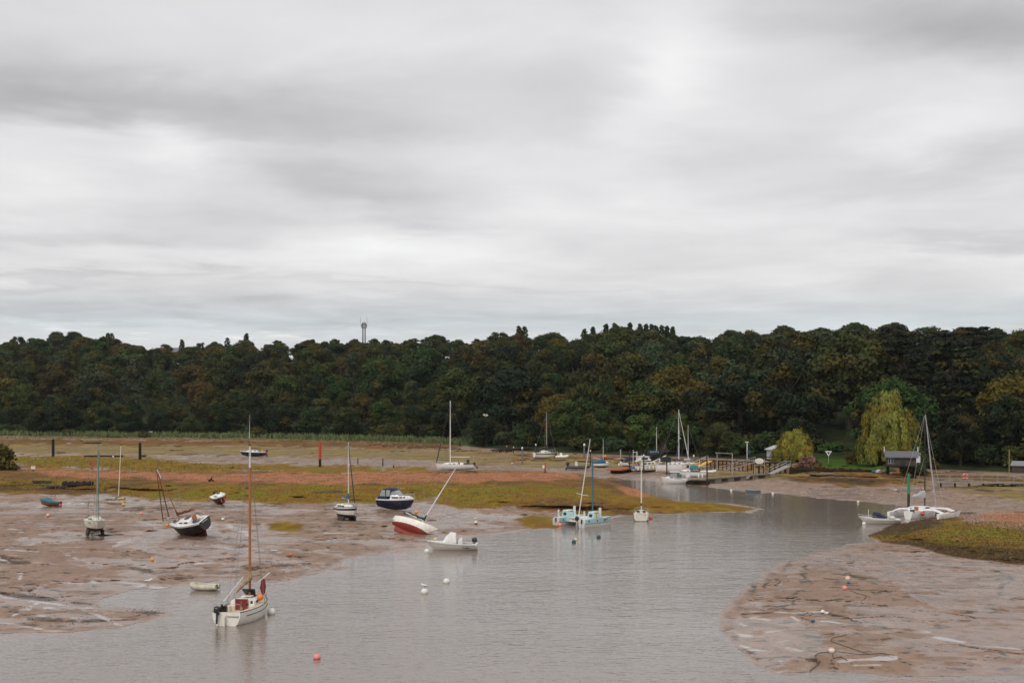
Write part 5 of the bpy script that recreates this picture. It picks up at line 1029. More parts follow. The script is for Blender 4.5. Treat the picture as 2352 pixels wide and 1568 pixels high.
for a, b in (((.85, -.15, 8.8), (2.5, .2, .9)), ((.85, -.15, 8.8), (-1.9, .2, .9)), ((.9, -.42, 6.6), (2.2, -1.5, .95)), ((.9, -.42, 6.6), (2.2, 1.5, .95))): mb.tube([a, b], .010, 4)
obj('rigging_wires', mb, WIRE, root); mb = MB(); mb.tube([(-1.9, 1.9, .9), (-1.9, 1.9, 1.35), (-1.2, 1.9, 1.35), (-1.2, 1.9, .9)], .018, 4); obj('stern_rail', mb, STEEL, root); outboard(root, -1.05, -.05, .45, .9, BLKP, DIRTY)
# ---- 15 stern-on yacht
M4 = frame(1473, 1193, 84, ground=False, sit=.05)
rt, hl, cb_ = sailboat('sailing_yacht', 'small white yacht seen stern-on at the spit edge with a cream mast', M4, 4.4, 1.62, fb=(.72, .80), draft=.35, tw=.92, mats=[WEEDY, DIRTY, GEL], cab=(-1.2, 1.5, .6, .4, .30, .25), wins=[(-.9, -.3), (.1, .6)], keel='none', rudder=False, deckm=GEL, rail=(.02, .96, .42, 6), full=3.2,
    mast=MA(.1, 1.0, 6.0, r=.06, mt=CREAM, stays=True, wire=.006, boom=(1.4, .45, .1), cover=.10, cover_m=CANV_N))
for y in (-.32, .32):
    mb = MB(); mb.box((-1.24, y, .95), (.05, .32, .16)); obj('window', mb, GLASS, cb_)
# ---- 16 right motorboat
M4 = frame(2019, 1202, 176, ground=False)
root = boat_root('motor_boat', 'white motorboat under a navy cover, moored beside the trimaran', 'motorboat', M4)
hl = Hull(4.3, 1.75, .50, .80, .2, .9, .7, 1.6, .0); obj('hull', hl.mesh((1, 1, 1, 2)), [ANTI, P_('warm_white_gelcoat', (.74, .71, .66)), GEL], root, smooth='auto'); obj('deck', hl.deck((.10, .55, .25, .75)), [GEL, DECK], root)
mb = MB(); mb.loft([[(x, -w, .6), (x, -w, z * .85), (x, -w * .6, z), (x, w * .6, z), (x, w, z * .85), (x, w, .6)] for x, w, z in ((-.75, .45, .75), (-.4, .48, .90), (.0, .5, 1.18), (.5, .48, 1.22), (.72, .4, .8))]); obj('boat_cover', mb, CANV_N, root, smooth='auto')
mb = MB(); mb.tube([(1.1, 0, .7), (1.1, 0, 1.5)], .025, 5); obj('light_post', mb, GEL, root); rails(root, hl, .6, .98, .2, 4)
mb = MB(); mb.box((-1.3, 0, .72), (.5, .9, .12)); obj('rear_seat', mb, CREAM, root)
mb = MB()
for sd in (1, -1): mb.tube([(hl.x(t), sd * (hl.w(t) + .006), .33 + .12 * abs(t - .5)) for t in [.03 + i * .06 for i in range(14)]], .013, 4)
obj('side_line', mb, BLACK, root)
# ---- 17 trimaran
M4 = frame(2119, 1187, 50, ground=False)
root = boat_root('trimaran', 'white trimaran with black mast and grey sail cover, behind the weedy mound', 'trimaran', M4)
hm = Hull(7.6, 1.35, .85, .95, .25, .7, .6, 2.4, .0, .9); obj('main_hull', hm.mesh((1, 1, 1, 1)), [BLACK, GEL], root, smooth='auto'); obj('deck', hm.deck((.05, .30, .4, .7)), [GEL, GEL], root)
for sy in (2.75, -3.0):
    hf = Hull(6.2, .55, .62, .62, .15, .6, .8, 2.0, -.05, .9); mb = hf.mesh((1, 1, 1, 1)); mb.v = [(x + .3, y + sy, z) for x, y, z in mb.v]; f1 = obj('float', mb, [BLACK, GEL], root, smooth='auto'); mb = hf.deck(None); mb.v = [(x + .3, y + sy, z) for x, y, z in mb.v]; obj('float_deck', mb, [GEL, GEL], f1)
    mb = MB(); mb.box((1.0, sy, .70), (1.3, .26, .04)); mb.box((2.1, sy, .70), (.6, .16, .05)); obj('hatch', mb, GLASS, f1); mb = MB(); mb.box((.2, sy + .1, .74), (.4, .2, .08)); obj('orange_bag', mb, ORANGE, f1)
    for x in (-1.4, 1.7):
        mb = MB(); sg = 1 if sy > 0 else -1; mb.loft([[(x - w, y, z - .08), (x + w, y, z - .08), (x + w * .8, y, z + .07), (x - w * .8, y, z + .07)] for y, z, w in ((sg * .4, .80, .42), (sg * 1.2, 1.0, .30), (sg * 2.1, .95, .26), (sy - sg * .05, .68, .30))]); obj('crossbeam', mb, GEL, root, smooth='auto')
mb = MB(); mb.loft(cabin_secs(-1.6, 2.2, .60, .40, .50, .32, lambda x: .84, 1.0)); cb_ = obj('cabin', mb, GEL, root, smooth='auto'); side_windows(cb_, -1.6, 2.2, .60, .40, .50, .32, lambda x: .84, [(-.3, 1.0)], .35, .75, front=1.0)
mb = MB(); mb.box((-1.64, 0, 1.05), (.05, .45, .4)); obj('companionway_door', mb, TAN, cb_)
rig(root, hm, .6, 1.1, 10.6, r=.075, mt=BLACK, spread=[(.18, .55), (.61, .60)], stays=False, boom=(3.1, 1.15, .15))
mb = MB(); mb.tube([(.6, 0, 11.6), (.55, 0, 13.0)], .03, 5); obj('wind_wand', mb, BLACK, root)
mb = MB(); mb.loft([[(x, -w, z0), (x, -w, z0 + (z1 - z0) * .6), (x, 0, z1), (x, w, z0 + (z1 - z0) * .6), (x, w, z0)] for x, w, z0, z1 in ((.55, .16, 2.15, 3.0), (-.6, .18, 2.2, 2.95), (-1.3, .17, 2.28, 2.65), (-2.2, .14, 2.32, 2.65), (-2.7, .08, 2.36, 2.50))]); obj('sail_cover', mb, CANV_G, root, smooth='auto')
mb = MB(); mb.tube([(3.6, 0, 1.0), (2.35, 0, 5.2), (.75, 0, 11.4)], [.07, .085, .05], 7); obj('furled_headsail', mb, CANV_G, root, smooth='auto')
mb = MB()
for p in ((-1.0, 2.75, .8), (-1.0, -3.0, .8)): mb.tube([(.6, 0, 11.4), p], .014, 4)
mb.tube([(.6, 0, 11.4), (-3.6, 0, .9)], .010, 4); mb.tube([(.6, 0, 6.8), (-.6, 1.2, 1.0)], .012, 4); obj('rigging_wires', mb, P_('pale_rope', (.42, .40, .36)), root)
mb = MB(); mb.ball((-1.9, -.85, .55), .20); obj('fender_ball', mb, REDB, root, smooth=True); mb = MB(); mb.box((-3.45, -.35, .9), (.05, .5, .3)); obj('name_board', mb, NAVY, root); mb = MB(); mb.box((-1.4, -.70, .5), (.45, .04, .4)); obj('side_window', mb, GLASS, root)
# ---- jetty area: 18 pontoon yacht
def sloopish(label, u, v, hd, L, B, **k): 
    return sailboat('sailing_yacht', label, frame(u, v, hd, sit=k.pop('sit', .35), ground=k.pop('ground', True), roll=k.pop('roll', 0)), L, B, keel='none', rudder=False, **k)
rt, hl, cb_ = sloopish('white yacht with black waistband beside the long rust pontoon, below the wood', 1252, 1053, 20, 4.9, 2.0, sit=.40, fb=(.85, 1.0), draft=.35, tw=.85, mats=[DIRTY, GEL, BLACK], bands=(1, 1, 2, 1), full=2.6, deckm=GEL, cab=(-1.1, 1.3, .70, .5, .5, .35), wins=[(-.3, .1), (.4, .7)], rail=(.6, .97, .55, 4), mast=MA(.3, 2.5, 6.8, r=.06, mt=P_('pink_grey_spar', (.42, .34, .30)), spread=[(.46, .65)], wire=.018))
mb = MB(); mb.box((-1.14, 0, 1.3), (.06, .5, .6)); obj('companionway_door', mb, BROWNW, cb_); mb = MB(); mb.prism([(-2.5, .9), (-2.62, .8), (-2.6, 0), (-2.4, -.1)], .5); obj('rudder', mb, GEL, rt); mb = MB(); mb.tube([(-1.9, 0, 1.6), (.4, 0, 2.05), (.6, 0, 2.0)], [.08, .17, .1], 7); obj('sail_cover', mb, BLKP, rt)
inflatable('rigid_inflatable', 'white inflatable boat with console and arch, on the dock right of the pontoon yacht', frame(1291, 1056, 8, sit=.45), 2.9, 1.5, .26, WHITEB, motor=(.9, BLKP, BLKP, 20), console=(-.2, 1.05, GEL), cat='inflatable boat')
inflatable('work_boat', 'dark low workboat with grey pod and black outboard, behind the catamaran mast', frame(1329, 1078, 6, sit=.12), 4.3, 1.7, .30, P_('dark_rubber', (.06, .055, .05), rough=.7), motor=(1.3, BLKP, BLKP, 12), console=(-.4, 1.35, P_('pale_pod', (.62, .62, .62))), cat='work boat')
rt, hl, cb_ = sloopish('small white boat with blue canopy and bare mast in front of the jetty', 1382, 1073, 4, 3.7, 1.5, sit=.3, fb=(.5, .7), draft=.3, mats=[WOODD, GEL, NAVY], bands=(1, 1, 1, 1), deckm=GEL, cab=(.3, 1.4, .5, .32, .3, .22), wins=[(.5, .8)], hatch=False, mast=MA(.3, .9, 4.3, r=.045, mt=ALU, stays=False, boom=(1.9, .35, .25)))
mb = MB(); mb.loft([[(x, -w, .5), (x, -w * .8, z * .8), (x, 0, z), (x, w * .8, z * .8), (x, w, .5)] for x, w, z in ((-1.75, .7, .6), (-1.2, .72, 1.0), (-.2, .74, 1.35), (.4, .7, 1.3), (.75, .6, .9))]); obj('boat_cover', mb, CANV_B, rt, smooth=True)
# dark motorboat with blue-black hood
rt, hl, cb_ = sloopish('white motorboat with black hood and big black engine, above the short rust pontoon', 1452, 1073, 8, 4.3, 1.7, sit=.35, fb=(.6, .85), draft=.25, mats=[ANTI, GEL, NAVY], deckm=GEL, cab=(.1, 1.6, .6, .4, .35, .22), wins=[(.3, .7)], hatch=False, mast=None, tw=.9, cat='motorboat')
mb = MB(); mb.loft([[(x, -w, .75), (x, -w * .85, z), (x, w * .85, z), (x, w, .75)] for x, w, z in ((-1.4, .6, .9), (-1.0, .66, 1.5), (-.1, .64, 1.55), (.5, .5, 1.0))]); obj('hood', mb, CANV_N, rt, smooth='auto'); outboard(rt, -2.15, 0, .6, 1.2, BLKP, GEL, 30)
# big cream cabin boat
rt, hl, cb_ = sloopish('cream cabin cruiser with blue stern and a row of white fenders, busiest moored boat', 1487, 1085, 17, 5.6, 2.2, sit=.45, fb=(.85, 1.15), draft=.35, mats=[ANTI, DIRTY, BLUEP], bands=(1, 1, 1, 1), tw=.9, deckm=CREAM, cab=(-1.3, 1.9, .85, .55, .75, .55), wins=[(-1.0, -.4), (-.2, .4), (.6, 1.0)], hatch=False, mast=None, cat='motor cruiser', rail=(.55, .97, .5, 5))
mb = MB(); mb.loft([[(x, -w, 1.75), (x, -w * .9, z), (x, w * .9, z), (x, w, 1.75)] for x, w, z in ((-1.9, .75, 1.8), (-1.85, .8, 2.35), (-.1, .78, 2.4), (.5, .6, 1.85))]); wh = obj('wheelhouse', mb, GEL, rt, smooth='auto')
for y in (-1, 1):
    mb = MB(); mb.box((-.9, y * .80, 2.08), (1.3, .04, .3)); obj('window', mb, GLASS, wh)
mb = MB(); mb.box((-.9, 0, 2.44), (2.2, 1.7, .07)); obj('roof', mb, GEL, wh); mb = MB(); mb.box((-2.83, 0, .6), (.05, 1.8, .7)); obj('stern_board', mb, BLUEP, rt); lettering(rt, 'TWILIGHT', .26, Matrix.Translation((-2.87, 0, .68)) @ Matrix.Rotation(R(90), 4, 'X') @ Matrix.Rotation(R(-90), 4, 'Y'), m=GEL)
for k in range(6): fender(rt, (-2.2 + k * .72, -1.12 + .03 * abs(k - 3), .30 + .04 * k), .13, .5, [WHITEB, GEL, YEL][k % 5 == 4])
for k, (m_, x, y) in enumerate(((REDB, -2.5, -.9), (CANV_B, -2.0, -1.0), (ORANGE, -2.6, .4), (YEL, 1.2, -.5))):
    mb = MB(); mb.ball((x, y, 1.05), .17); obj('fender_ball', mb, m_, rt, smooth=True)
mb = MB(); mb.tube([(-2.4, .8, 1.0), (-2.4, .8, 3.6)], .04, 5); mb.tube([(-2.4, -.8, 1.0), (-2.4, -.8, 3.4)], .04, 5); mb.tube([(-2.4, .8, 3.2), (-2.4, -.8, 3.2)], .04, 5); mb.tube([(-1.9, 0, 2.4), (-1.9, 0, 3.3)], .03, 4); obj('stern_gantry', mb, GEL, rt)
# dark trawler-like boat behind
rt, hl, cb_ = sloopish('black workboat with blue windows and a slim tall mast behind the cream cruiser', 1502, 1062, 14, 4.4, 1.9, sit=.5, fb=(1.2, 1.4), draft=.3, mats=[ANTI, BLACK, BLACK], deckm=BLACK, cab=(-1.2, 1.1, .75, .6, .7, .6), wins=None, hatch=False, mast=MA(.55, 1.7, 5.0, r=.05, mt=CREAM, stays=True, wire=.015), cat='work boat')
for k in range(4):
    mb = MB(); mb.box((-.9 + k * .5, -.74 + .03 * k, 1.65), (.36, .05, .3)); obj('window', mb, P_('blue_glass', (.12, .28, .38), rough=.1), cb_)
# round-stern white yacht
rt, hl, cb_ = sloopish('large white yacht with rounded stern, grey sail bundle and the tallest mast in the moorings', 1547, 1087, 10, 6.2, 2.1, sit=.55, fb=(1.0, 1.2), draft=.5, tw=.55, mats=[CREAM, GEL, DECK], deckm=GEL, full=2.5, cab=(-1.4, 2.2, .72, .5, .45, .35), wins=[(-1.0, -.6), (-.2, .2), (.7, 1.1)], rail=(.03, .95, .5, 7), mast=MA(.95, 2.0, 8.6, r=.085, mt=ALU, spread=[(.37, .6)], wire=.018, jib=(.075, .0, 1.0), jib_m=ALU))
mb = MB(); mb.tube([(1.9, -.1, 1.9), (3.0, -.1, 1.85)], .2, 8); obj('sail_bundle', mb, CANV_G, rt, smooth='auto'); mb = MB(); mb.tube([(-.9, 0, 2.3), (-2.7, 0, 2.2)], [.16, .1], 7); obj('sail_cover', mb, CANV_GR, rt, smooth='auto'); mb = MB(); mb.tube([(.0, -1.0, .9), (.9, -.9, 6.2), (1.05, -.4, 8.1)], [.035, .035, .02], 5); obj('teal_pole', mb, DTEAL, rt)
mb = MB(); mb.ball((-2.7, -.7, 1.3), .22, (1, .5, 1)); obj('lifebuoy', mb, YEL, rt, smooth=True); mb = MB(); mb.tube([(2.35, -.75, .7), (2.35, -.85, .7)], .24, 12); obj('tyre_fender', mb, BLKP, rt); mb = MB(); mb.box((-1.4, 0, 1.9), (1.5, 1.3, .8)); obj('cockpit_tent', mb, P_('dark_teal_tent', (.012, .03, .032), rough=.9), rt)
mb = MB(); mb.box((.92, -.12, 6.6), (.16, .12, .5)); mb.box((1.08, -.2, 5.6), (.30, .16, .12)); obj('radar_unit', mb, GEL, rt)
rt, hl, cb_ = sloopish('cream timber boat half hidden behind the large white yacht, with a shorter pale mast', 1585, 1082, 6, 4.0, 1.6, sit=.5, fb=(.8, 1.1), draft=.3, mats=[WOODD, CREAM, YEL], bands=(1, 1, 1, 2), deckm=DECKC, cab=(-.9, 1.0, .5, .3, .3, .2), wins=None, mast=MA(-.35, 1.2, 6.6, r=.055, mt=ALU, spread=[(.38, .55)], wire=.016))
# two-engine motorboat
rt, hl, cb_ = sailboat('motor_boat', 'white hardtop motorboat with two grey outboards, afloat left of the dark pile', frame(1549, 1110, 171, ground=False), 4.2, 1.8, fb=(.7, 1.0), draft=.25, tw=.95, mats=[CREAM, GEL, GEL], full=1.8, deckm=GEL, keel='none', rudder=False, cab=(.0, 1.6, .65, .4, .42, .25), wins=[(.2, .6)], cockpit=(.05, .45, .3, .8), hatch=False, cat='motorboat', rail=(.6, .98, .4, 4))
mb = MB(); mb.loft([[(x, -w, 1.05), (x, -w, z), (x, w, z), (x, w, 1.05)] for x, w, z in ((-.35, .6, 1.1), (-.3, .62, 1.75), (.4, .58, 1.7), (.8, .45, 1.15))]); obj('windscreen', mb, CLEAR, rt); mb = MB(); mb.box((-.05, 0, 1.84), (1.5, 1.4, .09)); obj('hardtop', mb, GEL, rt); mb = MB(); mb.box((-.75, 0, 1.2), (.7, .9, .5)); obj('seat_cover', mb, CANV_T, rt)
for y in (-.35, .35): outboard(rt, -2.15, y, .55, 1.35, GREYP, GREYP, 22)
# dodger boat
rt, hl, cb_ = sailboat('sailing_yacht', 'white boat with arched teal hood and white lettered dark banner', frame(1590, 1100, 174, sit=.55), 4.6, 1.8, fb=(.65, .85), draft=.3, tw=.8, mats=[DIRTY, GEL, DECK], bands=(1, 1, 1, 2), deckm=GEL, keel='none', rudder=False, cab=(.1, 1.9, .62, .4, .42, .28), wins=[(.5, .9)], hatch=False, rail=(.02, .4, .4, 4), mast=None)
mb = MB(); k = 8; mb.loft([[(x, math.cos(math.pi * i / k) * w, .75 + math.sin(math.pi * i / k) * h) for i in range(k + 1)] for x, w, h in ((-1.0, .62, .95), (-.2, .66, 1.05), (.35, .62, .95))], closed=False, caps=False); obj('hood', mb, CANV_T, rt, smooth=True)
mb = MB(); mb.tube([(-.95, 0, .75), (-.9, 0, .76)], .6, 16); obj('hood_window', mb, CLEAR, rt); mb = MB(); mb.box((-.45, .92, 1.0), (1.55, .03, .42)); bn = obj('banner', mb, CANV_N, rt); lettering(bn, 'LAURA', .38, Matrix.Translation((-.45, .94, 1.0)) @ Matrix.Rotation(R(180), 4, 'Z') @ Matrix.Rotation(R(90), 4, 'X'), m=GEL)
mb = MB(); mb.tube([(1.7, 0, 1.75), (-1.6, 0, 1.95)], .05, 6); obj('boom', mb, TAN, rt)
for k in range(2): fender(rt, (-1.0 - k * .6, .98, .05), .15, .5)
inflatable('inflatable_dinghy', 'deflated grey inflatable lying under the yellow gangway', frame(1614, 1079, 12, sit=.4), 2.6, 1.1, .18, GREYR)
inflatable('inflatable_dinghy', 'white inflatable dinghy on the walkway right of the dark pile', frame(1628, 1092, 4, sit=.5), 2.7, 1.2, .2, WHITEB, floor=DBLUEB)
def rowboat(label, M4, L, B, mats, thw=WOODP):
    root = boat_root('rowing_boat', label, 'rowing boat', M4); hl = Hull(L, B, .32, .42, .12, .8, .2, 2.0, .05); obj('hull', hl.mesh((1, 1, 2, 2)), mats, root, smooth='auto'); obj('inner_floor', hl.deck((.02, .93, .2, .92)), [mats[1], thw], root)
    for t in (.3, .6):
        mb = MB(); mb.box((hl.x(t), 0, .28), (.2, hl.w(t) * 1.9, .03)); obj('thwart', mb, thw, root)
    return root
rowboat('flat blue rowing boat floating by the far mud between two white buoys', frame(1729, 1131, 176, ground=False), 2.15, .9, [BLUEP, P_('pale_blue', (.10, .24, .32)), BLUEP])
rowboat('small white rowing boat hung below the long pontoon', frame(1709, 1102, 5, sit=.25), 2.0, .8, [DIRTY, GEL, GEL])
rowboat('upturned grey punt lying among the left marsh', frame(330, 1049, 4, sit=.1), 1.2, .6, [WOODD, WOODD, WOODD])
# ------------------------------------------------------------------ buoys
def buoy(u, v, dpx, m, label, m2=None, split=None, water=True, sc=(1, 1, 1), tail=None, name='mooring_buoy'):
    s = scale_at(v); r = dpx / s / 2
    p = G(u, v, 0) if water else GP(u, v)
    z = r * .45 if water else r * .75
    root = boat_root(name, label, 'buoy', Matrix.Translation((p.x, p.y, p.z + z)), 'mooring buoys')
    mb = MB(); mb.ball((0, 0, 0), r, sc, 18, 12, split=split); obj('float', mb, [m, m2 or m], root, smooth=True)
    mb = MB(); mb.tube([(0, 0, r * sc[2] * .97), (0, 0, r * sc[2] * 1.08)], r * .16, 8); mb.tube([(0, 0, r * sc[2] * 1.05), (r * .12, 0, r * sc[2] * 1.16)], r * .05, 5); obj('shackle', mb, WIRE, root, smooth='auto')
    if tail:
        mb = MB(); pts = [(r * .3, 0, -r * .2)] + [(a, b, -z + .04) for a, b in tail]; mb.tube(pts, .018, 5); obj('weedy_rope', mb, DWEEDR, root)
    return root
DWEEDR = P_('dark_rope', (.09, .07, .05), rough=.9)
YB = P_('yellow_brown_slime', (.40, .24, .06), rough=.8, var=.2)
buoy(623, 1409, 19, WHITEB, 'large white buoy with dark band right beside the cream sloop', BLKP, -.62, sc=(1, 1, 1))
buoy(728, 1512, 17, PINKB, 'salmon red buoy alone in the open water, nearest the camera', REDB, -.35)
buoy(1025.5, 1338, 15, WHITEB, 'white buoy without a gull in mid channel, below the open motorboat', YB, -.72)
b_ = buoy(975, 1362, 16.5, WHITEB, 'white buoy with a gull standing on it in mid channel', YB, -.72)
buoy(980.5, 1268, 12, WHITEB, 'white buoy touching the bow of the open white motorboat', YB, -.5)
buoy(1000, 1240, 9, P_('pale_yellow_plastic', (.70, .62, .30)), 'pale yellow buoy between the heeled red yacht and open motorboat')
buoy(1318, 1246, 10, DBLUEB, 'petrol blue buoy below the catamaran, beside the small yellow buoy')
buoy(1322.5, 1239, 8, YEL, 'small yellow and white buoy just behind a petrol blue buoy', WHITEB, .2)
buoy(1375, 1235, 10, DBLUEB, 'petrol blue buoy on its own, right below the catamaran bow')
buoy(1286.5, 1207, 10, PINKB, 'pink buoy under the catamaran between its two hulls', REDB, -.5)
buoy(1389, 1204, 10, REDB, 'red buoy at the catamaran bow')
buoy(1494.5, 1191, 8, REDB, 'red buoy right of the small stern-on yacht')
buoy(1093, 1203, 8, WHITEB, 'white buoy aground with green weed, right of the heeled yacht mast foot', WEEDY, -.1, water=False, name='mooring_buoy')
buoy(512, 1195, 7, WHITEB, 'white buoy on mud with weed at its foot, right of the black gaffer', WEEDY, -.2, water=False, tail=[(-.3, -.3), (-.7, -.5)])
buoy(325, 1181, 7, PINKB, 'pink buoy on the mud between the bilge keeler and the black gaffer', water=False)
buoy(110, 1186, 8, P_('peach_plastic', (.80, .36, .22)), 'peach buoy on the mud below the teal covered dinghy', water=False, tail=[(1.0, -.5), (2.6, .3)])
buoy(350, 1287, 8, P_('amber_plastic', (.80, .32, .03)), 'amber buoy on the mud left of the tan mast', water=False, tail=[(-.8, .1), (-1.8, .5)])
buoy(668, 1276, 7.5, P_('rust_orange_plastic', (.62, .13, .04)), 'rust orange buoy on the mud right of the tan mast', water=False, tail=[(.8, -.2), (1.5, -.6)])
buoy(956, 1178, 8, P_('amber_plastic', (.80, .32, .03)), 'amber buoy at the bow of the navy cruiser', water=False)
buoy(283.5, 1161, 7, YEL, 'yellow buoy by the white and yellow dinghy', water=False)
buoy(138, 1162, 6, REDB, 'red buoy beside the teal covered dinghy', water=False)
buoy(1947, 1331, 11, P_('peach_plastic', (.80, .36, .22)), 'peach and white buoy on the right mud in a weedy drain', WHITEB, .2, water=False, tail=[(-1.0, .1), (-1.6, .7)])
buoy(1949, 1340, 7, P_('royal_blue_plastic', (.02, .10, .24)), 'blue float just below the peach and white buoy', water=False)
buoy(1940, 1354, 11.5, PINKB, 'pink buoy on the right mud, below the blue float', water=False, tail=[(1.0, -.4), (2.5, -.2), (4.2, .8)])
buoy(1889.5, 1408, 9.5, WHITEB, 'white buoy paired with a brown one on the right mud', YB, -.3, water=False)
buoy(1898.5, 1410, 10, P_('brown_plastic', (.26, .14, .07)), 'brown buoy paired with a white one on the right mud', WHITEB, .5, water=False, tail=[(.8, -.5), (2.4, -1.0), (3.0, -1.9)])
buoy(1867, 1428, 9, P_('royal_blue_plastic', (.02, .10, .24)), 'blue oval float on the right mud', water=False, sc=(1.2, .8, .7), tail=[(-.4, 1.4), (.8, 3.0), (2.4, 3.3)])
buoy(1910, 1498, 14, P_('peach_plastic', (.80, .36, .22)), 'peach and white buoy lowest on the right mud, ropes around it', WHITEB, .45, water=False, tail=[(1.2, -.7), (2.4, -.4), (2.9, -.9)])
buoy(1984.5, 1204, 8.5, WHITEB, 'white buoy at the bow of the covered right motorboat', YB, -.4)
buoy(1986, 1197, 5, P_('peach_plastic', (.80, .36, .22)), 'tiny peach buoy hanging by the covered right motorboat')
buoy(1971, 1153.5, 6, WHITEB, 'white float with yellow underside near the far right mud edge', YEL, .1)
buoy(1679.5, 1127, 5.5, WHITEB, 'white buoy left of the blue rowing boat')
buoy(1775, 1134, 5.5, WHITEB, 'white buoy right of the blue rowing boat')
buoy(2075, 1199.5, 4, ORANGE, 'tiny orange buoy between trimaran and weedy mound')
buoy(227, 1049.5, 4, PINKB, 'small pink buoy by the old sunken beam, left marsh', water=False)
buoy(260, 1050, 4, WHITEB, 'small white buoy by the old sunken beam, left marsh', water=False)
buoy(2144, 1128, 4, WHITEB, 'tiny white buoy on the far right mud behind the trimaran mast', water=False)
buoy(2120, 1123, 4, P_('peach_plastic', (.80, .36, .22)), 'tiny peach buoy on the far right mud left of the trimaran mast', water=False)
# ------------------------------------------------------------------ gulls
FEA = P_('white_feathers', (.74, .73, .70), rough=.8); GRF = P_('grey_feathers', (.36, .37, .38), rough=.8)
def gull(loc, rz, label, s=1.0, flying=False):
    root = boat_root('gull', label, 'bird', Matrix.Translation(loc) @ Matrix.Rotation(R(rz), 4, 'Z')); mb = MB()
    n = 8; secs = []
    for x, r, z in ((-.30, .012, .20), (-.20, .05, .19), (-.08, .095, .17), (.06, .10, .18), (.15, .06, .24), (.20, .055, .29), (.26, .04, .29), (.29, .012, .285)): secs.append([(x * s, r * math.cos(2 * math.pi * k / n) * s, (z + r * math.sin(2 * math.pi * k / n)) * s) for k in range(n)])
    mb.loft(secs); obj('body', mb, FEA, root, smooth=True)
    if flying:
        for sd in (1, -1):
            mb = MB(); mb.loft([[(.10 * s, sd * y * s, z * s), (-.08 * s, sd * y * s, (z - .01) * s), (-.08 * s, sd * y * s, (z + .01) * s)] for y, z in ((.06, .2), (.35, .34), (.65, .22))]); obj('wing', mb, GRF, root)
    else:
        for sd in (1, -1):
            mb = MB(); mb.loft([[(x * s, sd * (r + .01) * s, (z + h) * s), (x * s, sd * (r + .02) * s, z * s), (x * s, sd * r * .7 * s, (z - h) * s)] for x, r, z, h in ((.08, .09, .19, .05), (-.1, .10, .18, .06), (-.33, .02, .20, .015))]); obj('wing', mb, GRF, root)
            mb = MB(); mb.tube([(0, sd * .04 * s, .1 * s), (.0, sd * .04 * s, 0)], .01 * s, 4); obj('leg', mb, YEL, root)
    mb = MB(); mb.tube([(.28 * s, 0, .285 * s), (.35 * s, 0, .27 * s)], [.018 * s, .004 * s], 5); obj('beak', mb, YEL, root); return root
q = G(975, 1362, 0); sb = scale_at(1362); gull((q.x, q.y, 16.5 / sb / 2 * 1.42), 150, 'white gull standing on the mid channel buoy', .95)
gull(tuple(GP(1093, 1199) + Vector((0, 0, .28))), 170, 'small gull standing on the grounded white buoy right of the heeled yacht', .7)
gull(tuple(GP(340, 1340)), 20, 'dark bird standing in the wet shine left of the grey inflatable', 1.1)
gull(tuple(GP(1176, 1068)), 80, 'white egret-like bird on the far mud right of the tall white yacht', 1.4)
gull(tuple(GP(358, 1000) + Vector((0, -6, 1.0))), 170, 'gull flying low over the left marsh edge', 1.7, True)
gull((-2.0 + G(1152, 1100).x, 200, 10.6), 200, 'gull flying in front of the dark trees above the old jetty', 1.3, True)
gull(tuple(GP(2056, 1128) + Vector((0, 0, 0))), 10, 'gull on the far right weedy mud left of the green pile', 1.0)
# ------------------------------------------------------------------ posts and piles
REDP = P_('red_pile_paint', (.50, .035, .03), rough=.6, var=.15); GRNP = P_('green_pile_paint', (.02, .22, .12), rough=.5, var=.12); PGREY = P_('grey_steel_pile', (.13, .135, .14), rough=.6, var=.2); BRP = P_('rusty_brown_pile', (.055, .026, .018), rough=.8, spec=.15, var=.3); PILEW = P_('pale_post', (.34, .31, .26), rough=.8, var=.2)
def pile(u, v, vt, wpx, m, label, m_low=None, fr=0.0, cap=None, name='mooring_pile', lean=0.0, extra=None, top=None):
    h = hh(u, v); p = G(u, v, h); s = scale_at(v, h); Hh = (v - vt) / s; r = wpx / s / 2
    root = boat_root(name, label, 'post', Matrix.Translation((p.x, p.y, max(h, -.2)))); mb = MB()
    if fr: mb.tube([(0, 0, -.6), (lean * fr, 0, Hh * fr)], r * 1.03, 12, 1); mb.tube([(lean * fr, 0, Hh * fr - .01), (lean, 0, Hh)], r, 12, 0)
    else: mb.tube([(0, 0, -.6), (lean * .5, 0, Hh * .5), (lean, 0, Hh)], [r * 1.05, r, r * .95], 10, 0)
    obj('shaft', mb, [m, m_low or m], root, smooth='auto')
    if cap: mb = MB(); mb.tube([(lean, 0, Hh - .02), (lean, 0, Hh + r * 1.6), (lean, 0, Hh + r * 2.6)], [r * 1.25, r * 1.25, r * .25], 10); obj('cap', mb, cap, root, smooth='auto')
    if extra:
        mb = MB(); mb.box((extra[0], -.04, Hh * extra[1]), (extra[2], .04, extra[3])); obj('sign_plate', mb, extra[4], root)
    return root
pile(122, 1048, 1008, 6.5, WOODD, 'dark timber post at the far left, left of its pair')
pile(321.5, 1055, 1016, 6.5, WOODD, 'dark timber post with a thin rope, right of its pair')
pile(735, 1071, 1015, 6, REDP, 'bright red channel pile with a dark foot', WOODD, .30, name='channel_pile')
pile(2087, 1166, 1087, 6.4, GRNP, 'tall green channel pile with dark weedy foot behind the trimaran', P_('weed_dark_green', (.035, .035, .012), rough=.8, var=.3), .42, name='channel_pile')
pile(213, 1078, 1056, 2.2, REDP, 'thin red stake on the left shingle'); pile(800, 1081, 1056, 2.4, REDP, 'red stake with a small pink sign left of the black striped yacht', extra=(.08, .55, .42, .5, PINKB))
pile(1252, 1086, 1062, 2.6, REDP, 'red stake with white plate at the right end of the shingle', BRP, .5, extra=(-.28, .62, .34, .48, WHITEB))
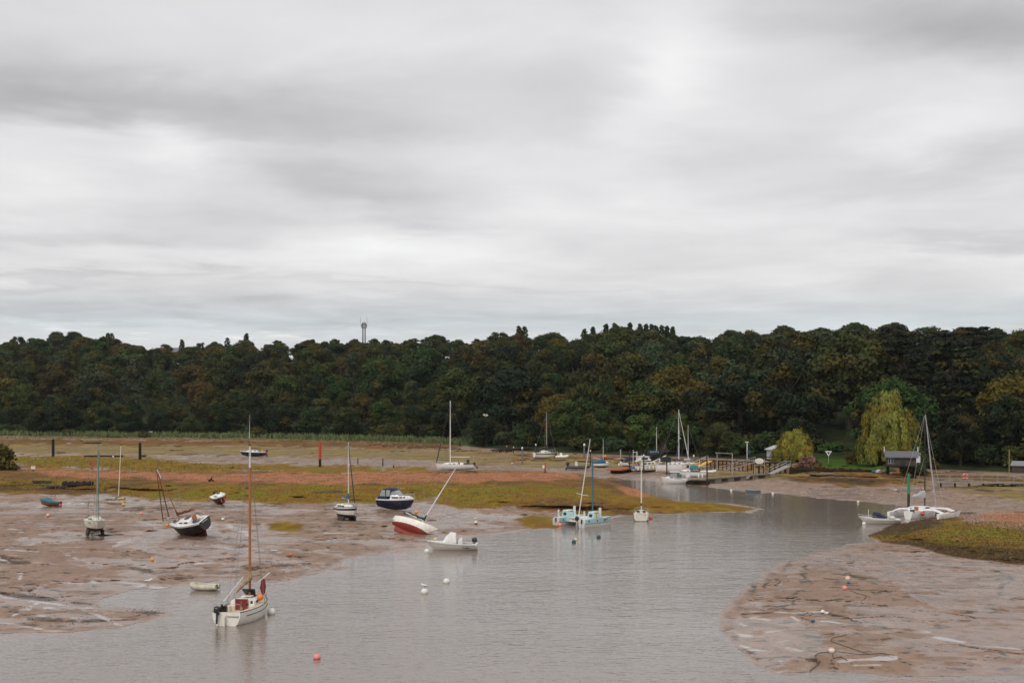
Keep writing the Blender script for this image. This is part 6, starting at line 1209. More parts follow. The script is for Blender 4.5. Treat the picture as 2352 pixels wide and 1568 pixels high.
for (u, v, vt, w, lb) in ((822, 1066, 1052, 2, 'thin brown stake right of the red sign stake'), (879.5, 1070, 1052, 2.4, 'thin brown stake in the mud pool, second from the red sign'), (904, 1074, 1068, 3, 'short stump right of the two thin stakes'), (1388, 1064, 1018, 1.8, 'thin brown pole behind the blue canopy boat'), (1425.5, 1062, 1032, 3, 'pale timber post right of the blue canopy boat')): pile(u, v, vt, w, PILEW if 'pale' in lb else WOODD, lb, name='stake')
pile(1199.5, 1066, 1030, 3.3, PGREY, 'grey steel pile with a white cap at the left rust pontoon', cap=WHITEB); pile(1230.5, 1052, 1022, 2.5, BLKP, 'thin black pile with white cap left of the pontoon yacht', cap=WHITEB); pile(1342, 1050, 1023, 4, PGREY, 'grey pile with white cap behind the dark workboat', cap=WHITEB)
pile(1179.5, 1040, 1028, 2, WOODD, 'short thin post with white top on the old jetty', cap=WHITEB); pile(1164, 1040, 1026, 2, BRP, 'reddish thin post with pale top on the old jetty', cap=PINKB); pile(1356, 1070, 1036, 2.2, WOODD, 'slim post with round pale top beside the catamaran masts', cap=CREAM)
pile(1446, 1084, 1032, 2.4, BRP, 'thin brown pile at the right of the short rust pontoon'); pile(1478.5, 1087, 1047, 3, BLKP, 'black pile with white cap in front of the cream cruiser', cap=WHITEB); pile(1531.5, 1090, 1037, 2.9, BRP, 'rusty pile in front of the round-stern yacht'); pile(1624, 1115, 1044, 3.4, BRP, 'tall dark brown pile right of the lettered boat'); pile(1593.5, 1072, 1048, 3, PGREY, 'grey pile with long white cap by the yellow gangway', cap=WHITEB)
pile(2318, 1101, 1031, 2.2, P_('yellowish_pole', (.24, .19, .07), rough=.8), 'thin yellowish pole by the footbridge, far right', name='pole')
pile(1415, 1030, 1031 - 14, 1.6, WOODD, 'thin dark stake under the trees above the rust pontoon', name='stake'); pile(1608, 1060, 1020, 1.6, WOODD, 'tall thin pole under the trees left of the gantry', name='pole')
# warning board on the shingle, triangle sign
p = GP(76, 1083); root = boat_root('warning_sign', 'small white board with faded red lettering on the left shingle', 'sign', Matrix.Translation(p)); mb = MB(); mb.tube([(0, 0, -.3), (0, 0, .5)], .06, 6); obj('post', mb, WOODD, root); mb = MB(); mb.box((0, 0, .74), (.74, .04, .50)); bd = obj('board', mb, WHITEB, root); lettering(bd, 'DANGER', .16, Matrix.Translation((0, -.03, .80)) @ Matrix.Rotation(R(90), 4, 'X'), m=P_('faded_red_ink', (.42, .06, .09)))
p = hill(1903, .012); s = scale_at(1072, p.z); root = boat_root('triangle_sign', 'white inverted triangle beacon on the green lawn', 'sign', Matrix.Translation(p)); mb = MB(); a, b = .62, .30; z0 = 1.25
ou = [(-a, z0 + 1.0), (a, z0 + 1.0), (0, z0)]; inn = [(-a * .48, z0 + .80), (a * .48, z0 + .80), (0, z0 + .32)]
for i in range(3):
    j = (i + 1) % 3; mb.loft([[(ou[i][0], -.03, ou[i][1]), (inn[i][0], -.03, inn[i][1]), (inn[i][0], .03, inn[i][1]), (ou[i][0], .03, ou[i][1])], [(ou[j][0], -.03, ou[j][1]), (inn[j][0], -.03, inn[j][1]), (inn[j][0], .03, inn[j][1]), (ou[j][0], .03, ou[j][1])]])
obj('triangle_board', mb, WHITEB, root); mb = MB(); mb.prism([(-.30, z0 + .80), (.30, z0 + .80), (0, z0 + .32)], .03); obj('dark_centre', mb, BLKP, root); mb = MB(); mb.tube([(0, 0, -.4), (0, 0, z0 + .05)], .05, 6); obj('post', mb, PILEW, root)
# ------------------------------------------------------------------ jetties, pontoons
def deck_run(name, label, a, b, z, width, m=WOODP, legs=5, leg_r=.10, leg_m=WOODD, rail=0, th=.16, cat='jetty', floats=None, brace=False, planks=False, rail_m=None):
    """a, b: ground points (u, v); z: deck height above the water at both ends"""
    pa, pb = G(*a, 0), G(*b, 0); pa.z, pb.z = z; root = boat_root(name, label, cat, Matrix.Translation((pa.x, pa.y, 0))); o = Vector((pa.x, pa.y, 0)); A = pa - o; Bp = pb - o
    t = (Bp - A).normalized(); nrm = Vector((-t.y, t.x, 0)).normalized()
    mb = MB(); L_ = (Bp - A).length; k = max(2, int(L_ / .9))
    for i in range(k):
        c0 = A + (Bp - A) * (i / k); c1 = A + (Bp - A) * ((i + .96) / k); mb.bar(c0, c1, width * random.uniform(.97, 1.03), th)
    obj('walkway', mb, m, root)
    for i in range(legs):
        c = A + (Bp - A) * ((i + .5) / legs)
        if floats:
            mb = MB(); mb.box((c.x, c.y, c.z - th / 2 - floats[1] / 2), (floats[0], width * .9, floats[1]), rz=math.atan2(t.y, t.x)); obj('float', mb, leg_m, root)
        else:
            for sd in (1, -1):
                q = c + nrm * sd * width * .42; mb = MB(); mb.tube([q, (q.x + random.uniform(-.1, .1), q.y, -.3)], leg_r, 6); obj('leg', mb, leg_m, root)
            if brace: mb = MB(); mb.tube([c + nrm * width * .42, c - nrm * width * .42 + Vector((0, 0, -1))], leg_r * .6, 5); obj('brace', mb, leg_m, root)
    if rail:
        for sd in ((1, -1) if rail > 0 else (1,)):
            mb = MB(); hr = abs(rail); kk = max(2, int(L_ / 2.0)); ps = [A + (Bp - A) * (i / kk) + nrm * sd * width * .46 for i in range(kk + 1)]
            for q in ps: mb.tube([q, q + Vector((0, 0, hr))], .035, 5)
            mb.tube([q + Vector((0, 0, hr)) for q in ps], .035, 5); mb.tube([q + Vector((0, 0, hr * .55)) for q in ps], .022, 4); obj('handrail', mb, rail_m or STEEL, root)
    return root
deck_run('old_jetty', 'old dark timber jetty on bent legs, left end of the moorings', (1135, 1048), (1216, 1044), (1.5, 1.55), 2.2, WOODD, 9, .13, WOODD, 0, brace=True)
deck_run('rust_pontoon', 'long rust red pontoon under the pontoon yacht', (1184, 1062), (1278, 1057), (.6, .6), 2.0, RUSTD, 5, cat='pontoon', floats=(1.3, .5)); deck_run('rust_pontoon', 'short wide rust orange pontoon left of the cream cruiser', (1409, 1089), (1446, 1084), (.75, .75), 2.6, RUSTD, 2, cat='pontoon', floats=(1.0, .5))
deck_run('low_dock', 'dark low dock under the white console inflatable', (1264, 1060), (1306, 1058), (.4, .4), 1.6, WOODP, 3, cat='pontoon', floats=(1.1, .35)); deck_run('back_jetty', 'dim timber jetty behind the pontoon yacht, under the trees', (1184, 1054), (1229, 1051), (.8, .8), 1.5, WOODD, 4, floats=(.8, .4))
deck_run('red_dock', 'reddish low dock with clutter right of the white console inflatable', (1302, 1057), (1338, 1054), (.55, .55), 1.8, RUSTD, 3, floats=(1.2, .5), cat='pontoon')
deck_run('mooring_dock', 'dark floating dock beneath the lettered boat and dark pile', (1583, 1112), (1623, 1113), (.6, .6), 2.0, WOODD, 4, floats=(1.2, .7), cat='pontoon'); deck_run('long_pontoon', 'long grey timber pontoon on block floats leading right from the dark pile', (1626, 1110), (1767, 1098), (.75, .75), 1.6, WOODP, 5, floats=(1.7, .75), cat='pontoon', leg_m=CONC)
deck_run('low_platform', 'wide dark flat platform on floats below the lawn', (1868, 1099), (2002, 1095), (.75, .75), 3.2, WOODP, 5, floats=(1.5, .8), cat='pontoon'); deck_run('yellow_gangway', 'bright yellow sloping gangway with white rails', (1592, 1088), (1631, 1086), (.9, 2.15), 1.1, YEL, 0, rail=-.95, cat='gangway', rail_m=GEL)
deck_run('metal_ramp', 'grey metal ramp sloping down to the left beside the gantry', (1650, 1091), (1733, 1093), (.55, 2.35), 1.2, P_('galvanised_tread', (.26, .25, .24), rough=.6), 0, rail=-.9, cat='gangway'); deck_run('white_ramp', 'short white railed ramp at the right end of the long pontoon', (1770, 1099), (1811, 1097), (.8, 2.0), 1.1, P_('grey_ramp', (.30, .30, .29), spec=.2), 0, rail=.95, cat='gangway', rail_m=STEEL)
deck_run('white_gangway', 'pale railed gangway rising right behind the cream cruiser', (1500, 1082), (1530, 1082), (1.0, 2.1), 1.0, GEL, 0, rail=.8, cat='gangway', rail_m=GEL)
deck_run('high_jetty', 'high dark jetty with railing below the white hut', (1731, 1092), (1816, 1090), (2.15, 2.15), 2.2, WOODD, 7, .12, rail=1.0, rail_m=WOODD, brace=True); deck_run('middle_jetty', 'shadowy timber jetty behind the gantry', (1600, 1081), (1731, 1086), (1.95, 2.0), 1.6, WOODD, 7, .1, rail=-1.0, rail_m=WOODD); deck_run('quay_edge', 'brown timber quay behind the blue canopy boat', (1400, 1057), (1580, 1070), (.8, 1.2), 1.6, BRP, 8, .1, brace=True)
deck_run('footbridge', 'long grey railed footbridge at the far right, carrying an orange lifebuoy', (2145, 1122), (2440, 1125), (.95, .95), 1.2, P_('bridge_grey', (.20, .20, .19), rough=.7), 9, .08, rail=1.15, cat='footbridge', rail_m=P_('bridge_rail', (.25, .25, .24), rough=.6))
deck_run('slipway_beam', 'mossy timber slip beams under the footbridge', (2213, 1124), (2310, 1122), (.15, .9), 1.5, P_('mossy_timber', (.12, .085, .02), rough=.9, var=.3), 4, .1); deck_run('slipway_beam', 'dark timber slip rising right under the footbridge at the picture edge', (2290, 1122), (2390, 1121), (.3, .9), 1.2, WOODD, 4, .1)
# retaining wall under lawn
mb = MB()
a, b = G(1815, 1090, .2), G(1985, 1094, .2); n = 40; root = boat_root('retaining_wall', 'dark timber retaining wall along the foot of the lawn', 'wall', Matrix.Translation(a))
for i in range(n):
    q = (b - a) * (i / n); mb.tube([(q.x, q.y, -.5), (q.x, q.y, 1.25 + random.uniform(-.12, .12))], .17, 6)
obj('planking', mb, WOODD, root); mb = MB(); mb.bar(Vector((0, -.2, 1.0)), (b - a) + Vector((0, -.2, 1.0)), .12, .18); obj('capping_rail', mb, BRP, root)
# gantry
p = G(1647, 1086, .4); q = G(1682, 1088, .4); w = (q - p); root = boat_root('metal_gantry', 'square grey pipe gantry standing over the ramp', 'gantry', Matrix.Translation(p)); mb = MB(); hg = 3.5
mb.tube([(0, 0, -.5), (0, 0, hg)], .07, 6); mb.tube([(w.x, w.y, -.5), (w.x, w.y, hg)], .07, 6); obj('upright', mb, PILEW, root); mb = MB(); mb.tube([(-.3, 0, hg), (w.x, w.y, hg)], .06, 6); obj('crossbar', mb, PILEW, root); mb = MB(); mb.tube([(-1.3, 1.0, .6), (0, 0, 2.4)], .04, 5); obj('brace', mb, WOODP, root)
# dinghy on davits
p = G(1744, 1094, .4); root = boat_root('davit_frame', 'pipe frame carrying an upturned white dinghy left of the white hut', 'boat rack', Matrix.Translation(p)); mb = MB()
for x in (-.85, .85): mb.tube([(x, 0, -.5), (x, 0, 2.9)], .05, 6)
mb.tube([(-.85, 0, 1.9), (.85, 0, 1.9)], .04, 5); obj('frame', mb, STEEL, root)
M4 = Matrix.Translation((p.x, p.y - .1, p.z + 2.55)) @ Matrix.Rotation(R(90), 4, 'X'); e = boat_root('stored_dinghy', 'upright white dinghy showing its dark ribs on the pipe frame', 'dinghy', M4); mb = MB(); k = 20; mb.tube([(math.cos(2 * math.pi * i / k) * .66, math.sin(2 * math.pi * i / k) * .4, 0) for i in range(k + 1)], .07, 7); obj('rim', mb, GEL, e, smooth='auto'); mb = MB(); mb.tube([(0, 0, .05), (0, 0, .06)], .45, 16); mb.v = [(x * 1.45, y, z) for x, y, z in mb.v]; obj('shell', mb, DIRTY, e); mb = MB(); mb.box((0, 0, -.05), (1.4, .06, .05)); mb.box((0, 0, -.05), (.06, .95, .05)); mb.box((-.35, 0, -.05), (.05, .8, .05)); obj('rib', mb, WOODD, e)
# lifebuoy on bridge
p = G(2214, 1122, 0); p.y -= .68; e = boat_root('lifebuoy', 'orange ring lifebuoy hung on the footbridge rail', 'lifebuoy', Matrix.Translation((p.x, p.y, 1.85)) @ Matrix.Rotation(R(90), 4, 'X')); mb = MB(); mb.tube([(math.cos(2 * math.pi * i / 20) * .36, math.sin(2 * math.pi * i / 20) * .36, 0) for i in range(21)], .10, 8); obj('ring', mb, REDB, e, smooth='auto'); mb = MB()
for a_ in range(4): c, s_ = math.cos(a_ * math.pi / 2 + .7) * .36, math.sin(a_ * math.pi / 2 + .7) * .36; mb.ball((c, s_, 0), .115, n=8, m=6)
obj('white_band', mb, WHITEB, e)
# ------------------------------------------------------------------ buildings
SLATE = P_('slate_roof', (.11, .11, .125), rough=.8, var=.25, vs=6); WALLW = P_('white_boards', (.62, .66, .68), rough=.6, var=.06, dirt=(.3, .3, .28), dirt_a=.3); SHED = P_('dark_shed_boards', (.06, .045, .035), rough=.9, var=.3); RTILE = P_('brown_tile_roof', (.085, .055, .048), rough=.9, var=.2); STONE = P_('rough_stone', (.32, .28, .22), rough=.9, var=.4, vs=3)
def house(name, label, loc, rz, W_, D_, Hw, Hr, wm, rm, eave=.3, stilts=0, wins=(), door=None, finials=False, cat='house', ridge='x'):
    root = boat_root(name, label, cat, Matrix.Translation(loc) @ Matrix.Rotation(R(rz), 4, 'Z')); z0 = stilts; mb = MB(); mb.box((0, 0, z0 + Hw / 2), (W_, D_, Hw))
    if ridge == 'x':
        for sx in (-1, 1): mb.prism([(-D_ / 2, z0 + Hw), (D_ / 2, z0 + Hw), (0, z0 + Hw + Hr)], .05, Matrix.Translation((sx * (W_ / 2 - .03), 0, 0)) @ Matrix.Rotation(R(90), 4, 'Z'))
    else:
        for sy in (-1, 1): mb.prism([(-W_ / 2, z0 + Hw), (W_ / 2, z0 + Hw), (0, z0 + Hw + Hr)], .05, Matrix.Translation((0, sy * (D_ / 2 - .03), 0)))
    obj('wall', mb, wm, root); mb = MB(); a_, b_ = (D_ / 2, W_ / 2) if ridge == 'x' else (W_ / 2, D_ / 2); e = a_ + eave; sl = Hr / a_
    prof = [(-e, z0 + Hw - eave * sl + .05), (0, z0 + Hw + Hr + .05), (e, z0 + Hw - eave * sl + .05), (e, z0 + Hw - eave * sl + .17), (0, z0 + Hw + Hr + .18), (-e, z0 + Hw - eave * sl + .17)]
    for half in (([0, 1, 4, 5]), ([1, 2, 3, 4])):
        mb.prism([prof[i] for i in half], 2 * b_ + 2 * eave, Matrix.Rotation(R(90), 4, 'Z') if ridge == 'x' else None)
    rf = obj('roof', mb, rm, root)
    if finials:
        for sx in (-1, 1): mb = MB(); mb.box((sx * (b_ + eave), 0, z0 + Hw + Hr + .45), (.12, .12, .8)); obj('finial', mb, WHITEB, rf)
    for (x, z, w, h, fm) in wins:
        mb = MB(); mb.box((x, -D_ / 2 - .01, z0 + z), (w, .06, h)); wf = obj('window', mb, fm, root); mb = MB()
        for i in range(2): mb.box((x - w / 4 + i * w / 2, -D_ / 2 - .045, z0 + z), (w / 2 - .09, .03, h - .14))
        obj('pane', mb, GLASS, wf)
    if door: mb = MB(); mb.box((door[0], -D_ / 2 - .015, z0 + door[2] / 2), (door[1], .05, door[2])); obj('door', mb, door[3], root)
    if stilts:
        for x in (-1, 1):
            for y in (-1, 1): mb = MB(); mb.box((x * (W_ / 2 - .2), y * (D_ / 2 - .2), (z0 - 1) / 2), (.3, .3, z0 + 1)); obj('stilt', mb, WOODD, root)
        mb = MB(); mb.box((0, -.4, z0 - .09), (W_ + .8, D_ + 1.6, .16)); obj('platform', mb, WOODD, root)
    return root
h0 = hh(2078, 1090); p = G(2078, 1093, h0)
house('boat_shed', 'grey slate roofed shed on dark stilts below the big willow', (p.x, p.y + 2.2, h0), -12, 4.6, 3.2, 1.35, .75, SHED, SLATE, .35, stilts=1.7, wins=[(-1.7, .75, .8, .95, P_('pale_curtain', (.40, .42, .45)))], door=(.2, .8, 1.1, BLKP), finials=True, cat='shed')
h0 = hh(2110, 1088); p = G(2109, 1086, h0); house('garden_room', 'small white windowed room attached behind the stilted shed', (p.x + .4, p.y + 3.2, h0 + 1.4), -12, 1.6, 1.5, 1.5, .35, WALLW, SLATE, .1, wins=[(-.3, .8, .7, .9, GEL)], cat='shed')
p = hill(1787, .02); p.z -= .3; house('white_hut', 'pale blue white hut half hidden behind the small willow', (p.x, p.y, p.z), 14, 3.6, 2.8, 1.9, .65, P_('blue_white_boards', (.40, .44, .47), var=.08), P_('pale_felt', (.42, .43, .43)), .35, stilts=.5, wins=[(-.55, 1.25, .9, .95, GEL)], ridge='y', cat='hut')
p = hill(1535, .05); house('stone_house', 'brown gabled house with a rough stone wall, deep in the trees', (p.x, p.y + 1, p.z + .2), -28, 4.6, 4.2, 2.0, 1.8, P_('stone_and_brown_boards', (.10, .075, .06), rough=.9, var=.35, vs=2, dirt=(.42, .38, .30), dirt_s=.9, dirt_a=.8), RTILE, .5, ridge='y', wins=[(1.2, 1.2, .7, .9, BRP)])
p = hill(1140, .10); house('summer_house', 'small white summerhouse glimpsed in the dark wood', (p.x, p.y, p.z + 1.5), 0, 1.9, 1.5, 1.2, .4, WOODD, WHITEB, .15, ridge='x', cat='summerhouse')
p = hill(378, .985); house('ridge_house', 'long grey roofed house among the skyline trees, left part of the ridge', (p.x, p.y + 6, 13 + (VH - 800) * (p.y + 6) / F - 6), 4, 11.0, 7, 4.2, 2.0, P_('dark_brick', (.10, .07, .06)), P_('grey_far_roof', (.17, .165, .18), rough=.9), .4)
p = hill(2345, .02); house('boat_hut', 'low hut with a pale gable at the right picture edge', (p.x + .5, p.y, p.z - .2), -30, 3.4, 3, 1.3, .6, SHED, P_('grey_felt', (.2, .2, .2)), .25, cat='hut')
# telecom mast
p = hill(836, 1.0); topz = 13 + (VH - 741) * p.y / F; hz = topz - p.z; root = boat_root('telecom_mast', 'lattice telecom tower with antennas rising over the skyline trees', 'telecom mast', Matrix.Translation(p)); LAT = P_('lattice_steel', (.07, .08, .085), rough=.6); mb = MB(); a_ = .8
for x in (-1, 1):
    for y in (-1, 1): mb.tube([(x * a_, y * a_, 0), (x * a_ * .8, y * a_ * .8, hz)], .09, 5)
k = 16
for i in range(k):
    z1, z2 = hz * i / k, hz * (i + 1) / k; w = a_ * (1 - .2 * i / k)
    for y in (-1, 1): mb.tube([(-w, y * w, z1), (w, y * w, z2)], .045, 4); mb.tube([(w, y * w, z1), (-w, y * w, z2)], .045, 4); mb.tube([(y * w, -w, z1), (y * w, w, z2)], .045, 4); mb.tube([(-w, y * w, z2), (w, y * w, z2)], .045, 4)
obj('lattice', mb, LAT, root); mb = MB(); mb.box((0, 0, hz - 2.4), (2.3, 2.3, .15)); mb.box((0, 0, hz - .5), (2.0, 2.0, .12)); obj('platform', mb, LAT, root)
for i in range(8): an = i * math.pi / 4; mb = MB(); mb.box((math.cos(an) * 1.3, math.sin(an) * 1.3, hz - 1.4), (.22, .16, 1.5), rz=an); obj('antenna_panel', mb, P_('antenna_grey', (.25, .24, .23)), root)
for x, h_ in ((-1.7, 2.4), (0, 1.0), (1.4, 2.8)): mb = MB(); mb.tube([(x, 0, hz - .5), (x, 0, hz + h_)], .06, 4); obj('whip_aerial', mb, LAT, root)
# ------------------------------------------------------------------ willows, bushes
def willow(label, loc, Rr, Ht, seed, tint, n=15000, leaf=.17):
    rng = np.random.default_rng(seed); root = bpy.data.objects.new('willow_tree', None); COL.objects.link(root); root.location = loc; tag(root, label, 'tree')
    parts = []; nd = 62; tips = []
    for i in range(nd):
        ph = i * 2.399; q = (i + .5) / nd; z = Ht * (.95 - .68 * q ** .9) * rng.uniform(.86, 1.06); prof = math.sin(math.pi * min(.5, .10 + .62 * q)) ** .7; rr = Rr * prof * rng.uniform(.38, 1.12) * (1 + .22 * math.sin(ph * 2 + seed)); tips.append((rr * math.cos(ph), rr * math.sin(ph), z, min(z * .92, Ht * .16 + Ht * .24 * rng.uniform(.3, 1.5))))
    for x, y, z, ln in tips:
        k = n // nd; a = rng.uniform(0, 1, k) ** .8; sp_ = (.75 + .75 * np.exp(-a * 2.2)) * rng.uniform(.7, 1.2); an = rng.uniform(0, 6.28, k); r_ = rng.uniform(.2, 1, k) * sp_ * Rr / 5.5; dirx, diry = x / max(.1, math.hypot(x, y)), y / max(.1, math.hypot(x, y))
        P = np.stack([x + r_ * np.cos(an) + dirx * .5 * (1 - np.exp(-a * 4)), y + r_ * np.sin(an) + diry * .5 * (1 - np.exp(-a * 4)), z + .5 * np.cos(r_ * 1.6) - a * ln], 1)
        Nn = np.stack([np.cos(an) + dirx, np.sin(an) + diry, .9 - a], 1); parts.append(leaves(P, Nn, leaf, rng, .5, 3.4, .88))
    cr = bpy.data.objects.new('crown', np_mesh('crown', parts, leaf_mat('willow_foliage', (.20, .145, .018), .4))); COL.objects.link(cr); cr.parent = root; cr.color = (*tint, .24)
    obj('trunk', trunk_mb(Ht * .75, .38 * Rr / 5, Rr * .6, seed, 7, .3), BARK, root); return root
p = hill(2034, .035); s = 3266 / p.y; willow('big golden green weeping willow, tallest willow behind the shed', (p.x, p.y, p.z - .4), 52 / s, 188 / s, 3, (.150, .160, .030), 42000, .10)
p = hill(1820, .012); s = 3266 / p.y; willow('small golden weeping willow in front of the white hut', (p.x, p.y - 1.5, p.z - .9), 41 / s, 86 / s, 4, (.185, .175, .028), 24000, .08)
def bush(u, t, s, col, aut, label, sz=None, v=None, cat='bush', n_='bush', var=0, dz=-.2):
    if v is None: p = hill(u, t)
    else: p = GP(u, v)
    p.z += dz; return plant('bush', p, s, random.uniform(0, 6), col, aut, label, cat, 'bushes along the shore', var, sz or s, n_)
bush(1856, 0, 1.15, (.20, .10, .085), .15, 'pinkish feathery bush on the quay right of the small willow', 1.05, v=1080, n_='tamarisk_bush'); bush(1877, 0, .8, (.13, .10, .045), .4, 'brownish green bush right against the pink one', .75, v=1080, var=1)
bush(1955, .012, .62, (.085, .045, .018), .5, 'dark rusty mound bush on the lawn', .85, var=2, dz=-.1); bush(1895, .10, 1.0, (.035, .075, .014), 0, 'bright green shrub behind the triangle sign, left one', .75); bush(1925, .11, 1.1, (.040, .080, .015), 0, 'bright green shrub behind the triangle sign, right one', .8, var=1)
bush(1995, .07, 1.3, (.035, .075, .016), 0, 'green shrub mass left below the big willow', .9, var=2); bush(2022, .055, 1.0, (.050, .085, .014), .1, 'green shrub below the big willow beside a yellow one', .8); bush(2018, .075, .62, (.40, .22, .02), .2, 'small bright yellow bush under the big willow', .75, var=1); bush(2040, .05, .8, (.03, .06, .014), .05, 'dark green shrub left of the slate shed', .8)
bush(2100, .04, 1.3, (.055, .11, .018), 0, 'bright green shrub rising behind the slate shed', 1.9, var=1); bush(2085, 0, .7, (.09, .075, .02), .4, 'ochre shrub in front of the slate shed', .7, v=1091, var=2); bush(2110, 0, 1.0, (.035, .055, .02), .1, 'grey green shrub right of the shed stilts', .85, v=1090); bush(2135, .01, 1.0, (.045, .05, .016), .3, 'olive shrub behind the trimaran mast', .9, var=1)
bush(-4, 0, 1.9, (.062, .060, .014), .3, 'large olive bush at the left picture edge on the shingle', 1.9, v=1078, var=1, dz=-.5); bush(-18, 0, 2.0, (.05, .052, .014), .2, 'olive bush cut by the left picture edge', 1.6, v=1074, var=2)
bush(330, .0, 1.2, (.032, .045, .014), .05, 'low dark bush on the left marsh edge above the right dark post', .8, v=1004); bush(590, .01, 1.5, (.055, .065, .016), .1, 'rounded olive bush on the marsh edge beside the far navy yacht mast', 1.3, var=1); bush(160, .02, 1.6, (.035, .06, .025), 0, 'grey green bush on the left marsh edge above the left dark post', .9, var=2)
# understorey shrubs along the foot of the wood
rb = random.Random(5); u = -60; i = 0; shr = []
while u < 2400:
    if not (1050 < u < 1092 or 1885 < u < 2045 or 1770 < u < 1812 or 1500 < u < 1560):
        c, cn = rb.choice([((.020, .034, .012), 'dark'), ((.030, .050, .015), 'green'), ((.036, .055, .024), 'grey green'), ((.045, .050, .014), 'olive')])
        shr.append((u, rb.uniform(.055, .10) + (.03 if 1850 < u < 2120 else 0), rb.uniform(1.2, 2.2), c, cn, rb.uniform(1.0, 1.9)))
    u += rb.uniform(18, 30) * (1.0 if u < 1200 else 1.35)
lb2 = {}
for q in shr: lb2.setdefault(f"{q[4]} undergrowth shrub under the wood edge, below {min(LAND, key=lambda z: abs(z[0] - q[0]))[1]}".replace('below the ', 'behind the '), []).append(q)
for lb, qs in lb2.items():
    for k, q in enumerate(sorted(qs, key=lambda z: z[0])): bush(q[0], q[1], q[2], q[3], .08, lb if len(qs) == 1 else ORD[k] + ' ' + lb, q[5], var=k + int(q[0]), n_='shrub')
# ------------------------------------------------------------------ reeds, weed, stones (stuff)
def scatter(name, pts, size, m, kind_label, cat, rng, flat=.4, tall=1.0, tilt=0.0):
    n = len(pts); a = rng.uniform(0, 6.28, n); s = size * rng.uniform(.5, 1.5, n); dx = np.stack([np.cos(a) * s, np.sin(a) * s, np.zeros(n)], 1); up = np.stack([rng.normal(0, .25, n) * s * tall, rng.normal(0, .25, n) * s * tall, s * tall * rng.uniform(.6, 1.3, n)], 1)
    v = np.stack([pts - dx, pts + dx, pts + dx * .35 + up, pts - dx * .25 + up * .9], 1).reshape(-1, 3); f = np.arange(4 * n).reshape(n, 4)
    o = bpy.data.objects.new(name, np_mesh(name, [(v, f)], m)); COL.objects.link(o); tag(o, kind_label, cat, kind='stuff'); return o
def pts_on(poly, n, rng, soft=0):
    P = np.array(poly, float); lo, hi = P.min(0), P.max(0); lo[0] = max(lo[0], -60); hi[0] = min(hi[0], 2420); out = []
    while sum(len(o) for o in out) < n:
        u = rng.uniform(lo[0], hi[0], n * 2); v = rng.uniform(lo[1] + min(0, soft) * .4, hi[1] - min(0, soft) * .4, n * 2); k = sdist(u, v, P) > soft; u, v = u[k], v[k]; h = hfun(u, v); d = (H - h) * F / (v - VH); out.append(np.stack([(u - UC) * d / F, d, h], 1))
    return np.concatenate(out)[:n]
rg = np.random.default_rng(3)
REED = mat('reed_grass', (.105, .135, .045), .9, .35, 1.5, coord='Object'); MARSH = mat('marsh_grass', (.150, .120, .022), .9, .35, .8); WEEDM = mat('bladder_weed', (.120, .080, .020), .8, .6, 1.2); DWEED = mat('dark_seaweed', (.040, .026, .020), .6, .4, 2.0); STN = mat('beach_stones', (.36, .22, .15), .8, .45, 3.0)
U_ = rg.uniform(-60, 1060, 9000); T_ = rg.uniform(.0, .045, 9000); us_ = TERR['us']; d_ = np.interp(U_, us_, TERR['dt']) + T_ * 260; P0 = np.stack([(U_ - UC) * d_ / F, d_, np.interp(U_, us_, TERR['ht']) + T_ * 8], 1)
scatter('reeds', P0, .22, REED, 'pale green reeds along the foot of the left wood', 'reeds', rg, tall=4.5)
scatter('marsh_grass', np.concatenate([pts_on([(-60, 1000), (600, 1006), (1000, 1017), (1000, 1021), (600, 1011), (-60, 1006)], 6000, rg), pts_on(C['algae'][2], 1500, rg, 3)]), .13, MARSH, 'yellow green marsh grass on the eroded bank edge', 'marsh grass', rg, tall=1.1)
scatter('seaweed', np.concatenate([pts_on(C['algae'][0], 5000, rg, 2), pts_on(C['brown'][0], 5000, rg, 2), pts_on(C['algae'][7], 4500, rg, 4), pts_on(C['brown'][2], 4000, rg, 4), pts_on(C['algae'][1], 1500, rg, 1), pts_on(C['brown'][3], 2500, rg)]), .085, WEEDM, 'olive brown bladder weed covering the spit and mound', 'seaweed', rg, tall=.6)
dk = [pts_on(q, 80, rg, -9) for q in C['dark'][:13]]
scatter('dark_weed', np.concatenate(dk), .042, DWEED, 'dark weed strands stranded on the mud', 'seaweed', rg, tall=.7)
scatter('stones', np.concatenate([pts_on(C['shingle'][0], 3500, rg, 2), pts_on([(2200, 1182), (2420, 1176), (2420, 1225), (2230, 1205)], 3000, rg), pts_on([(600, 1008), (1000, 1018), (1060, 1022), (1050, 1031), (1000, 1030), (600, 1022)], 1500, rg)]), .075, STN, 'loose stones on the shingle and bank', 'stones', rg, tall=1.0)
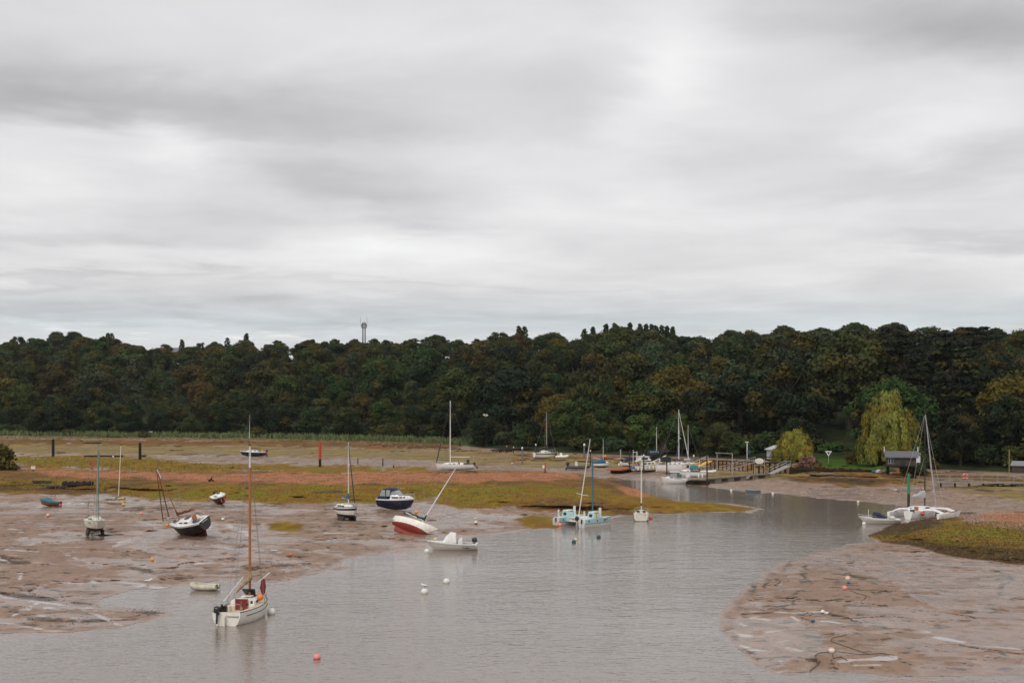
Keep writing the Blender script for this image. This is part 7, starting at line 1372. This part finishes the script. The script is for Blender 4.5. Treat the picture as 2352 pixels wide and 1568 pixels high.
# boulders of the shore bank
OW = ['first', 'second', 'third', 'fourth', 'fifth', 'sixth', 'seventh', 'eighth', 'ninth', 'tenth', 'eleventh', 'twelfth', 'thirteenth', 'fourteenth', 'fifteenth', 'sixteenth', 'seventeenth', 'eighteenth', 'nineteenth', 'twentieth', 'twenty-first', 'twenty-second', 'twenty-third', 'twenty-fourth', 'twenty-fifth', 'last']
rb = random.Random(9)
for i in range(26):
    u = 850 + i * 8.2 + rb.uniform(-3, 3); v = float(np.interp(u, [850, 1060], [1023, 1030])) + rb.uniform(-3, 3); p = GP(u, v); root = boat_root('boulder', f"{OW[i]} reddish brown boulder from the left on the rocky bank below the wood", 'boulder', Matrix.Translation(p), 'boulders on the rocky bank')
    mb = MB(); mb.ball((0, 0, .1), rb.uniform(.3, .62), (1.3, .8, .7), 7, 5); mb.v = [(x + rb.uniform(-.09, .09), y + rb.uniform(-.09, .09), z + rb.uniform(-.09, .09)) for x, y, z in mb.v]; obj('rock', mb, P_('red_brown_rock', (.105, .058, .040), rough=.9, var=.4, vs=2), root)
# weedy hulk and debris
p = GP(180, 1115); root = boat_root('wooden_hulk', 'long weed-black remains of a wooden hulk at the left shingle foot', 'wreck', Matrix.Translation(p) @ Matrix.Rotation(R(3), 4, 'Z')); mb = MB(); hk = Hull(4.4, 1.2, .45, .55, .2, .7, .2, 2.0, .1)
mb = hk.mesh((0, 0, 0, 0)); obj('hull_planking', mb, DWEED, root); mb = MB()
for i in range(14): x = -2.0 + i * .3; mb.box((x, 0, .35 + .1 * math.sin(i * 2.2)), (.10, 1.1, .5))
obj('rib', mb, DWEED, root)
for (u, v, l, lb) in ((128, 1122, 2.8, 'dark weedy timber heap left of the hulk'), (95, 1110, 2.0, 'low weedy timber heap below the white sign')):
    p = GP(u, v); root = boat_root('timber_heap', lb, 'debris', Matrix.Translation(p)); mb = MB()
    for i in range(16): a_ = rb.uniform(-.5, .5); mb.box((rb.uniform(-l / 2, l / 2), rb.uniform(-.3, .3), rb.uniform(.05, .35)), (rb.uniform(.4, 1.3), .2, .2), rz=a_)
    obj('timbers', mb, DWEED, root)
p = GP(238, 1049); root = boat_root('sunken_beam', 'long dark beam lying on the far left mud with two small floats', 'beam', Matrix.Translation(p)); mb = MB(); mb.box((0, 0, .18), (8.4, .4, .32)); obj('beam', mb, WOODD, root)
p = GP(485, 1105); root = boat_root('driftwood_stump', 'dark pointed stump of driftwood on the shingle above the black gaffer', 'driftwood', Matrix.Translation(p)); mb = MB(); mb.tube([(-.35, 0, 0), (0, 0, .3), (.15, 0, .75)], [.22, .18, .05], 6); mb.tube([(.4, 0, 0), (.1, 0, .25)], [.12, .08], 6); obj('stump', mb, WOODD, root)
cols = [(P_('blue_tarp', (.02, .07, .14)), .35), (P_('grey_tarp', (.40, .40, .40)), .45), (BROWNW, .35), (WOODP, .4), (BLKP, .3), (GEL, .22)]
nmz = ['blue tarpaulin heap', 'grey white tarpaulin heap', 'brown crate heap', 'plank pile', 'black drum heap', 'small white tub']
for i in range(6):
    p = GP(2008 + i * 7.5 + (i % 2) * 3, 1086 + (i % 3)); root = boat_root('gear_heap', f"{nmz[i]} in the clutter left of the slate shed", 'gear', Matrix.Translation(p)); mb = MB(); r_ = cols[i][1]; mb.ball((0, 0, r_ * .6), r_, (1.3, 1, .9), 8, 6); mb.v = [(x + rb.uniform(-.06, .06), y + rb.uniform(-.06, .06), max(0, z + rb.uniform(-.06, .06))) for x, y, z in mb.v]; obj('cover', mb, cols[i][0], root)
p = hill(1716, .01); root = boat_root('lamp_mast', 'white lamp mast with a blue box, left of the white hut', 'lamp post', Matrix.Translation(p)); mb = MB(); mb.tube([(0, 0, -.5), (0, 0, 3.4)], .09, 6); obj('pole', mb, GEL, root); mb = MB(); mb.box((-.05, 0, 3.45), (.7, .25, .14)); obj('lamp_head', mb, GEL, root); mb = MB(); mb.box((.35, 0, 1.4), (.7, .4, .8)); obj('blue_box', mb, P_('dull_blue', (.025, .055, .085)), root)
p = GP(1496, 1062); root = boat_root('orange_float', 'orange round float hanging by the quay right of the blue canopy mast', 'float', Matrix.Translation(G(1390, 1058, 1.0))); mb = MB(); mb.ball((0, 0, .9), .3); obj('ball', mb, ORANGE, root, smooth=True)
root = boat_root('net_pile', 'heap of yellowish netting on the quay above the dark hooded motorboat', 'net', Matrix.Translation(G(1460, 1066, 1.5))); mb = MB()
for i in range(5): mb.ball((i * .55 - 1, rb.uniform(-.2, .2), .3), .42, (1, 1, .7), 8, 6)
obj('netting', mb, P_('yellow_netting', (.22, .15, .05), rough=.9, var=.4, vs=8), root)
# ------------------------------------------------------------------ mooring ropes lying on the mud
def mudrope(label, pl, r=.03, m=WEEDY):
    r = min(r, .018)
    pts = [GP(u, v) + Vector((0, 0, .03)) for u, v in pl]; root = boat_root('mud_rope', label, 'rope', Matrix.Translation(pts[0])); mb = MB(); mb.tube([q - pts[0] for q in pts], r, 5); obj('rope', mb, m, root)
mudrope('green weedy rope curving above the peach and white buoy, right mud', [(1938, 1318), (1952, 1316), (1962, 1326), (1972, 1331), (1990, 1330)]); mudrope('weedy rope running right from the drain by the pink buoy', [(1952, 1356), (1968, 1362), (1990, 1368), (1985, 1376), (1975, 1384)])
mudrope('dark rope looping left of the lowest peach buoy', [(1905, 1497), (1880, 1500), (1872, 1506), (1884, 1520), (1872, 1532), (1860, 1540)], .05, DWEED); mudrope('dark rope falling toward the camera from the lowest peach buoy', [(1912, 1503), (1914, 1512), (1932, 1509), (1946, 1517)], .05, DWEED); mudrope('long rope crossing the right mud above the lowest peach buoy', [(1945, 1458), (1912, 1465), (1908, 1472), (1935, 1482), (1965, 1492), (1995, 1502)], .05, WEEDY)
mudrope('thin rope looped right of the brown buoy', [(1903, 1411), (1925, 1414), (1948, 1418), (1960, 1426), (1980, 1430)], .04, DWEED)
# ------------------------------------------------------------------ air
def haze(dens=.00045):
    m = bpy.data.materials.new('haze'); m.use_nodes = True; t = m.node_tree; t.nodes.clear(); o = t.nodes.new('ShaderNodeOutputMaterial'); v = t.nodes.new('ShaderNodeVolumePrincipled'); v.inputs['Color'].default_value = (.96, .98, 1, 1); v.inputs['Density'].default_value = dens; v.inputs['Anisotropy'].default_value = .2; t.links.new(v.outputs[0], o.inputs['Volume'])
    mb = MB(); mb.box((0, 4700, 42), (34000, 10600, 126)); tag(obj('haze', mb, m), kind='stuff')
haze(.00004)
